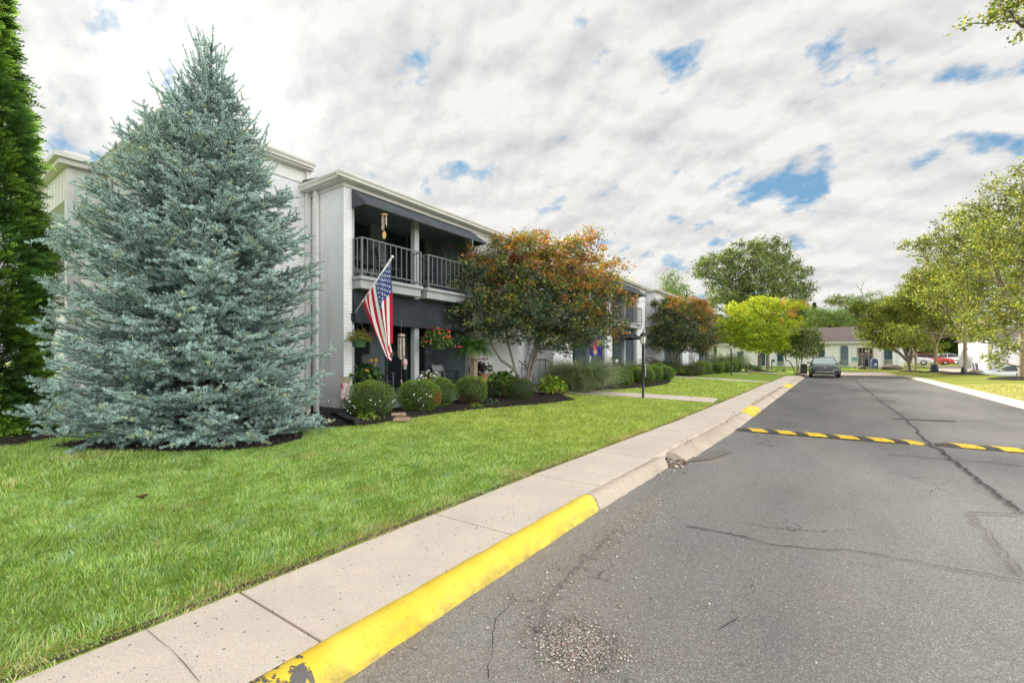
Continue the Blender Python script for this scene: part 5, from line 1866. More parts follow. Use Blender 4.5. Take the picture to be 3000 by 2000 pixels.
# ---- broad-leaved plants: hydrangeas, potted flowers, hanging baskets, fern
def leafy(root_or_none, name, c, rx, rz, n, leaf, cols, seed, aspect=0.7, droop=0.2, parent=None, half=True, shell=0.35, up=0.5):
    rng = np.random.default_rng(seed)
    d = nrm(rng.normal(size=(n, 3)))
    if half:
        d[:, 2] = np.abs(d[:, 2]) * 1.0 - 0.15
    r = shell + (1 - shell) * rng.random(n) ** 0.6
    p = np.array(c) + d * r[:, None] * np.array([rx, rx, rz])
    out = nrm(d * np.array([1, 1, 0.6]) + rng.normal(size=(n, 3)) * 0.35 + np.array([0, 0, -droop]))
    nm = nrm(rng.normal(size=(n, 3)) * 0.45 + np.array([0, 0, up]) + d * 0.4)
    sd = nrm(np.cross(nm, out))
    L = leaf * rng.uniform(0.65, 1.25, n)
    # two-part leaves so that they fold and bend
    mid = p + out * (L * 0.5)[:, None]
    W = L * aspect
    tip = p + nrm(out + np.array([0, 0, -0.45])) * L[:, None]
    nn = nrm(np.cross(sd, out))
    l = mid - sd * (W * 0.5)[:, None] + nn * (W * 0.12)[:, None]
    r_ = mid + sd * (W * 0.5)[:, None] + nn * (W * 0.12)[:, None]
    V = np.stack([p, r_, mid, l, tip], 1).reshape(-1, 3)
    b = np.arange(n)[:, None] * 5
    F_ = np.concatenate([b + np.array([[0, 1, 2, 2]])[:, :3], b + np.array([[0, 2, 3]]), b + np.array([[1, 4, 2]]), b + np.array([[2, 4, 3]])])
    c_ = palette(rng, n, cols)
    return fmesh(name, V, F_, LEAF, parent, np.concatenate([c_] * 4))


def stems(parent, c, base, rx, rz, n, seed, r=0.006, mat="bark", name="stem"):
    rng = np.random.default_rng(seed)
    d = nrm(rng.normal(size=(n, 3)))
    d[:, 2] = np.abs(d[:, 2])
    P1 = np.array(c) + d * np.array([rx, rx, rz]) * 0.8
    P0 = np.repeat(np.array(base)[None], n, 0) + rng.normal(size=(n, 3)) * np.array([0.03, 0.03, 0])
    mid = (P0 + P1) / 2 + np.array([0, 0, 0.06])
    V, F_ = tubes(np.concatenate([P0, mid]), np.concatenate([mid, P1]), np.full(2 * n, r), np.full(2 * n, r * 0.7), 4)
    return fmesh(name, V, F_, M[mat], parent)


def blossoms(parent, c, rx, rz, n, size, col, seed, name="flower", top=True, petals=5):
    rng = np.random.default_rng(seed)
    d = nrm(rng.normal(size=(n, 3)))
    d[:, 2] = np.abs(d[:, 2]) if top else d[:, 2]
    p = np.array(c) + d * np.array([rx, rx, rz]) * rng.uniform(0.85, 1.08, (n, 1))
    P, D, S, cc = [], [], [], []
    nm = nrm(d + np.array([0, -0.3, 0.3]) + rng.normal(size=(n, 3)) * 0.3)
    e = nrm(np.cross(nm, rng.normal(size=(n, 3))))
    f = np.cross(nm, e)
    for k in range(petals):
        a = 2 * math.pi * k / petals
        P.append(p); D.append(nrm(e * math.cos(a) + f * math.sin(a) + nm * 0.25)); S.append(nrm(f * math.cos(a) - e * math.sin(a)))
        cc.append(np.array(col) * (1 + rng.normal(size=(n, 1)) * 0.1))
    P, D, S, cc = map(np.concatenate, (P, D, S, cc))
    V, F_ = diamonds(P, D, S, np.full(len(P), size), np.full(len(P), size * 0.8), 0.1)
    return fmesh(name, V, F_, PETAL, parent, np.clip(cc, 0, 0.95))


HYD = [[0.10, 0.19, 0.02], [0.15, 0.27, 0.025], [0.24, 0.36, 0.035], [0.34, 0.42, 0.045]]


def hydrangea(x, d, w, h, label, seed, n=420, leaf=0.15, heads=None, cols=HYD):
    p = at(x, 1150, d)
    z = lz(p.x, p.y) + 0.03
    t = thing("hydrangea", (p.x, p.y, z), label, "shrub", "hydrangeas in the beds")
    c = (p.x, p.y, z + h * 0.35)
    leafy(None, "foliage", c, w / 2, h * 0.62, n, leaf, cols, seed, 0.68, 0.25, t)
    stems(t, c, (p.x, p.y, z - 0.02), w / 2, h * 0.6, 30, seed + 1, 0.005)
    if heads:
        for k, (dx, dz, col) in enumerate(heads):
            q = (c[0] + dx * CY * w / 2, c[1] + dx * SY * w / 2, z + dz * h)
            blossoms(t, q, 0.09, 0.08, 60, 0.03, col, seed + 9 + k, "bloom", False, 4)
    return t


hydrangea(1618, 14.6, 0.86, 0.62, "bright lime-green hydrangea with a faded tan bloom at the walkway", 61, 480, 0.16, [(0.95, 0.18, (0.42, 0.22, 0.09))])
hydrangea(1470, 13.7, 1.05, 0.85, "tall yellow-green hydrangea behind the large purple maple stems", 62, 480, 0.19, None, [[0.05, 0.11, 0.025], [0.07, 0.15, 0.03], [0.2, 0.32, 0.04], [0.28, 0.38, 0.05]])
hydrangea(1988, 26.7, 0.55, 0.72, "slim yellow-green hydrangea right of the rusty maple trunk", 63, 240, 0.15)
hydrangea(2186, 36.6, 0.95, 0.9, "dark hydrangea with white blooms at the end of the far bed", 64, 260, 0.16, [(-0.8, 0.6, (0.75, 0.75, 0.7)), (0.5, 0.45, (0.75, 0.75, 0.7)), (-0.5, 0.9, (0.7, 0.72, 0.6))], [[0.03, 0.09, 0.02], [0.05, 0.13, 0.03], [0.08, 0.18, 0.04]])
hydrangea(2212, 39.5, 0.8, 0.6, "low pinkish flowering shrub left of the yellow maple trunk", 65, 200, 0.13, [(-0.6, 0.7, (0.7, 0.55, 0.45)), (0.1, 0.8, (0.75, 0.7, 0.6))], [[0.06, 0.12, 0.03], [0.1, 0.17, 0.04]])
for i, (x, y, d, s, lab) in enumerate(((1080, 1233, 9.1, 0.22, "small lime ground plant under the boxwood at the brick corner"), (1435, 1188, 12.6, 0.28, "low blue-green ground plant beside the boxwood with bare twigs"), (2285, 1086, 41, 0.5, "low dark strappy plant on the far lawn"), (1395, 1195, 11.4, 0.16, "tiny lime seedling at the foot of the boxwood with bare twigs"))):
    p = lp(x, y) if d < 20 else at(x, y, d)
    z = lz(p.x, p.y) + 0.03
    t = thing("ground_plant", (p.x, p.y, z), lab, "plant")
    leafy(None, "foliage", (p.x, p.y, z + 0.03), s, s * 0.5, 90, s * 0.35, [[0.18, 0.28, 0.03], [0.25, 0.35, 0.04]] if i in (0, 3) else [[0.06, 0.12, 0.05], [0.09, 0.15, 0.07]], 70 + i, 0.5, 0.2, t)

# ---- the lawn: blades near the camera one by one, thinning with distance
rng = np.random.default_rng(99)


def pn(u, v, f, seed):
    """Patchy values between about -1 and 1."""
    r = np.random.default_rng(seed)
    out = 0
    for k in range(9):
        a, w, ph = r.random() * 6.283, f * r.uniform(0.55, 2.2), r.random() * 6.283
        out = out + np.sin((u * math.cos(a) + v * math.sin(a)) * w + ph + 1.2 * np.sin((u * math.sin(a) - v * math.cos(a)) * w * 0.7 + ph * 2))
    return out / 3.0


def lawn_blades():
    rects = [(-6.4, -2.8, -0.6, 2.4, 8000, 0.052, 0.0040), (-8.2, -2.7, 2.4, 4.5, 5200, 0.050, 0.0046), (-8.4, -2.7, 4.5, 8.0, 3000, 0.048, 0.005), (-8.4, -2.6, 8.0, 14.6, 1500, 0.046, 0.007), (-11.5, -6.4, -1.2, 2.4, 2000, 0.065, 0.0055),
             (-7.2, -2.5, 15.5, 26.5, 420, 0.058, 0.013), (4.86, 9.2, 18, 30, 150, 0.06, 0.014)]
    Us, Vs, Hs, Ws = [], [], [], []
    for (u0, u1, v0, v1, dens, h, w) in rects:
        n = int((u1 - u0) * (v1 - v0) * dens)
        Us.append(rng.uniform(u0, u1, n)); Vs.append(rng.uniform(v0, v1, n))
        Hs.append(np.full(n, h)); Ws.append(np.full(n, w))
    u, v, h, w = map(np.concatenate, (Us, Vs, Hs, Ws))
    edge = U_WALK + shift(v)
    ok = (u < edge + 0.035 + 0.03 * np.sin(v * 7) * np.sin(v * 2.3)) | (u > 4.86)
    for b in BEDS:
        ok &= ~in_poly(u, v, [(p[0], p[1]) for p in b])
    pl = np.array(PATHL)
    for a, b in zip(pl[:-1], pl[1:]):
        t = np.clip(((np.stack([u, v], -1) - a) @ (b - a)) / ((b - a) ** 2).sum(), 0, 1)
        q = a + t[:, None] * (b - a)
        ok &= ((u - q[:, 0]) ** 2 + (v - q[:, 1]) ** 2) > 0.70 ** 2
    # keep the bare margin by the walk patchy
    near = np.clip((edge - u) / 0.22, 0, 1)
    # what the camera can see
    xc = u * CY + v * SY
    zc_ = -u * SY + v * CY
    ok &= (zc_ > 0.7) & (np.abs(xc) < zc_ * 1.2 + 0.5)
    u, v, h, w, near, edge = (a[ok] for a in (u, v, h, w, near, edge))
    n = len(u)
    z = land_z(u, v)
    patch = pn(u, v, 3.0, 1)
    right = u > 3
    hh = h * rng.uniform(0.55, 1.25, n) * (1 + 0.14 * patch) * np.where(near < 1, 0.75 + 0.25 * near, 1)
    az = rng.random(n) * 6.283
    lean = rng.uniform(0.15, 0.95, n) + 0.3 * (near < 0.6)
    wind = np.stack([0.5 * pn(u, v, 9.0, 2), 0.5 * pn(u, v, 9.0, 3)], -1)
    dx = np.cos(az) * lean + wind[:, 0] + np.where(near < 0.35, 0.35, 0)
    dy = np.sin(az) * lean + wind[:, 1]
    b = np.stack([u, v, z - 0.005], -1)
    mid = b + np.stack([dx * hh * 0.35, dy * hh * 0.35, hh * 0.6], -1)
    tip = b + np.stack([dx * hh, dy * hh, hh * (1 - 0.3 * lean)], -1)
    sa = rng.random(n) * 6.283
    sd = np.stack([np.cos(sa), np.sin(sa), 0 * sa], -1) * (w * rng.uniform(0.7, 1.3, n) * 0.5)[:, None]
    V = np.stack([b - sd, b + sd, mid + sd * 0.8, mid - sd * 0.8, tip], 1).reshape(-1, 3)
    i = np.arange(n)[:, None] * 5
    F1 = i + np.array([[0, 1, 2, 3]])
    F2 = i + np.array([[3, 2, 4]])
    cols = np.array([[0.18, 0.34, 0.06], [0.32, 0.50, 0.095], [0.52, 0.69, 0.16], [0.47, 0.66, 0.31], [0.66, 0.58, 0.32], [0.50, 0.29, 0.16]])
    clump = pn(u, v, 20.0, 4)
    k = np.clip((rng.random(n) * 4 + clump * 0.8), 0, 3.99).astype(int)
    dryp = np.clip(0.03 + 0.95 * (1 - np.clip((edge - u) / 0.26, 0, 1)) * np.clip(0.45 + 0.5 * pn(u * 0 + 1, v, 4.0, 5), 0, 1) + 0.5 * np.clip(pn(u, v, 3.5, 6) - 0.75, 0, 1) * (v < 4.5), 0, 0.8)
    dry = rng.random(n) < dryp
    k = np.where(dry, rng.choice([4, 5], n, p=[0.7, 0.3]), k)
    k = np.where(right & (rng.random(n) < 0.5), 4, k)
    c = cols[k] * (1 + 0.10 * patch[:, None]) * (1 + rng.normal(size=(n, 1)) * 0.16)
    c = c * (np.array([1, 1, 1]) + ss(3.5, 8, v)[:, None] * np.array([0.28, 0.08, -0.15]))
    c[right] *= np.array([1.25, 1.05, 1.2])
    # blue-green fescue tufts
    tuft = (pn(u, v, 7.0, 7) > 1.1) & ~dry
    c[tuft] *= np.array([0.95, 0.98, 1.35])
    c = np.clip(c, 0.01, 0.8)
    print("grass blades", n)
    o = fmesh("grass", V, [F1, F2], BLADE, None, np.concatenate([c, c]), kind="stuff")
    o["label"] = "green lawn grass blades"
    del o["label"]


lawn_blades()
n = 2600
cu, cv = rng.uniform(-6.5, -2.95, 60), rng.uniform(-0.2, 7.0, 60)
j = rng.integers(0, 60, n)
u_, v_ = cu[j] + rng.normal(size=n) * 0.07, cv[j] + rng.normal(size=n) * 0.07
ok = u_ < U_WALK - 0.03
for b in BEDS:
    ok &= ~in_poly(u_, v_, b)
u_, v_ = u_[ok], v_[ok]
P = np.stack([u_, v_, land_z(u_, v_) + rng.uniform(0.025, 0.05, len(u_))], -1)
V, F_, _ = rand_leaves(rng, P, 0.018, 1.6, 0.9)
fmesh("weeds", V, F_, LEAF, None, palette(rng, len(P), [[0.11, 0.25, 0.06], [0.15, 0.32, 0.08], [0.2, 0.36, 0.07]]), kind="stuff")
# ---------------------------------------------------------------- things on and about the porches
def on_porch(x, d, z=0.63):
    p = at(x, 1056, d)
    return Vector((p.x, p.y, z))


# the flag on its slanting pole
A_ = Vector((-8.50, 6.14, 2.47))
B_ = Vector((-7.33, 6.22, 3.60))
fl = thing("flag", tuple(A_), "American flag hanging from a slanting white pole on the porch corner", "flag")
ax = (B_ - A_).normalized()
MB().tube([A_, B_], 0.013, 8).build("pole", M["white"], fl, smooth=True)
MB().ball(B_ + ax * 0.02, 0.032, 10, 7).tube([B_ - ax * 0.1, B_ - ax * 0.06], 0.022, 8).build("finial", M["trim"], fl, smooth=True)
MB().tube([A_ - ax * 0.07, A_ + ax * 0.09], 0.021, 8).box(A_.x - 0.03, A_.x, A_.y - 0.03, A_.y + 0.03, A_.z - 0.1, A_.z + 0.06).build("bracket", M["iron"], fl)
NA, NB = 78, 128
aa, bb = np.meshgrid(np.linspace(0, 1, NA + 1), np.linspace(0, 1, NB + 1), indexing="ij")
H0, H1 = np.array(B_ - ax * 0.10), np.array(B_ - ax * 1.17)
hoist = H0 + (H1 - H0) * aa[..., None]
tx, ty = H0[0] + 0.02, H0[1]
fly = 1.66 - 0.16 * aa
k = 0.96 * bb ** 1.5
X = hoist[..., 0] + (tx - hoist[..., 0]) * k
Y = hoist[..., 1] + (ty - hoist[..., 1]) * k
run = np.sqrt(np.maximum(fly ** 2 - ((tx - hoist[..., 0]) * 0.96) ** 2, 0.2))
Z = hoist[..., 2] - run * bb ** 1.06
fold = np.sin(aa * 13 + 0.6 + bb * 1.2) * 0.035 + np.sin(aa * 27 + 2.0) * 0.014
amp = np.clip(bb * 2.2, 0.12, 1)
Y = Y + fold * amp * 1.3
X = X + np.cos(aa * 13 + 0.6) * 0.02 * amp - (aa - 0.5) * 0.05 * (1 - bb)
V = np.stack([X, Y, Z], -1).reshape(-1, 3)
ii = (np.arange(NA)[:, None] * (NB + 1) + np.arange(NB)[None]).ravel()
F_ = np.stack([ii, ii + 1, ii + NB + 2, ii + NB + 1], -1)
ac, bc = (aa[:-1, :-1] + 0.5 / NA).ravel(), (bb[:-1, :-1] + 0.5 / NB).ravel()
stripe = (ac * 13).astype(int) % 2 == 0
c = np.where(stripe[:, None], np.array([[0.52, 0.018, 0.045]]), np.array([[0.80, 0.79, 0.78]]))
cant = (ac < 7 / 13) & (bc < 0.40)
c[cant] = (0.035, 0.075, 0.26)
hs_ = bc < 0.018
c[hs_] = (0.8, 0.8, 0.78)
stars = np.zeros(len(ac), bool)
for r in range(9):
    for q in range(6 if r % 2 == 0 else 5):
        sa = (r + 1) / 10 * 7 / 13
        sb = 0.018 + (0.382) * ((2 * q + 1 + (r % 2)) / 12)
        da, db = (ac - sa) * 0.93, (bc - sb) * 1.66
        rr_ = np.sqrt(da * da + db * db)
        th = np.arctan2(db, -da)
        lim = 0.0285 * (0.60 + 0.40 * np.cos(5 * th))
        stars |= (rr_ < lim) & cant
c[stars] = (0.8, 0.8, 0.8)
fmesh("cloth", V, F_, CLOTH, fl, c, smooth=True)
MB().tube([A_ + ax * 0.42, A_ + ax * 0.46], 0.02, 8).tube([A_ + ax * 0.44, Vector(H1) + Vector((0.01, 0, 0.02))], 0.005, 5).build("clip", M["white"], fl)

# hanging baskets and their hook
hk = thing("plant_hook", (-8.5, 6.19, 1.6), "black curved plant hook on the porch jamb beside the brick corner", "plant hook")
hp = [(-8.51, 6.19, 0.7), (-8.51, 6.19, 2.0)] + [(-8.51 + 0.12 - 0.12 * math.cos(a), 6.19, 2.0 + 0.30 * math.sin(a) - 0.08 * (a > 2)) for a in np.linspace(0.3, 2.7, 8)]
hp = [(p[0], p[1] + 0.55 * (p[0] + 8.51), p[2]) for p in hp]
MB().tube(hp, 0.0085, 6).build("rod", M["iron"], hk, smooth=True)
hk["label"] = "black curved plant hook standing at the porch jamb by the brick corner"


def basket(c, w, h, label, leaves, flower, seed, hang, pot="greenpl", n=600, leaf=0.05, nf=60, fs=0.018):
    t = thing("hanging_basket", c, label, "flower basket", "hanging baskets at the porch")
    MB().lathe([(w * 0.22, -0.10), (w * 0.30, 0.06), (w * 0.32, 0.07), (w * 0.29, 0.065)], c, 14).build("pot", M[pot], t, smooth=True, auto=40)
    leafy(None, "foliage", (c[0], c[1], c[2] + 0.06), w / 2, h * 0.62, n, leaf, leaves, seed, 0.6, 0.5, t, True, 0.3)
    if flower is not None:
        blossoms(t, (c[0], c[1], c[2] + 0.06), w / 2, h * 0.62, nf, fs, flower, seed + 3)
    m = MB()
    top = Vector(hang)
    for k in range(3):
        a = k * 2.1 + 0.4
        m.tube([(c[0] + w * 0.3 * math.cos(a), c[1] + w * 0.3 * math.sin(a), c[2] + 0.06), top], 0.003, 4)
    m.build("hanger", M["iron"], t)
    return t


pl_ = at(1052, 1003, 9.55)
basket(tuple(pl_), 0.56, 0.40, "hanging basket of lime foliage and rust-red flowers on the curved hook", [[0.16, 0.25, 0.03], [0.24, 0.34, 0.04], [0.10, 0.17, 0.03], [0.19, 0.075, 0.03]], (0.22, 0.05, 0.03), 81, hp[-1], n=900, leaf=0.036, nf=90)
pr_ = at(1283, 1012, 11.4)
basket(tuple(pr_), 0.82, 0.72, "large hanging basket with orange-red flowers beside the porch column", [[0.05, 0.10, 0.025], [0.08, 0.15, 0.03], [0.15, 0.23, 0.04], [0.045, 0.06, 0.03]], (0.65, 0.06, 0.03), 82, (pr_.x, pr_.y, 2.42), n=750, leaf=0.085, nf=34, fs=0.032)
# fern on its pedestal
fp = on_porch(1388, 12.0, 0.63)
ped = thing("plant_pedestal", tuple(fp), "tall weathered pedestal carrying the fern at the porch end", "plant stand")
MB().box(fp.x - 0.13, fp.x + 0.13, fp.y - 0.13, fp.y + 0.13, 0.63, 0.69, bev=0.01).box(fp.x - 0.07, fp.x + 0.07, fp.y - 0.07, fp.y + 0.07, 0.69, 1.52, bev=0.01).box(fp.x - 0.14, fp.x + 0.14, fp.y - 0.14, fp.y + 0.14, 1.52, 1.56, bev=0.008).build("post", M["wood"], ped)
fn = thing("potted_fern", (fp.x, fp.y, 1.56), "big drooping green fern in a cream pot at the porch end", "fern")
MB().lathe([(0.10, 0.0), (0.135, 0.17), (0.15, 0.175), (0.15, 0.2), (0.125, 0.2)], (fp.x + 0.02, fp.y, 1.562), 16).build("pot", M["cream"], fn, smooth=True, auto=40)
rng = np.random.default_rng(7)
pos, dd, ss_, LL = [], [], [], []
for i in range(250):
    a = rng.random() * 6.283
    L = rng.uniform(0.35, 0.80)
    el = rng.uniform(0.35, 1.35)
    p = np.array([fp.x, fp.y, 1.77])
    m = 16
    for k in range(m):
        e_ = el - (k / m) ** 1.2 * 1.9
        d = np.array([math.cos(a) * math.cos(e_), math.sin(a) * math.cos(e_), math.sin(e_)])
        p = p + d * L / m
        sd = np.array([-math.sin(a), math.cos(a), 0])
        for sg in (1, -1):
            pos.append(p); dd.append(nrm(sd * sg + d * 0.5 + np.array([0, 0, -0.15])))
            ss_.append(d); LL.append(0.075 * math.sin(math.pi * (0.12 + 0.85 * k / m)) + 0.01)
pos, dd, ss_, LL = map(np.array, (pos, dd, ss_, LL))
V, F_ = diamonds(pos, dd, ss_, LL, np.full(len(LL), 0.02), 0.05)
fmesh("fronds", V, F_, LEAF, fn, palette(rng, len(LL), [[0.06, 0.14, 0.03], [0.09, 0.19, 0.035], [0.04, 0.10, 0.025]]))


def pot_plant(x, d, z, label, pot_h, pot_r, fol, leaf, cols, n, seed, flower=None, pot="terracotta", dz=0.0, fdz=0.0, fr=1.0):
    p = on_porch(x, d, z)
    t = thing("potted_plant", tuple(p), label, "potted plant", None)
    MB().lathe([(pot_r * 0.72, 0.0), (pot_r * 0.95, pot_h * 0.82), (pot_r * 1.08, pot_h * 0.83), (pot_r * 1.08, pot_h), (pot_r * 0.9, pot_h)], tuple(p), 16).build("pot", M[pot], t, smooth=True, auto=40)
    c = (p.x, p.y, z + pot_h + fol[1] * 0.28 + dz)
    leafy(None, "foliage", c, fol[0] / 2, fol[1] * 0.7, n, leaf, cols, seed, 0.7, 0.25, t, True, 0.3)
    stems(t, c, (p.x, p.y, z + pot_h - 0.03), fol[0] / 2, fol[1] * 0.6, 14, seed + 1, 0.005)
    if flower:
        blossoms(t, (c[0], c[1], c[2] + fdz), fol[0] / 2 * fr, fol[1] * 0.72, flower[0], flower[1], flower[2], seed + 2)
    return t


DG = [[0.03, 0.075, 0.02], [0.05, 0.11, 0.03], [0.07, 0.15, 0.035]]
sunp = pot_plant(1068, 10.25, 0.63, "dark leafy potted plant with yellow flowers by the brick corner", 0.36, 0.19, (0.74, 0.50), 0.14, DG, 240, 91)
sp0 = WO[sunp.name]
for k, (x, y) in enumerate(((1082, 1056), (1090, 1054), (1101, 1055), (1102, 1068), (1072, 1084), (1078, 1086))):
    q = at(x, y, 9.98)
    blossoms(sunp, tuple(q), 0.02, 0.02, 4, 0.03, (0.75, 0.42, 0.01), 300 + k, "flower", False, 7)
pot_plant(1250, 11.75, 0.63, "potted white impatiens between the boxwoods and porch column", 0.25, 0.17, (0.74, 0.36), 0.06, DG, 420, 92, (70, 0.034, (0.85, 0.85, 0.85)))
pot_plant(1251, 12.6, 0.63, "small terracotta pot with a sprig on the porch floor", 0.48, 0.09, (0.2, 0.16), 0.06, DG, 40, 93)
gs = on_porch(1414, 12.75, 0.0)
gz = lz(gs.x, gs.y)
st_ = thing("plant_stand", (gs.x, gs.y, gz), "thin black iron stand under the red geranium", "plant stand")
m = MB()
for k in range(3):
    a = k * 2.1
    m.tube([(gs.x + 0.16 * math.cos(a), gs.y + 0.16 * math.sin(a), gz), (gs.x + 0.1 * math.cos(a), gs.y + 0.1 * math.sin(a), gz + 0.5)], 0.009, 5)
m.lathe([(0.13, 0.5), (0.14, 0.51), (0.14, 0.52), (0.1, 0.52)], (gs.x, gs.y, gz), 14)
m.build("frame", M["iron"], st_)
pot_plant(1414, 12.75, gz + 0.521, "red geranium in a rust-brown bucket by the porch end wall", 0.27, 0.16, (0.50, 0.36), 0.09, DG, 130, 94, (14, 0.04, (0.30, 0.008, 0.02)), "bronze" if "bronze" in M else "terracotta", 0, 0.06)
p = at(1437, 1170, 13.2)
pot_plant(1398, 12.3, 1.08, "spiky purple-black plant in a dark pot below the fern", 0.10, 0.10, (0.34, 0.26), 0.16, [[0.02, 0.012, 0.02], [0.035, 0.02, 0.03]], 40, 95, None, "blackplastic")
p = on_porch(1398, 12.3, 0.63)
t = thing("plant_stand", tuple(p), "slim dark stool holding the purple-black plant under the fern", "plant stand")
MB().box(p.x - 0.11, p.x + 0.11, p.y - 0.11, p.y + 0.11, 1.05, 1.078, bev=0.004).box(p.x - 0.02, p.x + 0.02, p.y - 0.02, p.y + 0.02, 0.65, 1.05).box(p.x - 0.1, p.x + 0.1, p.y - 0.1, p.y + 0.1, 0.63, 0.65, bev=0.004).build("frame", M["dark"], t)

# wind chimes
q = at(1176, 984, 10.15)
t = thing("wind_chime", (q.x, q.y, q.z), "large gray bamboo wind chime hanging in front of the porch door", "wind chime")
MB().lathe([(0.03, 0.05), (0.075, 0.035), (0.085, 0.0), (0.075, -0.015)], tuple(q), 14).build("cap", M["bamboo"], t, smooth=True, auto=40)
for k in range(6):
    a = k * 1.047
    cx, cy = q.x + 0.06 * math.cos(a), q.y + 0.06 * math.sin(a)
    MB().tube([(cx, cy, q.z - 0.04), (cx, cy, q.z - 0.42 - 0.05 * (k % 3))], 0.021, 8).tube([(cx, cy, q.z - 0.01), (cx, cy, q.z - 0.05)], 0.003, 4).build("tube", M["bamboo"], t, smooth=True, auto=40)
MB().tube([(q.x, q.y, q.z - 0.01), (q.x, q.y, q.z - 0.98)], 0.003, 4).prism([(q.y - 0.03, q.z - 0.98), (q.y + 0.03, q.z - 0.98), (q.y + 0.02, q.z - 1.12)], q.x - 0.004, q.x + 0.004, "x").tube([(q.x, q.y, q.z + 0.04), (q.x, q.y, 2.42)], 0.003, 4).build("clapper", M["wood"], t)
q = at(1126, 630, 10.1)
t = thing("wind_chime", (q.x, q.y, q.z), "metal wind chime with an orange wooden sail under the upper awning", "wind chime")
WOODO = pm("orange_wood", (0.55, 0.33, 0.14), 0.5, 0.1, 9)
MB().lathe([(0.075, 0.01), (0.075, -0.012)], tuple(q), 16).build("cap", WOODO, t)
for k in range(5):
    a = k * 1.257
    cx, cy = q.x + 0.052 * math.cos(a), q.y + 0.052 * math.sin(a)
    MB().tube([(cx, cy, q.z - 0.03), (cx, cy, q.z - 0.22 - 0.035 * k)], 0.0065, 7).tube([(cx, cy, q.z), (cx, cy, q.z - 0.03)], 0.002, 4).build("tube", pm("pink_brass", (0.55, 0.40, 0.31), 0.3, 0.03, 4, metal=0.6) if k == 0 else bpy.data.materials["pink_brass"], t, smooth=True, auto=40)
sl = [(0.0, -0.34), (0.035, -0.40), (0.042, -0.46), (0.022, -0.52), (0.0, -0.53), (-0.022, -0.52), (-0.042, -0.46), (-0.035, -0.40)]
Mq = Matrix.Translation(q) @ Matrix.Rotation(R(YAW), 4, "Z")
MB().prism(sl, -0.005, 0.005, "y", Mq).build("sail", WOODO, t)
MB().tube([(q.x, q.y, q.z), (q.x, q.y, q.z - 0.35)], 0.002, 4).tube([(q.x, q.y, q.z), (q.x, q.y, 5.18)], 0.002, 4).build("cord", M["iron"], t)
q = at(1344, 1015, 11.6)
t = thing("bird_feeder", (q.x, q.y, q.z), "small red hummingbird feeder hanging by the fern", "bird feeder")
MB().lathe([(0.02, -0.03), (0.085, -0.015), (0.085, 0.0), (0.03, 0.015)], tuple(q), 14).build("tray", M["red"], t, smooth=True, auto=40)
MB().lathe([(0.024, 0.016), (0.028, 0.09), (0.012, 0.12)], tuple(q), 10).build("bottle", M["glass"], t, smooth=True)
MB().tube([(q.x, q.y, q.z + 0.13), (q.x, q.y, 2.42)], 0.002, 4).build("wire", M["iron"], t)
q = at(1186, 1062, 10.6)
t = thing("hanging_ornament", (q.x, q.y, q.z), "small pink and green ornament hanging behind the bamboo chime", "ornament")
MB().ball(tuple(q), 0.07, 12, 8, (0.9, 0.9, 1.5)).build("glass_body", pm("pink_glass", (0.5, 0.33, 0.34), 0.2, 0.2, 9), t, smooth=True)
MB().ball((q.x, q.y, q.z - 0.13), 0.05, 10, 6, (1, 1, 0.8)).build("base", pm("sage_glass", (0.2, 0.3, 0.24), 0.2, 0.1, 9), t, smooth=True)
MB().tube([(q.x, q.y, q.z + 0.1), (q.x, q.y, 2.42)], 0.002, 4).build("cord", M["iron"], t)


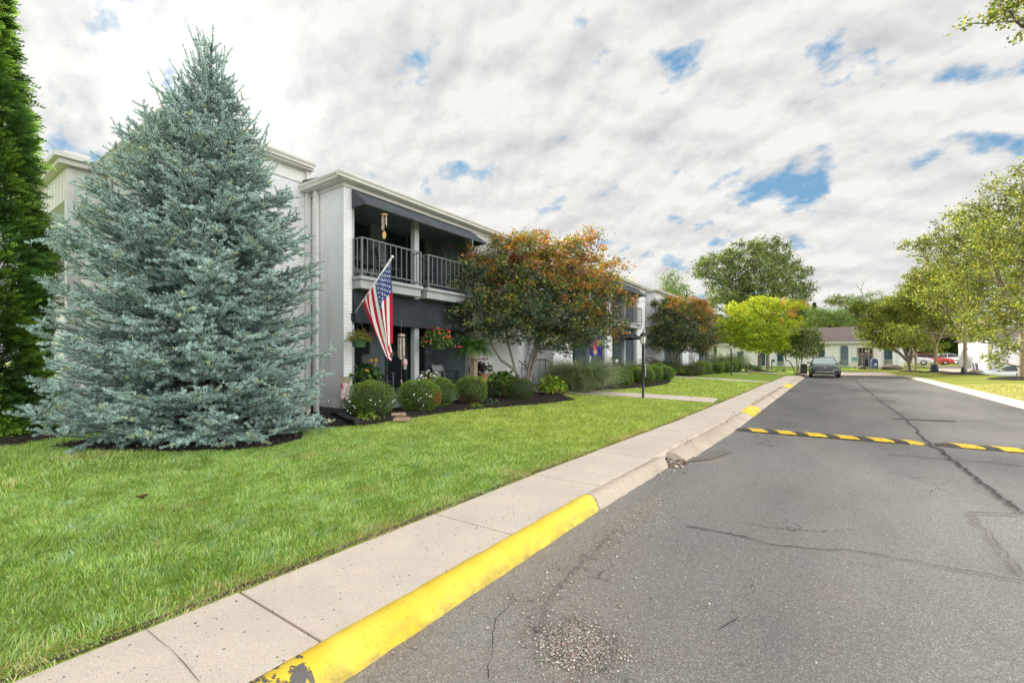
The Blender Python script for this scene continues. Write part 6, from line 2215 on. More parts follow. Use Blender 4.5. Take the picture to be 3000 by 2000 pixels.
# slatted porch chairs
def porch_chair(p, rz, label, pillow=True):
    t = thing("porch_chair", tuple(p), label, "chair", "slatted gray porch chairs")
    Mx = Matrix.Translation(p) @ Matrix.Rotation(rz, 4, "Z")
    GR = bpy.data.materials.get("gray_chair") or pm("gray_chair", (0.045, 0.058, 0.063), 0.6, 0.1, 6)
    s = MB()
    for k in range(5):
        s.box(-0.26, 0.26, -0.26 + k * 0.105, -0.17 + k * 0.105, 0.33 + 0.012 * (4 - k) - 0.02, 0.35 + 0.012 * (4 - k) - 0.02, Mx)
    s.build("seat", GR, t)
    b_ = MB()
    for k in range(5):
        x = -0.25 + k * 0.102
        hgt = 0.66 + 0.05 * math.sin(math.pi * (k + 0.5) / 5)
        b_.prism([(0.24, 0.33), (0.26, 0.325), (0.26 + hgt * 0.32, 0.33 + hgt), (0.24 + hgt * 0.32, 0.335 + hgt)], x, x + 0.088, "x", Mx)
    b_.build("backrest", GR, t)
    for sx in (-1, 1):
        MB().box(sx * 0.30 - 0.045, sx * 0.30 + 0.045, -0.30, 0.34, 0.56, 0.582, Mx).build("armrest", GR, t)
        MB().box(sx * 0.30 - 0.015, sx * 0.30 + 0.015, -0.29, -0.20, 0.0, 0.559, Mx).build("leg", GR, t)
        MB().prism([(0.16, 0.0), (0.24, 0.0), (0.36, 0.559), (0.28, 0.559)], sx * 0.30 - 0.015, sx * 0.30 + 0.015, "x", Mx).build("leg", GR, t)
    if pillow:
        c_ = thing("cushion", tuple(p + Vector((0, 0, 0.4))), "pale speckled cushion propped on the slatted porch chair", "cushion")
        Mc = Mx @ Matrix.Translation((0, 0.16, 0.56)) @ Matrix.Rotation(R(-20), 4, "X")
        m = MB()
        n = 10
        vs_, fs_ = [], []
        for sgn in (1, -1):
            for i in range(n + 1):
                for j in range(n + 1):
                    a, b = i / n * 2 - 1, j / n * 2 - 1
                    th = 0.075 * ((1 - a ** 4) * (1 - b ** 4)) ** 0.6
                    vs_.append(Mc @ Vector((a * 0.23, sgn * th, b * 0.20)))
        q = (n + 1) ** 2
        for sgn in (0, 1):
            for i in range(n):
                for j in range(n):
                    a = sgn * q + i * (n + 1) + j
                    f = (a, a + n + 1, a + n + 2, a + 1)
                    fs_.append(f if sgn == 0 else f[::-1])
        m.add(vs_, fs_).build("pillow", M["fabric"], c_, smooth=True)
    return t


porch_chair(on_porch(1298, 12.9), R(92), "slatted gray porch chair with a pale cushion right of the column")
porch_chair(on_porch(1106, 10.95), R(65), "slatted gray porch chair behind the yellow-flowered pot", False)


# folding chairs and a small table on the balconies
def balcony_chair(p, rz, label):
    t = thing("balcony_chair", tuple(p), label, "chair", "dark chairs on the balconies")
    Mx = Matrix.Translation(p) @ Matrix.Rotation(rz, 4, "Z")
    MB().box(-0.25, 0.25, -0.24, 0.24, 0.40, 0.43, Mx, 0.008).build("seat", M["dark"], t)
    MB().prism([(0.22, 0.44), (0.25, 0.44), (0.34, 0.92), (0.31, 0.92)], -0.24, 0.24, "x", Mx).build("backrest", M["dark"], t)
    for sx in (-1, 1):
        m = MB()
        m.tube([Mx @ Vector((sx * 0.27, -0.28, 0.0)), Mx @ Vector((sx * 0.27, -0.24, 0.62)), Mx @ Vector((sx * 0.27, 0.28, 0.66))], 0.014, 6)
        m.build("armrest", M["iron"], t)
        MB().tube([Mx @ Vector((sx * 0.26, 0.30, 0.0)), Mx @ Vector((sx * 0.26, 0.22, 0.42))], 0.013, 6).build("leg", M["iron"], t)
        MB().tube([Mx @ Vector((sx * 0.24, -0.22, 0.02)), Mx @ Vector((sx * 0.24, -0.2, 0.41))], 0.012, 6).build("leg", M["iron"], t)
    return t


balcony_chair(Vector((-9.05, 6.9, 3.33)), R(40), "dark metal chair on the balcony behind the flag pole")
balcony_chair(Vector((-9.0, 7.55, 3.33)), R(150), "dark metal chair near the column on the first balcony")
balcony_chair(Vector((-9.0, 8.75, 3.33)), R(30), "dark metal chair on the second balcony")
balcony_chair(Vector((-8.85, 23.3, 3.45)), R(80), "dark metal chair on the far balcony with the scalloped awning")
t = thing("balcony_table", (-8.95, 6.45, 3.33), "small round balcony table with a terracotta dish beside the corner railing", "table")
MB().lathe([(0.24, 0.44), (0.25, 0.45), (0.25, 0.465), (0.2, 0.465)], (-8.95, 6.45, 3.33), 18).build("table_top", M["iron"], t)
for k in range(3):
    a = k * 2.1
    MB().tube([(-8.95 + 0.22 * math.cos(a), 6.45 + 0.22 * math.sin(a), 3.33), (-8.95 - 0.1 * math.cos(a), 6.45 - 0.1 * math.sin(a), 3.77)], 0.009, 5).build("leg", M["iron"], t)
tag(MB().lathe([(0.06, 0.0), (0.1, 0.03), (0.1, 0.04), (0.08, 0.04)], (-8.95, 6.45, 3.796), 14).build("dish", M["terracotta"], origin=(-8.95, 6.45, 3.796)), "shallow terracotta dish on the small balcony table", "dish")
tag(MB().box(-8.72, -8.64, 6.5, 6.58, 3.8, 3.97, bev=0.01).build("lantern", M["white"], origin=(-8.68, 6.54, 3.8)), "small white box hanging by the corner balcony railing", "lantern") if False else None

# garden flag, firefly lights, drain pipe, loose bricks
g0 = lp(1014, 1222)
q = at(1013, 1105, 9.25)
gf = thing("garden_flag", (q.x, q.y, lz(q.x, q.y)), "small pink flowered garden flag on a thin stake at the brick corner", "garden flag")
Mx = Matrix.Translation((q.x, q.y, q.z)) @ Matrix.Rotation(R(YAW + 8), 4, "Z")
ga = lz(q.x, q.y)
MB().tube([(q.x - 0.085, q.y - 0.05, ga - 0.1), (q.x - 0.085, q.y - 0.05, q.z + 0.05)], 0.005, 5).tube([(q.x - 0.085, q.y - 0.05, q.z + 0.01), tuple(Mx @ Vector((0.1, 0, 0.005)))], 0.005, 5).build("stake", M["iron"], gf)
NA, NB = 22, 50
a_, b_ = np.meshgrid(np.linspace(0, 1, NA + 1), np.linspace(0, 1, NB + 1), indexing="ij")
w_ = 0.19 - 0.03 * b_
P = np.stack([(a_ - 0.5) * w_ - 0.02 * b_, 0.014 * np.sin(a_ * 9 + b_ * 4) * (0.3 + b_), -b_ * 0.43], -1).reshape(-1, 3)
P = np.array([tuple(Mx @ Vector(p)) for p in P])
ii = (np.arange(NA)[:, None] * (NB + 1) + np.arange(NB)[None]).ravel()
F_ = np.stack([ii, ii + 1, ii + NB + 2, ii + NB + 1], -1)
ac, bc = a_[:-1, :-1].ravel(), b_[:-1, :-1].ravel()
c = np.where(bc[:, None] < 0.25, np.array([[0.36, 0.33, 0.22]]), np.array([[0.62, 0.52, 0.52]]))
rng = np.random.default_rng(5)
for k in range(26):
    x, y, r = rng.random(), rng.uniform(0.25, 1), rng.uniform(0.03, 0.09)
    m_ = ((ac - x) * 0.45) ** 2 + (bc - y) ** 2 < r * r * 0.25
    c[m_] = [(0.55, 0.06, 0.12), (0.75, 0.72, 0.7), (0.45, 0.12, 0.2), (0.3, 0.28, 0.27)][k % 4]
m_ = (ac < 0.22) & (bc > 0.28) & (bc < 0.5)
c[m_] = (0.5, 0.05, 0.04)
fmesh("cloth", P, F_, CLOTH, gf, c, smooth=True)


def fireflies(base_px, d, dots, label, hgt=None):
    b = at(*base_px, d)
    z = lz(b.x, b.y)
    t = thing("solar_light", (b.x, b.y, z), label, "garden light", "solar lights on bending stems")
    m = MB().tube([(b.x, b.y, z - 0.05), (b.x, b.y, z + 0.22)], 0.009, 6).lathe([(0.02, 0.22), (0.05, 0.235), (0.05, 0.245), (0.01, 0.25)], (b.x, b.y, z), 10)
    m.build("stake", M["blackplastic"], t)
    s = MB()
    for k, (x, y) in enumerate(dots):
        q = at(x, y, d + 0.05 * math.sin(k * 2.3) - 0.05)
        mid = Vector((b.x, b.y, z + 0.25)).lerp(q, 0.5) + Vector((0, 0, 0.05))
        s.tube([(b.x, b.y, z + 0.24), mid, q], 0.0022, 4, False)
        MB().ball(tuple(q), 0.0125, 8, 6).build("bulb", M["white"], t, smooth=True)
    s.build("stem", M["iron"], t)


fireflies((992, 1216), 9.05, [(1015, 1168), (1021, 1175), (1026, 1176), (1036, 1188), (1040, 1194), (1018, 1203), (1027, 1210), (962, 1174)], "solar light with white bulbs on bending stems by the drain pipe")
fireflies((1108, 1236), 8.95, [(1085, 1171), (1087, 1172), (1113, 1174), (1099, 1184), (1150, 1176), (1155, 1172)], "solar light with white bulbs before the corner boxwood")
fireflies((1236, 1222), 9.9, [(1213, 1154), (1212, 1157), (1250, 1154), (1258, 1160), (1263, 1160), (1233, 1166), (1226, 1172), (1240, 1188)], "solar light with white bulbs before the orange-sided boxwood")
pp = [lp(978, 1226), lp(995, 1228), lp(1012, 1236), lp(1030, 1245), lp(1048, 1250)]
pts = []
for i in range(len(pp) - 1):
    for k in range(14):
        pts.append(pp[i].lerp(pp[i + 1], k / 14) + Vector((0, 0, 0.10 + 0.02 * (i < 1))))
rad = [0.060 if k % 2 else 0.068 for k in range(len(pts))]
tag(MB().tube(pts, rad, 12).build("drain_pipe", M["blackplastic"], smooth=True, origin=tuple(pp[0]), auto=60), "black corrugated drain pipe curving over the mulch by the spruce", "drain pipe")
BRK = pm("buff_brick", (0.36, 0.25, 0.17), 0.9, 0.25, 12, 0.5)
for (x, y, lab, rz) in ((1178, 1236, "buff paving brick lying at the lawn edge before two boxwoods", 0.5), (1168, 1222, "half-buried brown brick in the mulch between the two largest boxwoods", 0.9)):
    q = lp(x, y)
    Mx = Matrix.Translation((q.x, q.y, lz(q.x, q.y) + 0.03)) @ Matrix.Rotation(rz, 4, "Z") @ Matrix.Rotation(0.06, 4, "X")
    tag(MB().box(-0.15, 0.15, -0.1, 0.1, 0.0, 0.06, Mx, 0.008).build("paving_brick", BRK, origin=tuple(q)), lab, "brick", "loose bricks in the bed")
q = lp(1800, 1140)
# table with a white pot and the gaudy banner at the second bay
q = at(1805, 1062, 21.2)
tz = 0.75
t = thing("folding_table", (q.x, q.y, tz), "thin dark folding table holding a white pot at the second porch", "table")
top = 1.5 - (1062 - HOR) / F_PX * 21.2
MB().box(q.x - 0.28, q.x + 0.28, q.y - 0.25, q.y + 0.25, top - 0.025, top, bev=0.004).build("table_top", M["iron"], t)
for s in (-1, 1):
    MB().tube([(q.x - 0.22 * s, q.y - 0.2, 0.45), (q.x + 0.22 * s, q.y - 0.2, top - 0.025)], 0.012, 5).tube([(q.x - 0.22 * s, q.y + 0.2, 0.45), (q.x + 0.22 * s, q.y + 0.2, top - 0.025)], 0.012, 5).build("leg", M["iron"], t)
t2 = thing("potted_plant", (q.x, q.y, top), "small white pot with a drooping plant on the folding table", "potted plant")
MB().lathe([(0.06, 0.0), (0.10, 0.1), (0.11, 0.17), (0.08, 0.17)], (q.x, q.y, top + 0.001), 12).build("pot", M["white"], t2, smooth=True, auto=40)
leafy(None, "foliage", (q.x, q.y, top + 0.2), 0.22, 0.14, 60, 0.14, DG, 97, 0.3, 0.4, t2)
q = at(1745, 1010, 17.8)
bf = thing("decorative_banner", (q.x, q.y, q.z), "blue banner with red and lime flower shapes hanging above the grass clump", "banner")
NA, NB = 26, 40
a_, b_ = np.meshgrid(np.linspace(-1, 1, NA + 1), np.linspace(0, 1, NB + 1), indexing="ij")
P = np.stack([a_ * 0.24, 0.03 * np.sin(a_ * 5), 0.38 - b_ * 0.80], -1).reshape(-1, 3)
Mx = Matrix.Translation(q) @ Matrix.Rotation(R(YAW + 5), 4, "Z")
P = np.array([tuple(Mx @ Vector(p)) for p in P])
ii = (np.arange(NA)[:, None] * (NB + 1) + np.arange(NB)[None]).ravel()
F_ = np.stack([ii, ii + 1, ii + NB + 2, ii + NB + 1], -1)
ac, bc = a_[:-1, :-1].ravel(), b_[:-1, :-1].ravel() * 2.7 - 1.2
c = np.tile(np.array([[0.06, 0.06, 0.33]]), (len(ac), 1))
for (cx, cy, r, n_, col) in ((0.62, -0.2, 0.42, 9, (0.38, 0.5, 0.12)), (-0.3, 0.35, 0.40, 8, (0.45, 0.03, 0.08)), (0.15, -0.25, 0.2, 5, (0.45, 0.04, 0.04)), (-0.75, 0.1, 0.22, 6, (0.2, 0.25, 0.6)), (-0.1, 1.0, 0.3, 6, (0.55, 0.4, 0.2))):
    th = np.arctan2(bc - cy, ac - cx)
    rr_ = np.sqrt((ac - cx) ** 2 + (bc - cy) ** 2)
    c[rr_ < 1.45 * r * (0.8 + 0.25 * np.cos(n_ * th))] = col
    c[rr_ < r * 0.3] = (0.6, 0.45, 0.1)
fmesh("cloth", P, F_, CLOTH, bf, c)
MB().tube([tuple(Mx @ Vector((-0.4, 0, 0.43))), tuple(Mx @ Vector((0.4, 0, 0.43)))], 0.012, 6).tube([tuple(Mx @ Vector((0.38, 0, 0.43))), tuple(Mx @ Vector((0.38, 0, -0.56))), (tuple(Mx @ Vector((0.38, 0, 0))))[:2] + (lz(q.x, q.y) - 0.05,)], 0.012, 6).build("pole", M["white"], bf)
# the green covered chair at the side porch
q = at(172, 1172, 10.7)
q.z = lz(q.x, q.y)
t = thing("covered_chair", tuple(q), "folding chair draped in shiny green fabric by the side porch", "chair")
Mx = Matrix.Translation(q) @ Matrix.Rotation(R(YAW + 10), 4, "Z")
zt_ = 1.5 - (1112 - HOR) / F_PX * 10.7 - q.z
MB().prism([(-0.14, 0.26), (-0.02, 0.22), (0.0, 0.45), (0.03, 0.22), (0.17, 0.24), (0.16, zt_), (-0.10, zt_ + 0.02)], -0.05, 0.05, "y", Mx).build("cover", M["greenfabric"], t)
MB().prism([(-0.16, 0.40), (0.18, 0.38), (0.16, 0.5), (-0.14, 0.5)], -0.3, -0.051, "y", Mx).build("seat", M["greenfabric"], t)
for a_, b_ in ((-0.12, -0.25), (0.13, -0.25), (-0.12, 0.0), (0.13, 0.0)):
    MB().tube([Mx @ Vector((a_, b_, 0)), Mx @ Vector((a_, b_, 0.42))], 0.012, 5).build("leg", M["iron"], t)


# ---------------------------------------------------------------- lamp posts
LG = NT("frosted_lamp_glass")
LG.base((0.62, 0.60, 0.50))
LG = LG.set(0.25, 0, 0.5)
BLK = pm("black_post_paint", (0.016, 0.022, 0.028), 0.35, 0.2, 10)


def lamp_post(p, H, label, sign):
    t = thing("lamp_post", tuple(p), label, "lamp post", "black lamp posts along the lawn")
    x, y, z = p
    hp_ = H - 0.50
    MB().lathe([(0.046, -0.1), (0.046, 0.02), (0.040, 0.04), (0.040, hp_ - 0.08), (0.048, hp_ - 0.07), (0.048, hp_ - 0.04), (0.03, hp_ - 0.02), (0.03, hp_)], (x, y, z), 14).build("post", BLK, t, smooth=True, auto=40)
    b = z + hp_
    ln = MB().lathe([(0.035, 0.0), (0.07, 0.012), (0.07, 0.03), (0.05, 0.03)], (x, y, b), 12)
    for k in range(6):
        a = k * math.pi / 3
        ln.tube([(x + 0.07 * math.cos(a), y + 0.07 * math.sin(a), b + 0.03), (x + 0.108 * math.cos(a), y + 0.108 * math.sin(a), b + 0.245)], 0.006, 4)
    ln.lathe([(0.118, 0.245), (0.128, 0.25), (0.128, 0.262), (0.105, 0.275), (0.075, 0.335), (0.035, 0.375), (0.014, 0.385), (0.014, 0.41), (0.022, 0.425), (0.010, 0.445), (0.004, 0.50)], (x, y, b), 12)
    L_ = ln.build("lantern", BLK, t)
    MB().lathe([(0.062, 0.031), (0.100, 0.244)], (x, y, b), 6).build("glass", LG, L_)
    if sign:
        arm = Vector((CY, SY, 0)) * 1.0
        q = Vector((x, y, z + H - 0.98 if sign == 1 else z + H - 0.8))
        MB().tube([q - arm * 0.20, q + arm * 0.20], 0.010, 8).build("crossbar", BLK, t, smooth=True)
        MB().ball(tuple(q - arm * 0.205), 0.017, 8, 6).ball(tuple(q + arm * 0.205), 0.017, 8, 6).build("end_cap", M["white"], t, smooth=True)
    if sign == 1:
        Mx = Matrix.Translation((x, y, z)) @ Matrix.Rotation(R(YAW), 4, "Z")
        s = MB().box(0.060, 0.085, -0.02, 0.012, H - 1.52, H - 1.06, Mx, 0.006).build("address_plaque", BLK, t)
        w = MB()
        for k in range(7):
            zz = H - 1.10 - k * 0.06
            w.box(0.064, 0.081, -0.0225, -0.0205, zz - 0.034, zz, Mx)
        w.build("lettering", M["white"], s)
    return t


for (x, y, d, H, s, lab) in ((1884, 1171, 14.3, 2.2, 1, "nearest black lamp post, carrying a crossbar and narrow plaque"), (2142, 1103.5, 29.8, 2.2, 2, "middle black lamp post standing on the far lawn"), (2246, 1085.6, 45.8, 2.2, 0, "farthest black lamp post beneath the yellow maple")):
    q = at(x, y, d)
    q.z = lz(q.x, q.y) - 0.01
    lamp_post(q, H, lab, s)

# ---------------------------------------------------------------- speed bumps
RUB = pm("bump_rubber", (0.085, 0.078, 0.07), 0.9, 0.35, 30, 0.8, bscale=60)
SBY = pm("bump_yellow", (0.74, 0.50, 0.05), 0.7, 0.3, 14, 0.4, bscale=40)


def bump_strip(u0, u1, v, label):
    t = thing("speed_bump", ((u0 + u1) / 2, v, float(road_z(v))), label, "speed bump", "rubber speed bumps across the road")
    w, h = 0.155, 0.052
    prof = [(-w, 0.0), (-w, 0.012), (-w * 0.72, 0.038), (-w * 0.35, h - 0.006), (0, h), (w * 0.35, h - 0.006), (w * 0.72, 0.038), (w, 0.012), (w, 0.0)]

    def strip(fa, fb, lift, mat, name, parent, n, ends=True):
        vs_, fs_ = [], []
        k = len(prof)
        for i in range(n + 1):
            for (dv, z) in prof:
                s = i / n
                u = fa(dv) + (fb(dv) - fa(dv)) * s
                end = min(1, min(u - u0, u1 - u) / 0.16)
                e = max(0.25, min(1, end)) ** 0.5
                vs_.append((u, v + dv * (0.8 + 0.2 * e), float(road_z(v)) + 0.002 + z * e + (lift if z > 0.005 else 0)))
        for i in range(n):
            for j in range(k - 1):
                fs_.append((i * k + j, (i + 1) * k + j, (i + 1) * k + j + 1, i * k + j + 1))
        if ends:
            fs_ += [tuple(range(k)), tuple(n * k + j for j in range(k - 1, -1, -1))]
        return MB().add(vs_, fs_).build(name, mat, parent, smooth=True, auto=35)

    body = strip(lambda d: u0, lambda d: u1, 0, RUB, "rubber_strip", t, 40)
    pitch = 0.475
    n = int((u1 - u0 - 0.1) / pitch + 0.3)
    for i in range(n):
        a = u0 + 0.16 + i * pitch
        sk = lambda dv: -0.85 * dv
        fa = lambda dv, a=a: min(max(a + sk(dv), u0 + 0.015), u1 - 0.02)
        fb = lambda dv, a=a: min(max(a + 0.285 + sk(dv), u0 + 0.02), u1 - 0.015)
        strip(fa, fb, 0.003, SBY, "yellow_stripe", body, 3, False)
    return t


bump_strip(-1.55, 1.32, 10.3, "black and yellow speed bump from the walk to the road middle")
bump_strip(1.46, 4.33, 10.33, "black and yellow speed bump reaching out of the picture at right")

# stones strewn on the road: one heap of gravel, and the crumbs by the broken kerb
rng = np.random.default_rng(17)


def pebbles(name, u, v, r, cols, zf, kind="stuff"):
    n = len(u)
    ico = np.array([[0, 0, 1], [.894, 0, .447], [.276, .851, .447], [-.724, .526, .447], [-.724, -.526, .447], [.276, -.851, .447], [.724, .526, -.447], [-.276, .851, -.447], [-.894, 0, -.447], [-.276, -.851, -.447], [.724, -.526, -.447], [0, 0, -1]])
    fi = np.array([[0, 1, 2], [0, 2, 3], [0, 3, 4], [0, 4, 5], [0, 5, 1], [1, 6, 2], [2, 7, 3], [3, 8, 4], [4, 9, 5], [5, 10, 1], [2, 6, 7], [3, 7, 8], [4, 8, 9], [5, 9, 10], [1, 10, 6], [6, 11, 7], [7, 11, 8], [8, 11, 9], [9, 11, 10], [10, 11, 6]])
    P = ico[None] * (1 + rng.normal(size=(n, 12, 1)) * 0.14) * (r[:, None, None] * rng.uniform(0.7, 1.2, (n, 1, 3)) * np.array([1, 1, 0.7]))
    a = rng.random(n) * 6.283
    ca, sa = np.cos(a)[:, None], np.sin(a)[:, None]
    P = np.stack([P[..., 0] * ca - P[..., 1] * sa, P[..., 0] * sa + P[..., 1] * ca, P[..., 2]], -1)
    P += np.stack([u, v, zf(u, v) + r * 0.4], -1)[:, None]
    F_ = (np.arange(n)[:, None, None] * 12 + fi[None]).reshape(-1, 3)
    c = np.repeat(palette(rng, n, cols), 20, 0)
    return fmesh(name, P.reshape(-1, 3), F_, PAINTED, None, c, kind=kind)


def around(px, n, su, sv, rot=0.0):
    c = gp(*px)
    a, b = rng.normal(size=n) * su, rng.normal(size=n) * sv
    return c.x + a * math.cos(rot) - b * math.sin(rot), c.y + a * math.sin(rot) + b * math.cos(rot)


gu, gv, gr = [], [], []
for (px_, n, su, sv, r0, r1) in (((1690, 1885), 2300, 0.11, 0.10, 0.003, 0.007), ((1720, 1930), 500, 0.14, 0.10, 0.003, 0.0075), ((1870, 1510), 1000, 0.16, 0.55, 0.003, 0.008), ((1800, 1570), 300, 0.05, 0.2, 0.003, 0.008), ((1620, 1720), 260, 0.25, 0.35, 0.0035, 0.009), ((1960, 1380), 260, 0.12, 0.25, 0.004, 0.011), ((1780, 1740), 300, 0.5, 0.5, 0.003, 0.008), ((2150, 1600), 250, 0.9, 0.9, 0.003, 0.007), ((2250, 1420), 120, 0.9, 1.2, 0.004, 0.008)):
    a, b = around(px_, n, su, sv)
    gu.append(a); gv.append(b); gr.append(r0 + (r1 - r0) * rng.random(n) ** 2.5)
for (x, y, r) in ((1572, 1846, .020), (1612, 1865, .016), (1590, 1890, .012), (1700, 1832, .014), (1545, 1852, .013), (1645, 1718, .012), (1638, 1669, .011), (1428, 1840, .011), (1215, 1898, .014), (1776, 1626, .010), (1818, 1780, .010), (1715, 1805, .011), (1859, 1724, .008), (1783, 1592, .013), (1735, 1880, .012), (1650, 1888, .012), (1152, 1915, .012)):
    c = gp(x, y)
    gu.append(np.array([c.x])); gv.append(np.array([c.y])); gr.append(np.array([r]))
gu, gv, gr = map(np.concatenate, (gu, gv, gr))
ok = gu > U_KERB + 0.19 + shift(gv)
STONE = [[0.46, 0.40, 0.345], [0.30, 0.26, 0.23], [0.18, 0.165, 0.155], [0.58, 0.53, 0.48], [0.38, 0.30, 0.25]]
pebbles("gravel", gu[ok], gv[ok], gr[ok], STONE, lambda u, v: road_z(v) + 0.006 + 0.012 * np.sin(u * 1.3 + v * 0.5) * np.exp(-0.1 * np.abs(v)) * ss(-1.9, -1.2, u))
# crumbs and specks on the walk
n = 380
v_ = 0.3 + 7.5 * rng.random(n) ** 1.4
u_ = U_WALK + shift(v_) + rng.uniform(0.04, 0.80, n)
pebbles("gravel", u_, v_, 0.0016 + 0.0038 * rng.random(n) ** 3, [[0.10, 0.085, 0.07], [0.06, 0.05, 0.045], [0.2, 0.16, 0.12]], lambda u, v: road_z(v) + 0.132)
# broken lumps where a length of kerb is missing
n = 110
u_ = U_KERB + shift(6.5) + rng.uniform(0.0, 0.32, n)
v_ = rng.uniform(6.28, 6.78, n)
pebbles("rubble", u_, v_, rng.uniform(0.008, 0.035, n) * rng.random(n) ** 0.5, [[0.36, 0.31, 0.26], [0.45, 0.4, 0.35], [0.2, 0.12, 0.07], [0.12, 0.09, 0.07]], lambda u, v: road_z(v) + 0.01)
# dead leaves and needles gathered along the far kerb
n = 420
v_ = np.concatenate([rng.uniform(14.5, 23.5, n), rng.uniform(6.8, 12.5, 90)])
u_ = U_KERB + shift(v_) + rng.normal(size=len(v_)) * 0.04 + 0.02
P = np.stack([u_, v_, road_z(v_) + 0.145], -1)
V, F_, _ = rand_leaves(rng, P, 0.035, 1.5, 0.5)
fmesh("fallen_leaves", V, F_, PETAL, None, palette(rng, len(P), [[0.35, 0.13, 0.03], [0.28, 0.16, 0.07], [0.16, 0.09, 0.05]]), kind="stuff")
q = lp(417, 1475)
nl_, ml = 7, 5
vs_, fs_ = [], []
for i in range(nl_):
    for j in range(ml):
        s, w = i / (nl_ - 1), (j / (ml - 1) - 0.5)
        ww = 0.055 * math.sin(math.pi * (0.08 + 0.88 * s)) * w * 2
        vs_.append((q.x + (s - 0.5) * 0.11, q.y + ww, lz(q.x, q.y) + 0.045 + 0.03 * abs(w) * 2 + 0.02 * s * s))
for i in range(nl_ - 1):
    for j in range(ml - 1):
        fs_.append((i * ml + j, (i + 1) * ml + j, (i + 1) * ml + j + 1, i * ml + j + 1))
tag(MB().add(vs_, fs_).build("fallen_leaf", pm("brown_leaf", (0.10, 0.055, 0.025), 0.7, 0.4, 30), smooth=True, origin=tuple(q)), "single curled brown dead leaf lying on the front lawn", "leaf")

# mulch chips with pale flecks by the boxwoods
n = 5200
pb = np.array(BED1)
u_ = rng.uniform(pb[:, 0].min(), pb[:, 0].max(), n)
v_ = rng.uniform(pb[:, 1].min(), pb[:, 1].max(), n)
pb0 = np.array(BED0)
u2, v2 = rng.uniform(pb0[:, 0].min(), pb0[:, 0].max(), 3500), rng.uniform(pb0[:, 1].min(), pb0[:, 1].max(), 3500)
u_, v_ = np.concatenate([u_, u2]), np.concatenate([v_, v2])
ok = (in_poly(u_, v_, BED1) | in_poly(u_, v_, BED0)) & (u_ > -9.6)
P = np.stack([u_[ok], v_[ok], land_z(u_[ok], v_[ok]) + 0.065], -1)
V, F_, _ = rand_leaves(rng, P, 0.05, 0.9, 0.35)
fmesh("mulch_chips", V, F_, PAINTED, None, palette(rng, len(P), [[0.012, 0.010, 0.010], [0.03, 0.024, 0.021], [0.07, 0.055, 0.045], [0.30, 0.23, 0.16]], [0.5, 0.34, 0.12, 0.04]), kind="stuff")
# ---------------------------------------------------------------- cars
TYRE = M["rubber"]
LAMPG = pm("headlamp_glass", (0.55, 0.57, 0.58), 0.12, 0.05, 4, spec=0.8)
PLAST = pm("black_trim", (0.012, 0.013, 0.014), 0.4, 0.1, 9)


def paint(name, c):
    t = NT(name)
    t.base(c)
    t.b.inputs["Coat Weight"].default_value = 0.8
    t.b.inputs["Coat Roughness"].default_value = 0.05
    return t.set(0.3, 0.35 if max(c) < 0.3 else 0.0, 0.5)


WSG = NT("car_glass")
WSG.base((0.34, 0.42, 0.41))
WSG = WSG.set(0.03, 0.0, 1.0)


def loft(mb, st):
    """Skin over stations of equal point counts."""
    k = len(st[0])
    vs_ = [p for s in st for p in s]
    fs_ = []
    for i in range(len(st) - 1):
        for j in range(k):
            j2 = (j + 1) % k
            fs_.append((i * k + j, i * k + j2, (i + 1) * k + j2, (i + 1) * k + j))
    fs_.append(tuple(range(k - 1, -1, -1)))
    fs_.append(tuple((len(st) - 1) * k + j for j in range(k)))
    return mb.add(vs_, fs_)


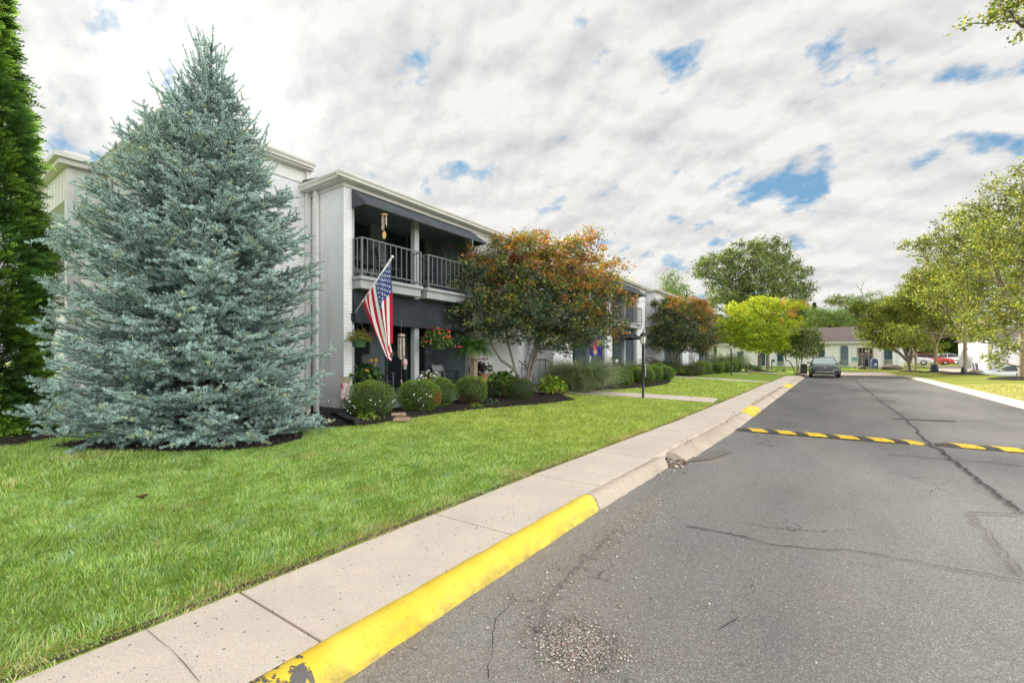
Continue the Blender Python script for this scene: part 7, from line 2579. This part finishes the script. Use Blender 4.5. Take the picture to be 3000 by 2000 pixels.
def sedan(loc, rz, col, label, group=None, tall=0.0, detail=True, cat="car"):
    """A four-door car; its nose points to local -y."""
    t = thing("parked_car", loc, label, cat, group)
    Mx = Matrix.Translation(loc) @ Matrix.Rotation(rz, 4, "Z") @ Matrix.Scale(1 + tall, 4, (0, 0, 1))
    T = lambda x, y, z: Mx @ Vector((x, y, z))
    S = [(-2.42, .60, .70, .58, .30, .50, .62, .64), (-2.36, .74, .82, .70, .24, .50, .70, .735), (-2.15, .84, .895, .80, .20, .55, .78, .83), (-1.75, .88, .92, .83, .18, .58, .84, .915), (-1.0, .90, .925, .84, .18, .60, .91, .99),
         (-0.6, .90, .925, .84, .18, .60, .93, 1.02), (0.5, .90, .925, .83, .18, .60, .95, 1.03), (1.6, .90, .925, .82, .18, .62, .98, 1.06), (2.1, .86, .90, .78, .22, .62, .98, 1.07), (2.38, .76, .82, .68, .32, .62, .90, 1.0), (2.43, .66, .74, .58, .40, .62, .80, .86)]
    st = []
    for (y, wb, wm, wt, zb, zm, zs, zt) in S:
        half = [(wb * 0.6, zb), (wb, zb + 0.03), (wm * 0.985, zm - 0.16), (wm, zm), (wm * 0.985, zs - 0.07), (wt, zs), (wt * 0.72, zt - 0.02), (wt * 0.35, zt)]
        st.append([T(x, y, z) for x, z in half] + [T(-x, y, z) for x, z in reversed(half)])
    body = loft(MB(), st).build("body", col, t, smooth=True, auto=38)
    # roof and pillars, glass let in just under them
    G = [(-1.02, .76, .97, .98), (-0.28, .60, 1.40, 1.40), (0.1, .575, 1.465, 1.47), (0.7, .575, 1.47, 1.475), (1.15, .56, 1.43, 1.43), (2.0, .70, 1.05, 1.06)]
    rf = MB()
    rst = []
    for (y, w, z, zc_) in G[1:5]:
        rst.append([T(w, y, z - 0.035), T(w * 0.97, y, z), T(w * 0.5, y, z + 0.028), T(-w * 0.5, y, z + 0.028), T(-w * 0.97, y, z), T(-w, y, z - 0.035)])
    loft(rf, rst)
    for s in (1, -1):
        rf.tube([T(s * .775, -1.02, .96), T(s * .61, -.30, 1.385), T(s * .585, .1, 1.45), T(s * .585, .7, 1.455), T(s * .57, 1.15, 1.41), T(s * .72, 2.0, 1.04)], 0.028, 6)
        rf.tube([T(s * .83, .42, .96), T(s * .59, .45, 1.45)], 0.032, 6)
    rf.build("roof", col, t, smooth=True, auto=40)
    gl = MB()
    q = lambda *p: gl.add([T(*a) for a in p], [tuple(range(len(p)))])
    q((-.75, -1.0, .975), (.75, -1.0, .975), (.595, -.29, 1.39), (-.595, -.29, 1.39))
    gl.build("windshield", WSG, t)
    gl = MB()
    q((-.68, 1.98, 1.06), (-.55, 1.16, 1.42), (.55, 1.16, 1.42), (.68, 1.98, 1.06))
    gl.build("rear_window", WSG, t)
    for s in (1, -1):
        gl = MB()
        q((s * .80, -.86, .94), (s * .80, .40, .965), (s * .583, .43, 1.44), (s * .583, .1, 1.44), (s * .61, -.28, 1.38))
        q((s * .80, .46, .965), (s * .78, 1.72, .99), (s * .565, 1.13, 1.40), (s * .583, .7, 1.44), (s * .583, .47, 1.44))
        gl.build("side_window", M["glass"], t)
        mi = MB()
        mi.box(min(s * .86, s * 1.06), max(s * .86, s * 1.06), -.86, -.76, .98, 1.10, Mx, 0.03)
        mi.tube([T(s * .80, -.80, .96), T(s * .90, -.80, 1.0)], 0.025, 6)
        mi.build("mirror", col, t, smooth=True, auto=40)
    for y in (-1.5, 1.35):
        for s in (1, -1):
            w = MB()
            n = 22
            prof = [(0.20, 0.0), (0.30, 0.0), (0.325, 0.02), (0.33, 0.06), (0.33, 0.17), (0.32, 0.21), (0.20, 0.22)]
            vs_, fs_ = [], []
            for r_, d_ in prof:
                for k in range(n):
                    a = 2 * math.pi * k / n
                    vs_.append(T(s * (0.925 - d_), y + r_ * math.cos(a), 0.325 + r_ * math.sin(a)))
            for i in range(len(prof) - 1):
                for k in range(n):
                    k2 = (k + 1) % n
                    f = (i * n + k, i * n + k2, (i + 1) * n + k2, (i + 1) * n + k)
                    fs_.append(f)
            w.add(vs_, fs_)
            wheel = w.build("wheel", TYRE, t, smooth=True, auto=40)
            r = MB()
            for k in range(5):
                a = 2 * math.pi * k / 5
                r.prism([(y + 0.05 * math.cos(a - 0.7), 0.325 + 0.05 * math.sin(a - 0.7)), (y + 0.205 * math.cos(a - 0.16), 0.325 + 0.205 * math.sin(a - 0.16)), (y + 0.205 * math.cos(a + 0.16), 0.325 + 0.205 * math.sin(a + 0.16)), (y + 0.05 * math.cos(a + 0.7), 0.325 + 0.05 * math.sin(a + 0.7))], s * .905, s * .885, "x", Mx)
            r.build("rim", M["chrome"], wheel)
    if detail:
        ar = MB()
        for y in (-1.5, 1.35):
            for s in (1, -1):
                pts_ = [T(s * 0.915, y + 0.37 * math.cos(a), 0.33 + 0.37 * math.sin(a)) for a in np.linspace(-0.2, math.pi + 0.2, 14)]
                ar.tube(pts_, 0.03, 5)
        ar.build("wheel_arch", PLAST, t)
        g = MB()
        hexa = [(-.46, .50), (-.40, .44), (.40, .44), (.46, .50), (.40, .64), (.30, .675), (-.30, .675), (-.40, .64)]
        g.prism(hexa, -2.44, -2.36, "y", Mx)
        gr_ = g.build("grille", PLAST, t)
        b = MB()
        for k in range(5):
            z = .475 + k * .042
            b.box(-.42 + abs(k - 1.5) * .012, .42 - abs(k - 1.5) * .012, -2.452, -2.437, z, z + .008, Mx)
        for a_, c_ in zip(hexa, hexa[1:] + hexa[:1]):
            b.tube([T(a_[0], -2.44, a_[1]), T(c_[0], -2.44, c_[1])], 0.013, 5)
        b.build("chrome_bar", pm("dull_chrome", (0.22, 0.23, 0.25), 0.3, 0.02, 3, metal=0.7), gr_)
        MB().box(-.56, .56, -2.435, -2.34, .29, .37, Mx, 0.01).build("air_intake", PLAST, t)
        MB().box(-.58, .58, -2.44, -2.36, .395, .415, Mx).box(-.66, .66, -2.42, -2.36, .235, .25, Mx).build("bumper_trim", M["chrome"], t)
        e_ = MB()
        n = 18
        e_.prism([(.075 * math.cos(2 * math.pi * k / n), .705 + .03 * math.sin(2 * math.pi * k / n)) for k in range(n)], -2.425, -2.35, "y", Mx)
        e_.build("badge", pm("pale_badge", (0.35, 0.42, 0.5), 0.3, 0.05, 3), t)
        for s in (1, -1):
            hl = MB()
            pr = [(s * .50, .665), (s * .80, .60), (s * .86, .66), (s * .84, .735), (s * .70, .745)]
            vs_ = [T(x, -2.39 + 0.30 * (abs(x) - .5) ** 1.0 * 1.6 + 0.0, z) for x, z in pr] + [T(x, -2.20 + 0.3 * (abs(x) - .5), z) for x, z in pr]
            fs_ = [(0, 1, 2, 3, 4), (9, 8, 7, 6, 5)] + [(i, 5 + i, 5 + (i + 1) % 5, (i + 1) % 5) for i in range(5)]
            hl.add(vs_, fs_).build("headlight", LAMPG, t)
            fg = MB()
            fg.box(min(s * .60, s * .82), max(s * .60, s * .82), -2.36, -2.2, .40, .44, Mx, 0.01).box(min(s * .66, s * .80), max(s * .66, s * .80), -2.355, -2.2, .485, .53, Mx, 0.01)
            fg.build("fog_light", LAMPG, t)
        it = MB()
        for s in (1, -1):
            it.box(s * .33 - .17, s * .33 + .17, -.05, .08, .7, 1.12, Mx, 0.05).box(s * .33 - .11, s * .33 + .11, -.02, .07, 1.13, 1.28, Mx, 0.04)
        it.build("seat", PLAST, t)
    return t


q = at(2413, 1105, 32.8)
sedan((q.x, q.y + 1.3, float(road_z(q.y)) + 0.02), R(2.0), paint("graphite_paint", (0.022, 0.026, 0.032)), "dark graphite sedan parked nose-on at the left of the road end")
FARC = "cars in the far parking lot"
for (x, d, rz, c, lab, tl) in ((2660, 60, 75, (0.75, 0.75, 0.76), "white hatchback nearest the old leaning tree in the far parking lot", 0.08), (2722, 63, 82, (0.55, 0.03, 0.04), "red car between two white cars in the far parking lot", 0.05), (2755, 66, -82, (0.74, 0.75, 0.77), "white car on the right side of the red one", 0.06)):
    q = at(x, 1080, d)
    z = lz(q.x, q.y) + 0.06
    sedan((q.x, q.y, z), R(rz + 10), paint("car_paint", c), lab, FARC, tl, False)
q = at(2945, 1082, 40.5)
sedan((q.x, q.y, lz(q.x, q.y) - 0.55), R(-75), paint("pale_silver_paint", (0.55, 0.62, 0.62)), "pale silver car half hidden behind the grass at right", None, 0.0, False)


# ---------------------------------------------------------------- the white buildings at the road end
def ux(x, v):
    X = (x - 1500.0) / F_PX
    d = v / (X * SY + CY)
    return (X * CY - SY) * d, d


def zx(x, y, v):
    return CAMZ + (HOR - y) / F_PX * ux(x, v)[1]


V0 = 68.0
WB = brick_mat("white_block_wall", (0.92, 0.905, 0.95), (0.85, 0.84, 0.88), 0.4, 0.2, 0.006, 0.3)
ob = thing("white_building", (0, V0, 0.75), "low white building with a dark shingle roof closing the road end", "building")
uL, uR = ux(2100, V0)[0], ux(2647, V0)[0]
ez = 3.72
MB().box(uL, uR, V0, V0 + 11, 0.3, ez).build("wall", WB, ob)
rf = MB()
rz_ = 5.9
rf.add([(uL - .4, V0 - .45, ez + .12), (uR + .4, V0 - .45, ez + .12), (uR + .4, V0 + 5.5, rz_), (uL - .4, V0 + 5.5, rz_), (uR + .4, V0 + 11.4, ez + .12), (uL - .4, V0 + 11.4, ez + .12)], [(0, 1, 2, 3), (3, 2, 4, 5), (1, 4, 2), (0, 3, 5), (0, 5, 4, 1)])
rf.build("roof", M["roof"], ob)
MB().box(uL - .4, uR + .4, V0 - .42, V0 - .32, ez - .16, ez + .10).box(uL, uR, V0 - .32, V0 - .002, ez - .04, ez + .02).box(uL, uR, V0 - .035, V0 - .001, ez - .42, ez - .05).build("cornice", M["trim"], ob)
BT = MB()
for x in (2140, 2215, 2300, 2440, 2500, 2570, 2632):
    u_ = ux(x, V0)[0]
    BT.box(u_ - .14, u_ + .14, V0 - .03, V0 - .0015, 0.76, ez - .43)
BT.box(uL, uR, V0 - .028, V0 - .0012, 1.95, 2.05).build("pilaster", M["white"], ob)


def window(x0, x1, y0, y1, arch=False, lower=None, name="window"):
    a, b = ux(x0, V0)[0], ux(x1, V0)[0]
    z0, z1 = zx((x0 + x1) / 2, y1, V0), zx((x0 + x1) / 2, y0, V0)
    f = MB().box(a - .08, b + .08, V0 - .05, V0 - .0315, z0 - .08, z1 + .08).build(name, M["white"] if name == "window" else pm("bronze_frame", (0.25, 0.17, 0.11), 0.4, 0.1, 5), ob)
    poly = [(a, z0), (b, z0), (b, z1)] + ([(a + (b - a) * (0.5 + 0.5 * math.cos(k)), z1 + 0.16 * math.sin(k)) for k in np.linspace(0.3, math.pi - 0.3, 7)] if arch else []) + [(a, z1)]
    MB().prism(poly, V0 - .075, V0 - .0515, "y").build("pane", M["blueglass"] if name == "window" else M["glass"], f)
    if lower:
        MB().box(a + .01, b - .01, V0 - .082, V0 - .0755, z0 + .01, z0 + (z1 - z0) * 0.33).build("blind", pm("gray_blind", (0.20, 0.25, 0.21), 0.6, 0.05, 3), f)
    return f, a, b, z0, z1


window(2397, 2416, 1000, 1046)
window(2462, 2485, 1016, 1071, True, True)
window(2590, 2614, 1012, 1071, False, True)
window(2277, 2295, 1030, 1071, False, True)
window(2231, 2242, 1030, 1071)
window(2160, 2178, 1030, 1071)
f, a, b, z0, z1 = window(2514, 2556, 1020, 1071.5, False, None, "door")
zt_ = zx(2535, 1037, V0)
m = MB()
for k in (0.0, 0.28, 0.73, 1.0):
    x = a + (b - a) * k
    m.box(x - .045, x + .045, V0 - .10, V0 - .076, z0, z1)
m.box(a, b, V0 - .099, V0 - .0765, zt_ - .04, zt_ + .04)
m.build("mullion", pm("tan_frame", (0.34, 0.25, 0.18), 0.4, 0.1, 5), f)
tx_ = bpy.data.curves.new("number", "FONT")
tx_.body = "48"
tx_.size = 0.55
tx_.extrude = 0.004
tx_.materials.append(M["white"])
tmp = bpy.data.objects.new("number", tx_)
COL.objects.link(tmp)
bpy.context.view_layer.update()
me_ = bpy.data.meshes.new_from_object(tmp.evaluated_get(bpy.context.evaluated_depsgraph_get()))
bpy.data.objects.remove(tmp)
to = bpy.data.objects.new("number", me_)
COL.objects.link(to)
to.parent = f
to.rotation_euler = (R(90), 0, 0)
to.location = Vector((a + (b - a) * 0.42, V0 - .085, zt_ + .17)) - WO[f.name]
# the building at the far right
V1 = 62.0
rb = thing("white_building", (22, V1, 0.5), "white building with a gray roof behind the right-hand island tree", "building")
u0, d0 = ux(2893, V1)
MB().box(u0, u0 + 16, V1, V1 + 12, 0.2, zx(2893, 990, V1)).build("wall", WB, rb)
ez = zx(2893, 990, V1)
MB().add([(u0 - .4, V1 - .4, ez), (u0 + 16.4, V1 - .4, ez), (u0 + 16.4, V1 + 6, ez + 1.3), (u0 + 1.2, V1 + 6, ez + 1.3), (u0 + 16.4, V1 + 12.4, ez), (u0 - .4, V1 + 12.4, ez)], [(0, 1, 2, 3), (3, 2, 4, 5), (1, 4, 2), (0, 3, 5), (0, 5, 4, 1)]).build("roof", M["roof"], rb)
MB().box(u0 - .3, u0 + 16.3, V1 - .38, V1 - .3, ez - .16, ez - .002).box(u0, u0 + 16, V1 - .03, V1 - .001, ez - .5, ez - .17).box(u0 + .02, u0 + .3, V1 - .04, V1 - .0012, .4, ez - .51).box(u0 + 1.1, u0 + 1.4, V1 - .04, V1 - .0012, .4, ez - .51).build("cornice", M["trim"], rb)

# ---------------------------------------------------------------- small things at the road end
q = at(2560, 1085, 50.0)
z = lz(q.x, q.y)
t = thing("mailbox", (q.x, q.y, z), "blue public mailbox with a white emblem on the far lawn", "mailbox")
x, y = q.x, q.y
prof = [(-.27, .16), (.27, .16), (.27, .95)] + [(.27 * math.cos(a), .95 + .25 * math.sin(a)) for a in np.linspace(0.3, math.pi - 0.3, 8)] + [(-.27, .95)]
Mx = Matrix.Translation((x, y, z)) @ Matrix.Rotation(R(20), 4, "Z")
MB().prism(prof, -.27, .27, "y", Mx).build("body", M["bluemail"], t)
for a_, b_ in ((-.22, -.22), (.22, -.22), (-.22, .22), (.22, .22)):
    MB().box(a_ - .03, a_ + .03, b_ - .03, b_ + .03, -.05, .159, Mx).build("leg", M["bluemail"], t)
MB().prism([(-.16, .50), (.10, .50), (.17, .72), (-.04, .70), (-.14, .66), (.02, .62)], -.282, -.272, "y", Mx).box(-.17, .17, -.281, -.2715, .40, .44, Mx).build("emblem", M["white"], t)
MB().box(-.2, .2, -.285, -.2715, .88, .96, Mx).build("slot_door", pm("mail_slot", (0.03, 0.1, 0.28), 0.4, 0.05, 3), t)
q = at(2503, 1079, 52.0)
z = lz(q.x, q.y)
t = thing("yard_sign", (q.x, q.y, z), "white wooden yard sign with a teal panel before the white building", "sign")
x, y = q.x, q.y
MB().box(x - .30, x + .30, y - .02, y + .02, z + .35, z + 1.35, bev=0.006).build("board", M["white"], t)
for s in (-.26, .26):
    MB().box(x + s - .045, x + s + .045, y + .021, y + .09, z - .1, z + .7).build("post", M["white"], t)
MB().box(x - .26, x + .26, y - .026, y - .0205, z + .95, z + 1.28).box(x - .26, x + .26, y - .026, y - .0205, z + .78, z + .86).build("panel", M["teal"], t)
for (x, y, d, w, h, lab) in ((2525, 1088, 51, .85, .42, "small brown boulder on the far lawn left of the mailbox"), (2612, 1085, 49.5, 1.9, .55, "long flat brown boulder right of the mailbox"), (2858, 1087, 41, 1.25, .5, "brown boulder before the striped white posts"), (2990, 1085, 38, .55, .35, "brown boulder at the picture edge by the island tree")):
    q = at(x, y, d)
    z = lz(q.x, q.y)
    ob_ = MB().ball((q.x, q.y, z + h * .35), 1.0, 14, 9, (w * .5, w * .38, h * .65), int(x), 0.12).build("boulder", M["rock"], origin=(q.x, q.y, z), smooth=True, auto=45)
    tag(ob_, lab, "boulder", "boulders along the far lawns")
PST = pm("lilac_stripe", (0.12, 0.08, 0.16), 0.6, 0.1, 5)
for k, (x, lab) in enumerate(((2853, "leftmost of three slanting white striped posts on the boulder"), (2859.5, "middle one of three slanting white striped posts"), (2865, "rightmost of three slanting white striped posts"))):
    q = at(x, 1080, 41.8)
    z = lz(q.x, q.y)
    t = thing("striped_post", (q.x, q.y, z), lab, "post", "striped posts by the boulder")
    Mx = Matrix.Translation((q.x, q.y, z)) @ Matrix.Rotation(R(-5 if k != 1 else -2), 4, "Y")
    MB().box(-.075, .075, -.06, .06, 0.1, 1.15, Mx, 0.02).build("shaft", M["white"], t)
    MB().box(-.03, .03, -.066, -.0605, 0.25, 1.12, Mx).box(.04, .074, -.066, -.0605, 0.25, 1.05, Mx).build("stripe", PST, t)
for k, (x, d, lab) in enumerate(((2885, 42.5, "short white post with a dark slot, left of its twin"), (2893, 42.5, "short white post with a dark slot beside the silver car"))):
    q = at(x, 1080, d)
    z = lz(q.x, q.y)
    t = thing("bollard", (q.x, q.y, z), lab, "bollard", "short white posts")
    MB().box(q.x - .09, q.x + .09, q.y - .07, q.y + .07, z - .1, z + .48, bev=0.015).build("post", M["white"], t)
    MB().box(q.x - .06, q.x + .05, q.y - .076, q.y - .0705, z + .02, z + .36).build("slot", M["dark"], t)
for (x, y, d, r, h, mat, lab) in ((2741, 1088, 39.1, .26, .66, "slatebag", "dark blue watering bag tied round an island tree trunk"), (2826, 1096, 32.2, .13, .5, "blackplastic", "black watering bag leaning on an island tree trunk")):
    q = at(x - 4, y, d)
    z = lz(q.x, q.y) + 0.03
    mt = M.get(mat) or pm("blue_black_vinyl", (0.012, 0.03, 0.045), 0.75, 0.2, 6)
    o_ = MB().lathe([(r * 1.05, 0.0), (r * 1.1, h * .15), (r * 1.02, h * .6), (r * .85, h * .95), (r * .8, h)], (q.x, q.y, z), 16).build("watering_bag", mt, origin=(q.x, q.y, z), smooth=True, auto=50)
    tag(o_, lab, "tree bag", "watering bags on the island trees")
for (x, y, d, lab) in ((2261, 1086, 46, "dark sign post right of the farthest lamp post"),):
    q = at(x, y, d)
    z = lz(q.x, q.y)
    t = thing("sign_post", (q.x, q.y, z), lab, "sign")
    MB().box(q.x - .04, q.x + .04, q.y - .04, q.y + .04, z - .1, z + 1.1).build("post", BLK, t)
    MB().box(q.x - .02, q.x + .26, q.y - .055, q.y - .041, z + .84, z + 1.08).build("board", pm("dark_green_board", (0.03, 0.09, 0.08), 0.5, 0.05, 4), t)
q = at(2300, 1087, 46)
z = lz(q.x, q.y)
tag(MB().tube([(q.x, q.y, z - .05), (q.x - .16, q.y, z + 1.25)], 0.03, 6).build("stake", M["wood"], origin=(q.x, q.y, z)), "thin leaning wooden stake on the far lawn", "stake")
q = at(2356, 1087, 40.5)
z = lz(q.x, q.y)
t = thing("utility_box", (q.x, q.y, z), "dark wooden utility enclosure beside the parked sedan", "utility box")
MB().box(q.x - .28, q.x + .22, q.y - .2, q.y + .2, z - .05, z + 1.02, bev=0.02).build("body", pm("dark_wood_panel", (0.05, 0.045, 0.04), 0.8, 0.2, 6), t)
MB().box(q.x - .1, q.x - .02, q.y - .26, q.y - .2, z - .05, z + 1.1).build("post", M["dark"], t)
# mulch rings under the island trees and the yellow maple
for (x, y, d, r) in ((2994, 1117, 24.0, 1.35), (2826, 1096, 32.5, 1.25), (2741, 1089, 39.5, 1.15), (2675, 1087, 44.6, 1.2), (2224, 1091, 40.0, 1.3)):
    q = at(x, y, d)
    mb = MB()
    n = 28
    vs_ = [(q.x, q.y, lz(q.x, q.y) + 0.17)]
    fs_ = []
    rr = np.random.default_rng(int(x))
    for j, (f, h) in enumerate(((0.35, 0.15), (0.7, 0.09), (0.92, 0.035), (1.0, 0.004))):
        for k in range(n):
            a = 2 * math.pi * k / n
            w = r * f * (1 + 0.06 * math.sin(3 * a + x)) + rr.normal() * 0.012
            u_, v_ = q.x + w * math.cos(a), q.y + w * math.sin(a)
            vs_.append((u_, v_, lz(u_, v_) + h + (rr.normal() * 0.01 if j < 3 else 0)))
    for k in range(n):
        fs_.append((0, 1 + k, 1 + (k + 1) % n))
    for j in range(3):
        for k in range(n):
            a, b_ = 1 + j * n + k, 1 + j * n + (k + 1) % n
            fs_.append((a, a + n, b_ + n, b_))
    mb.add(vs_, fs_).build("mulch_ring", MULCH, kind="structure")
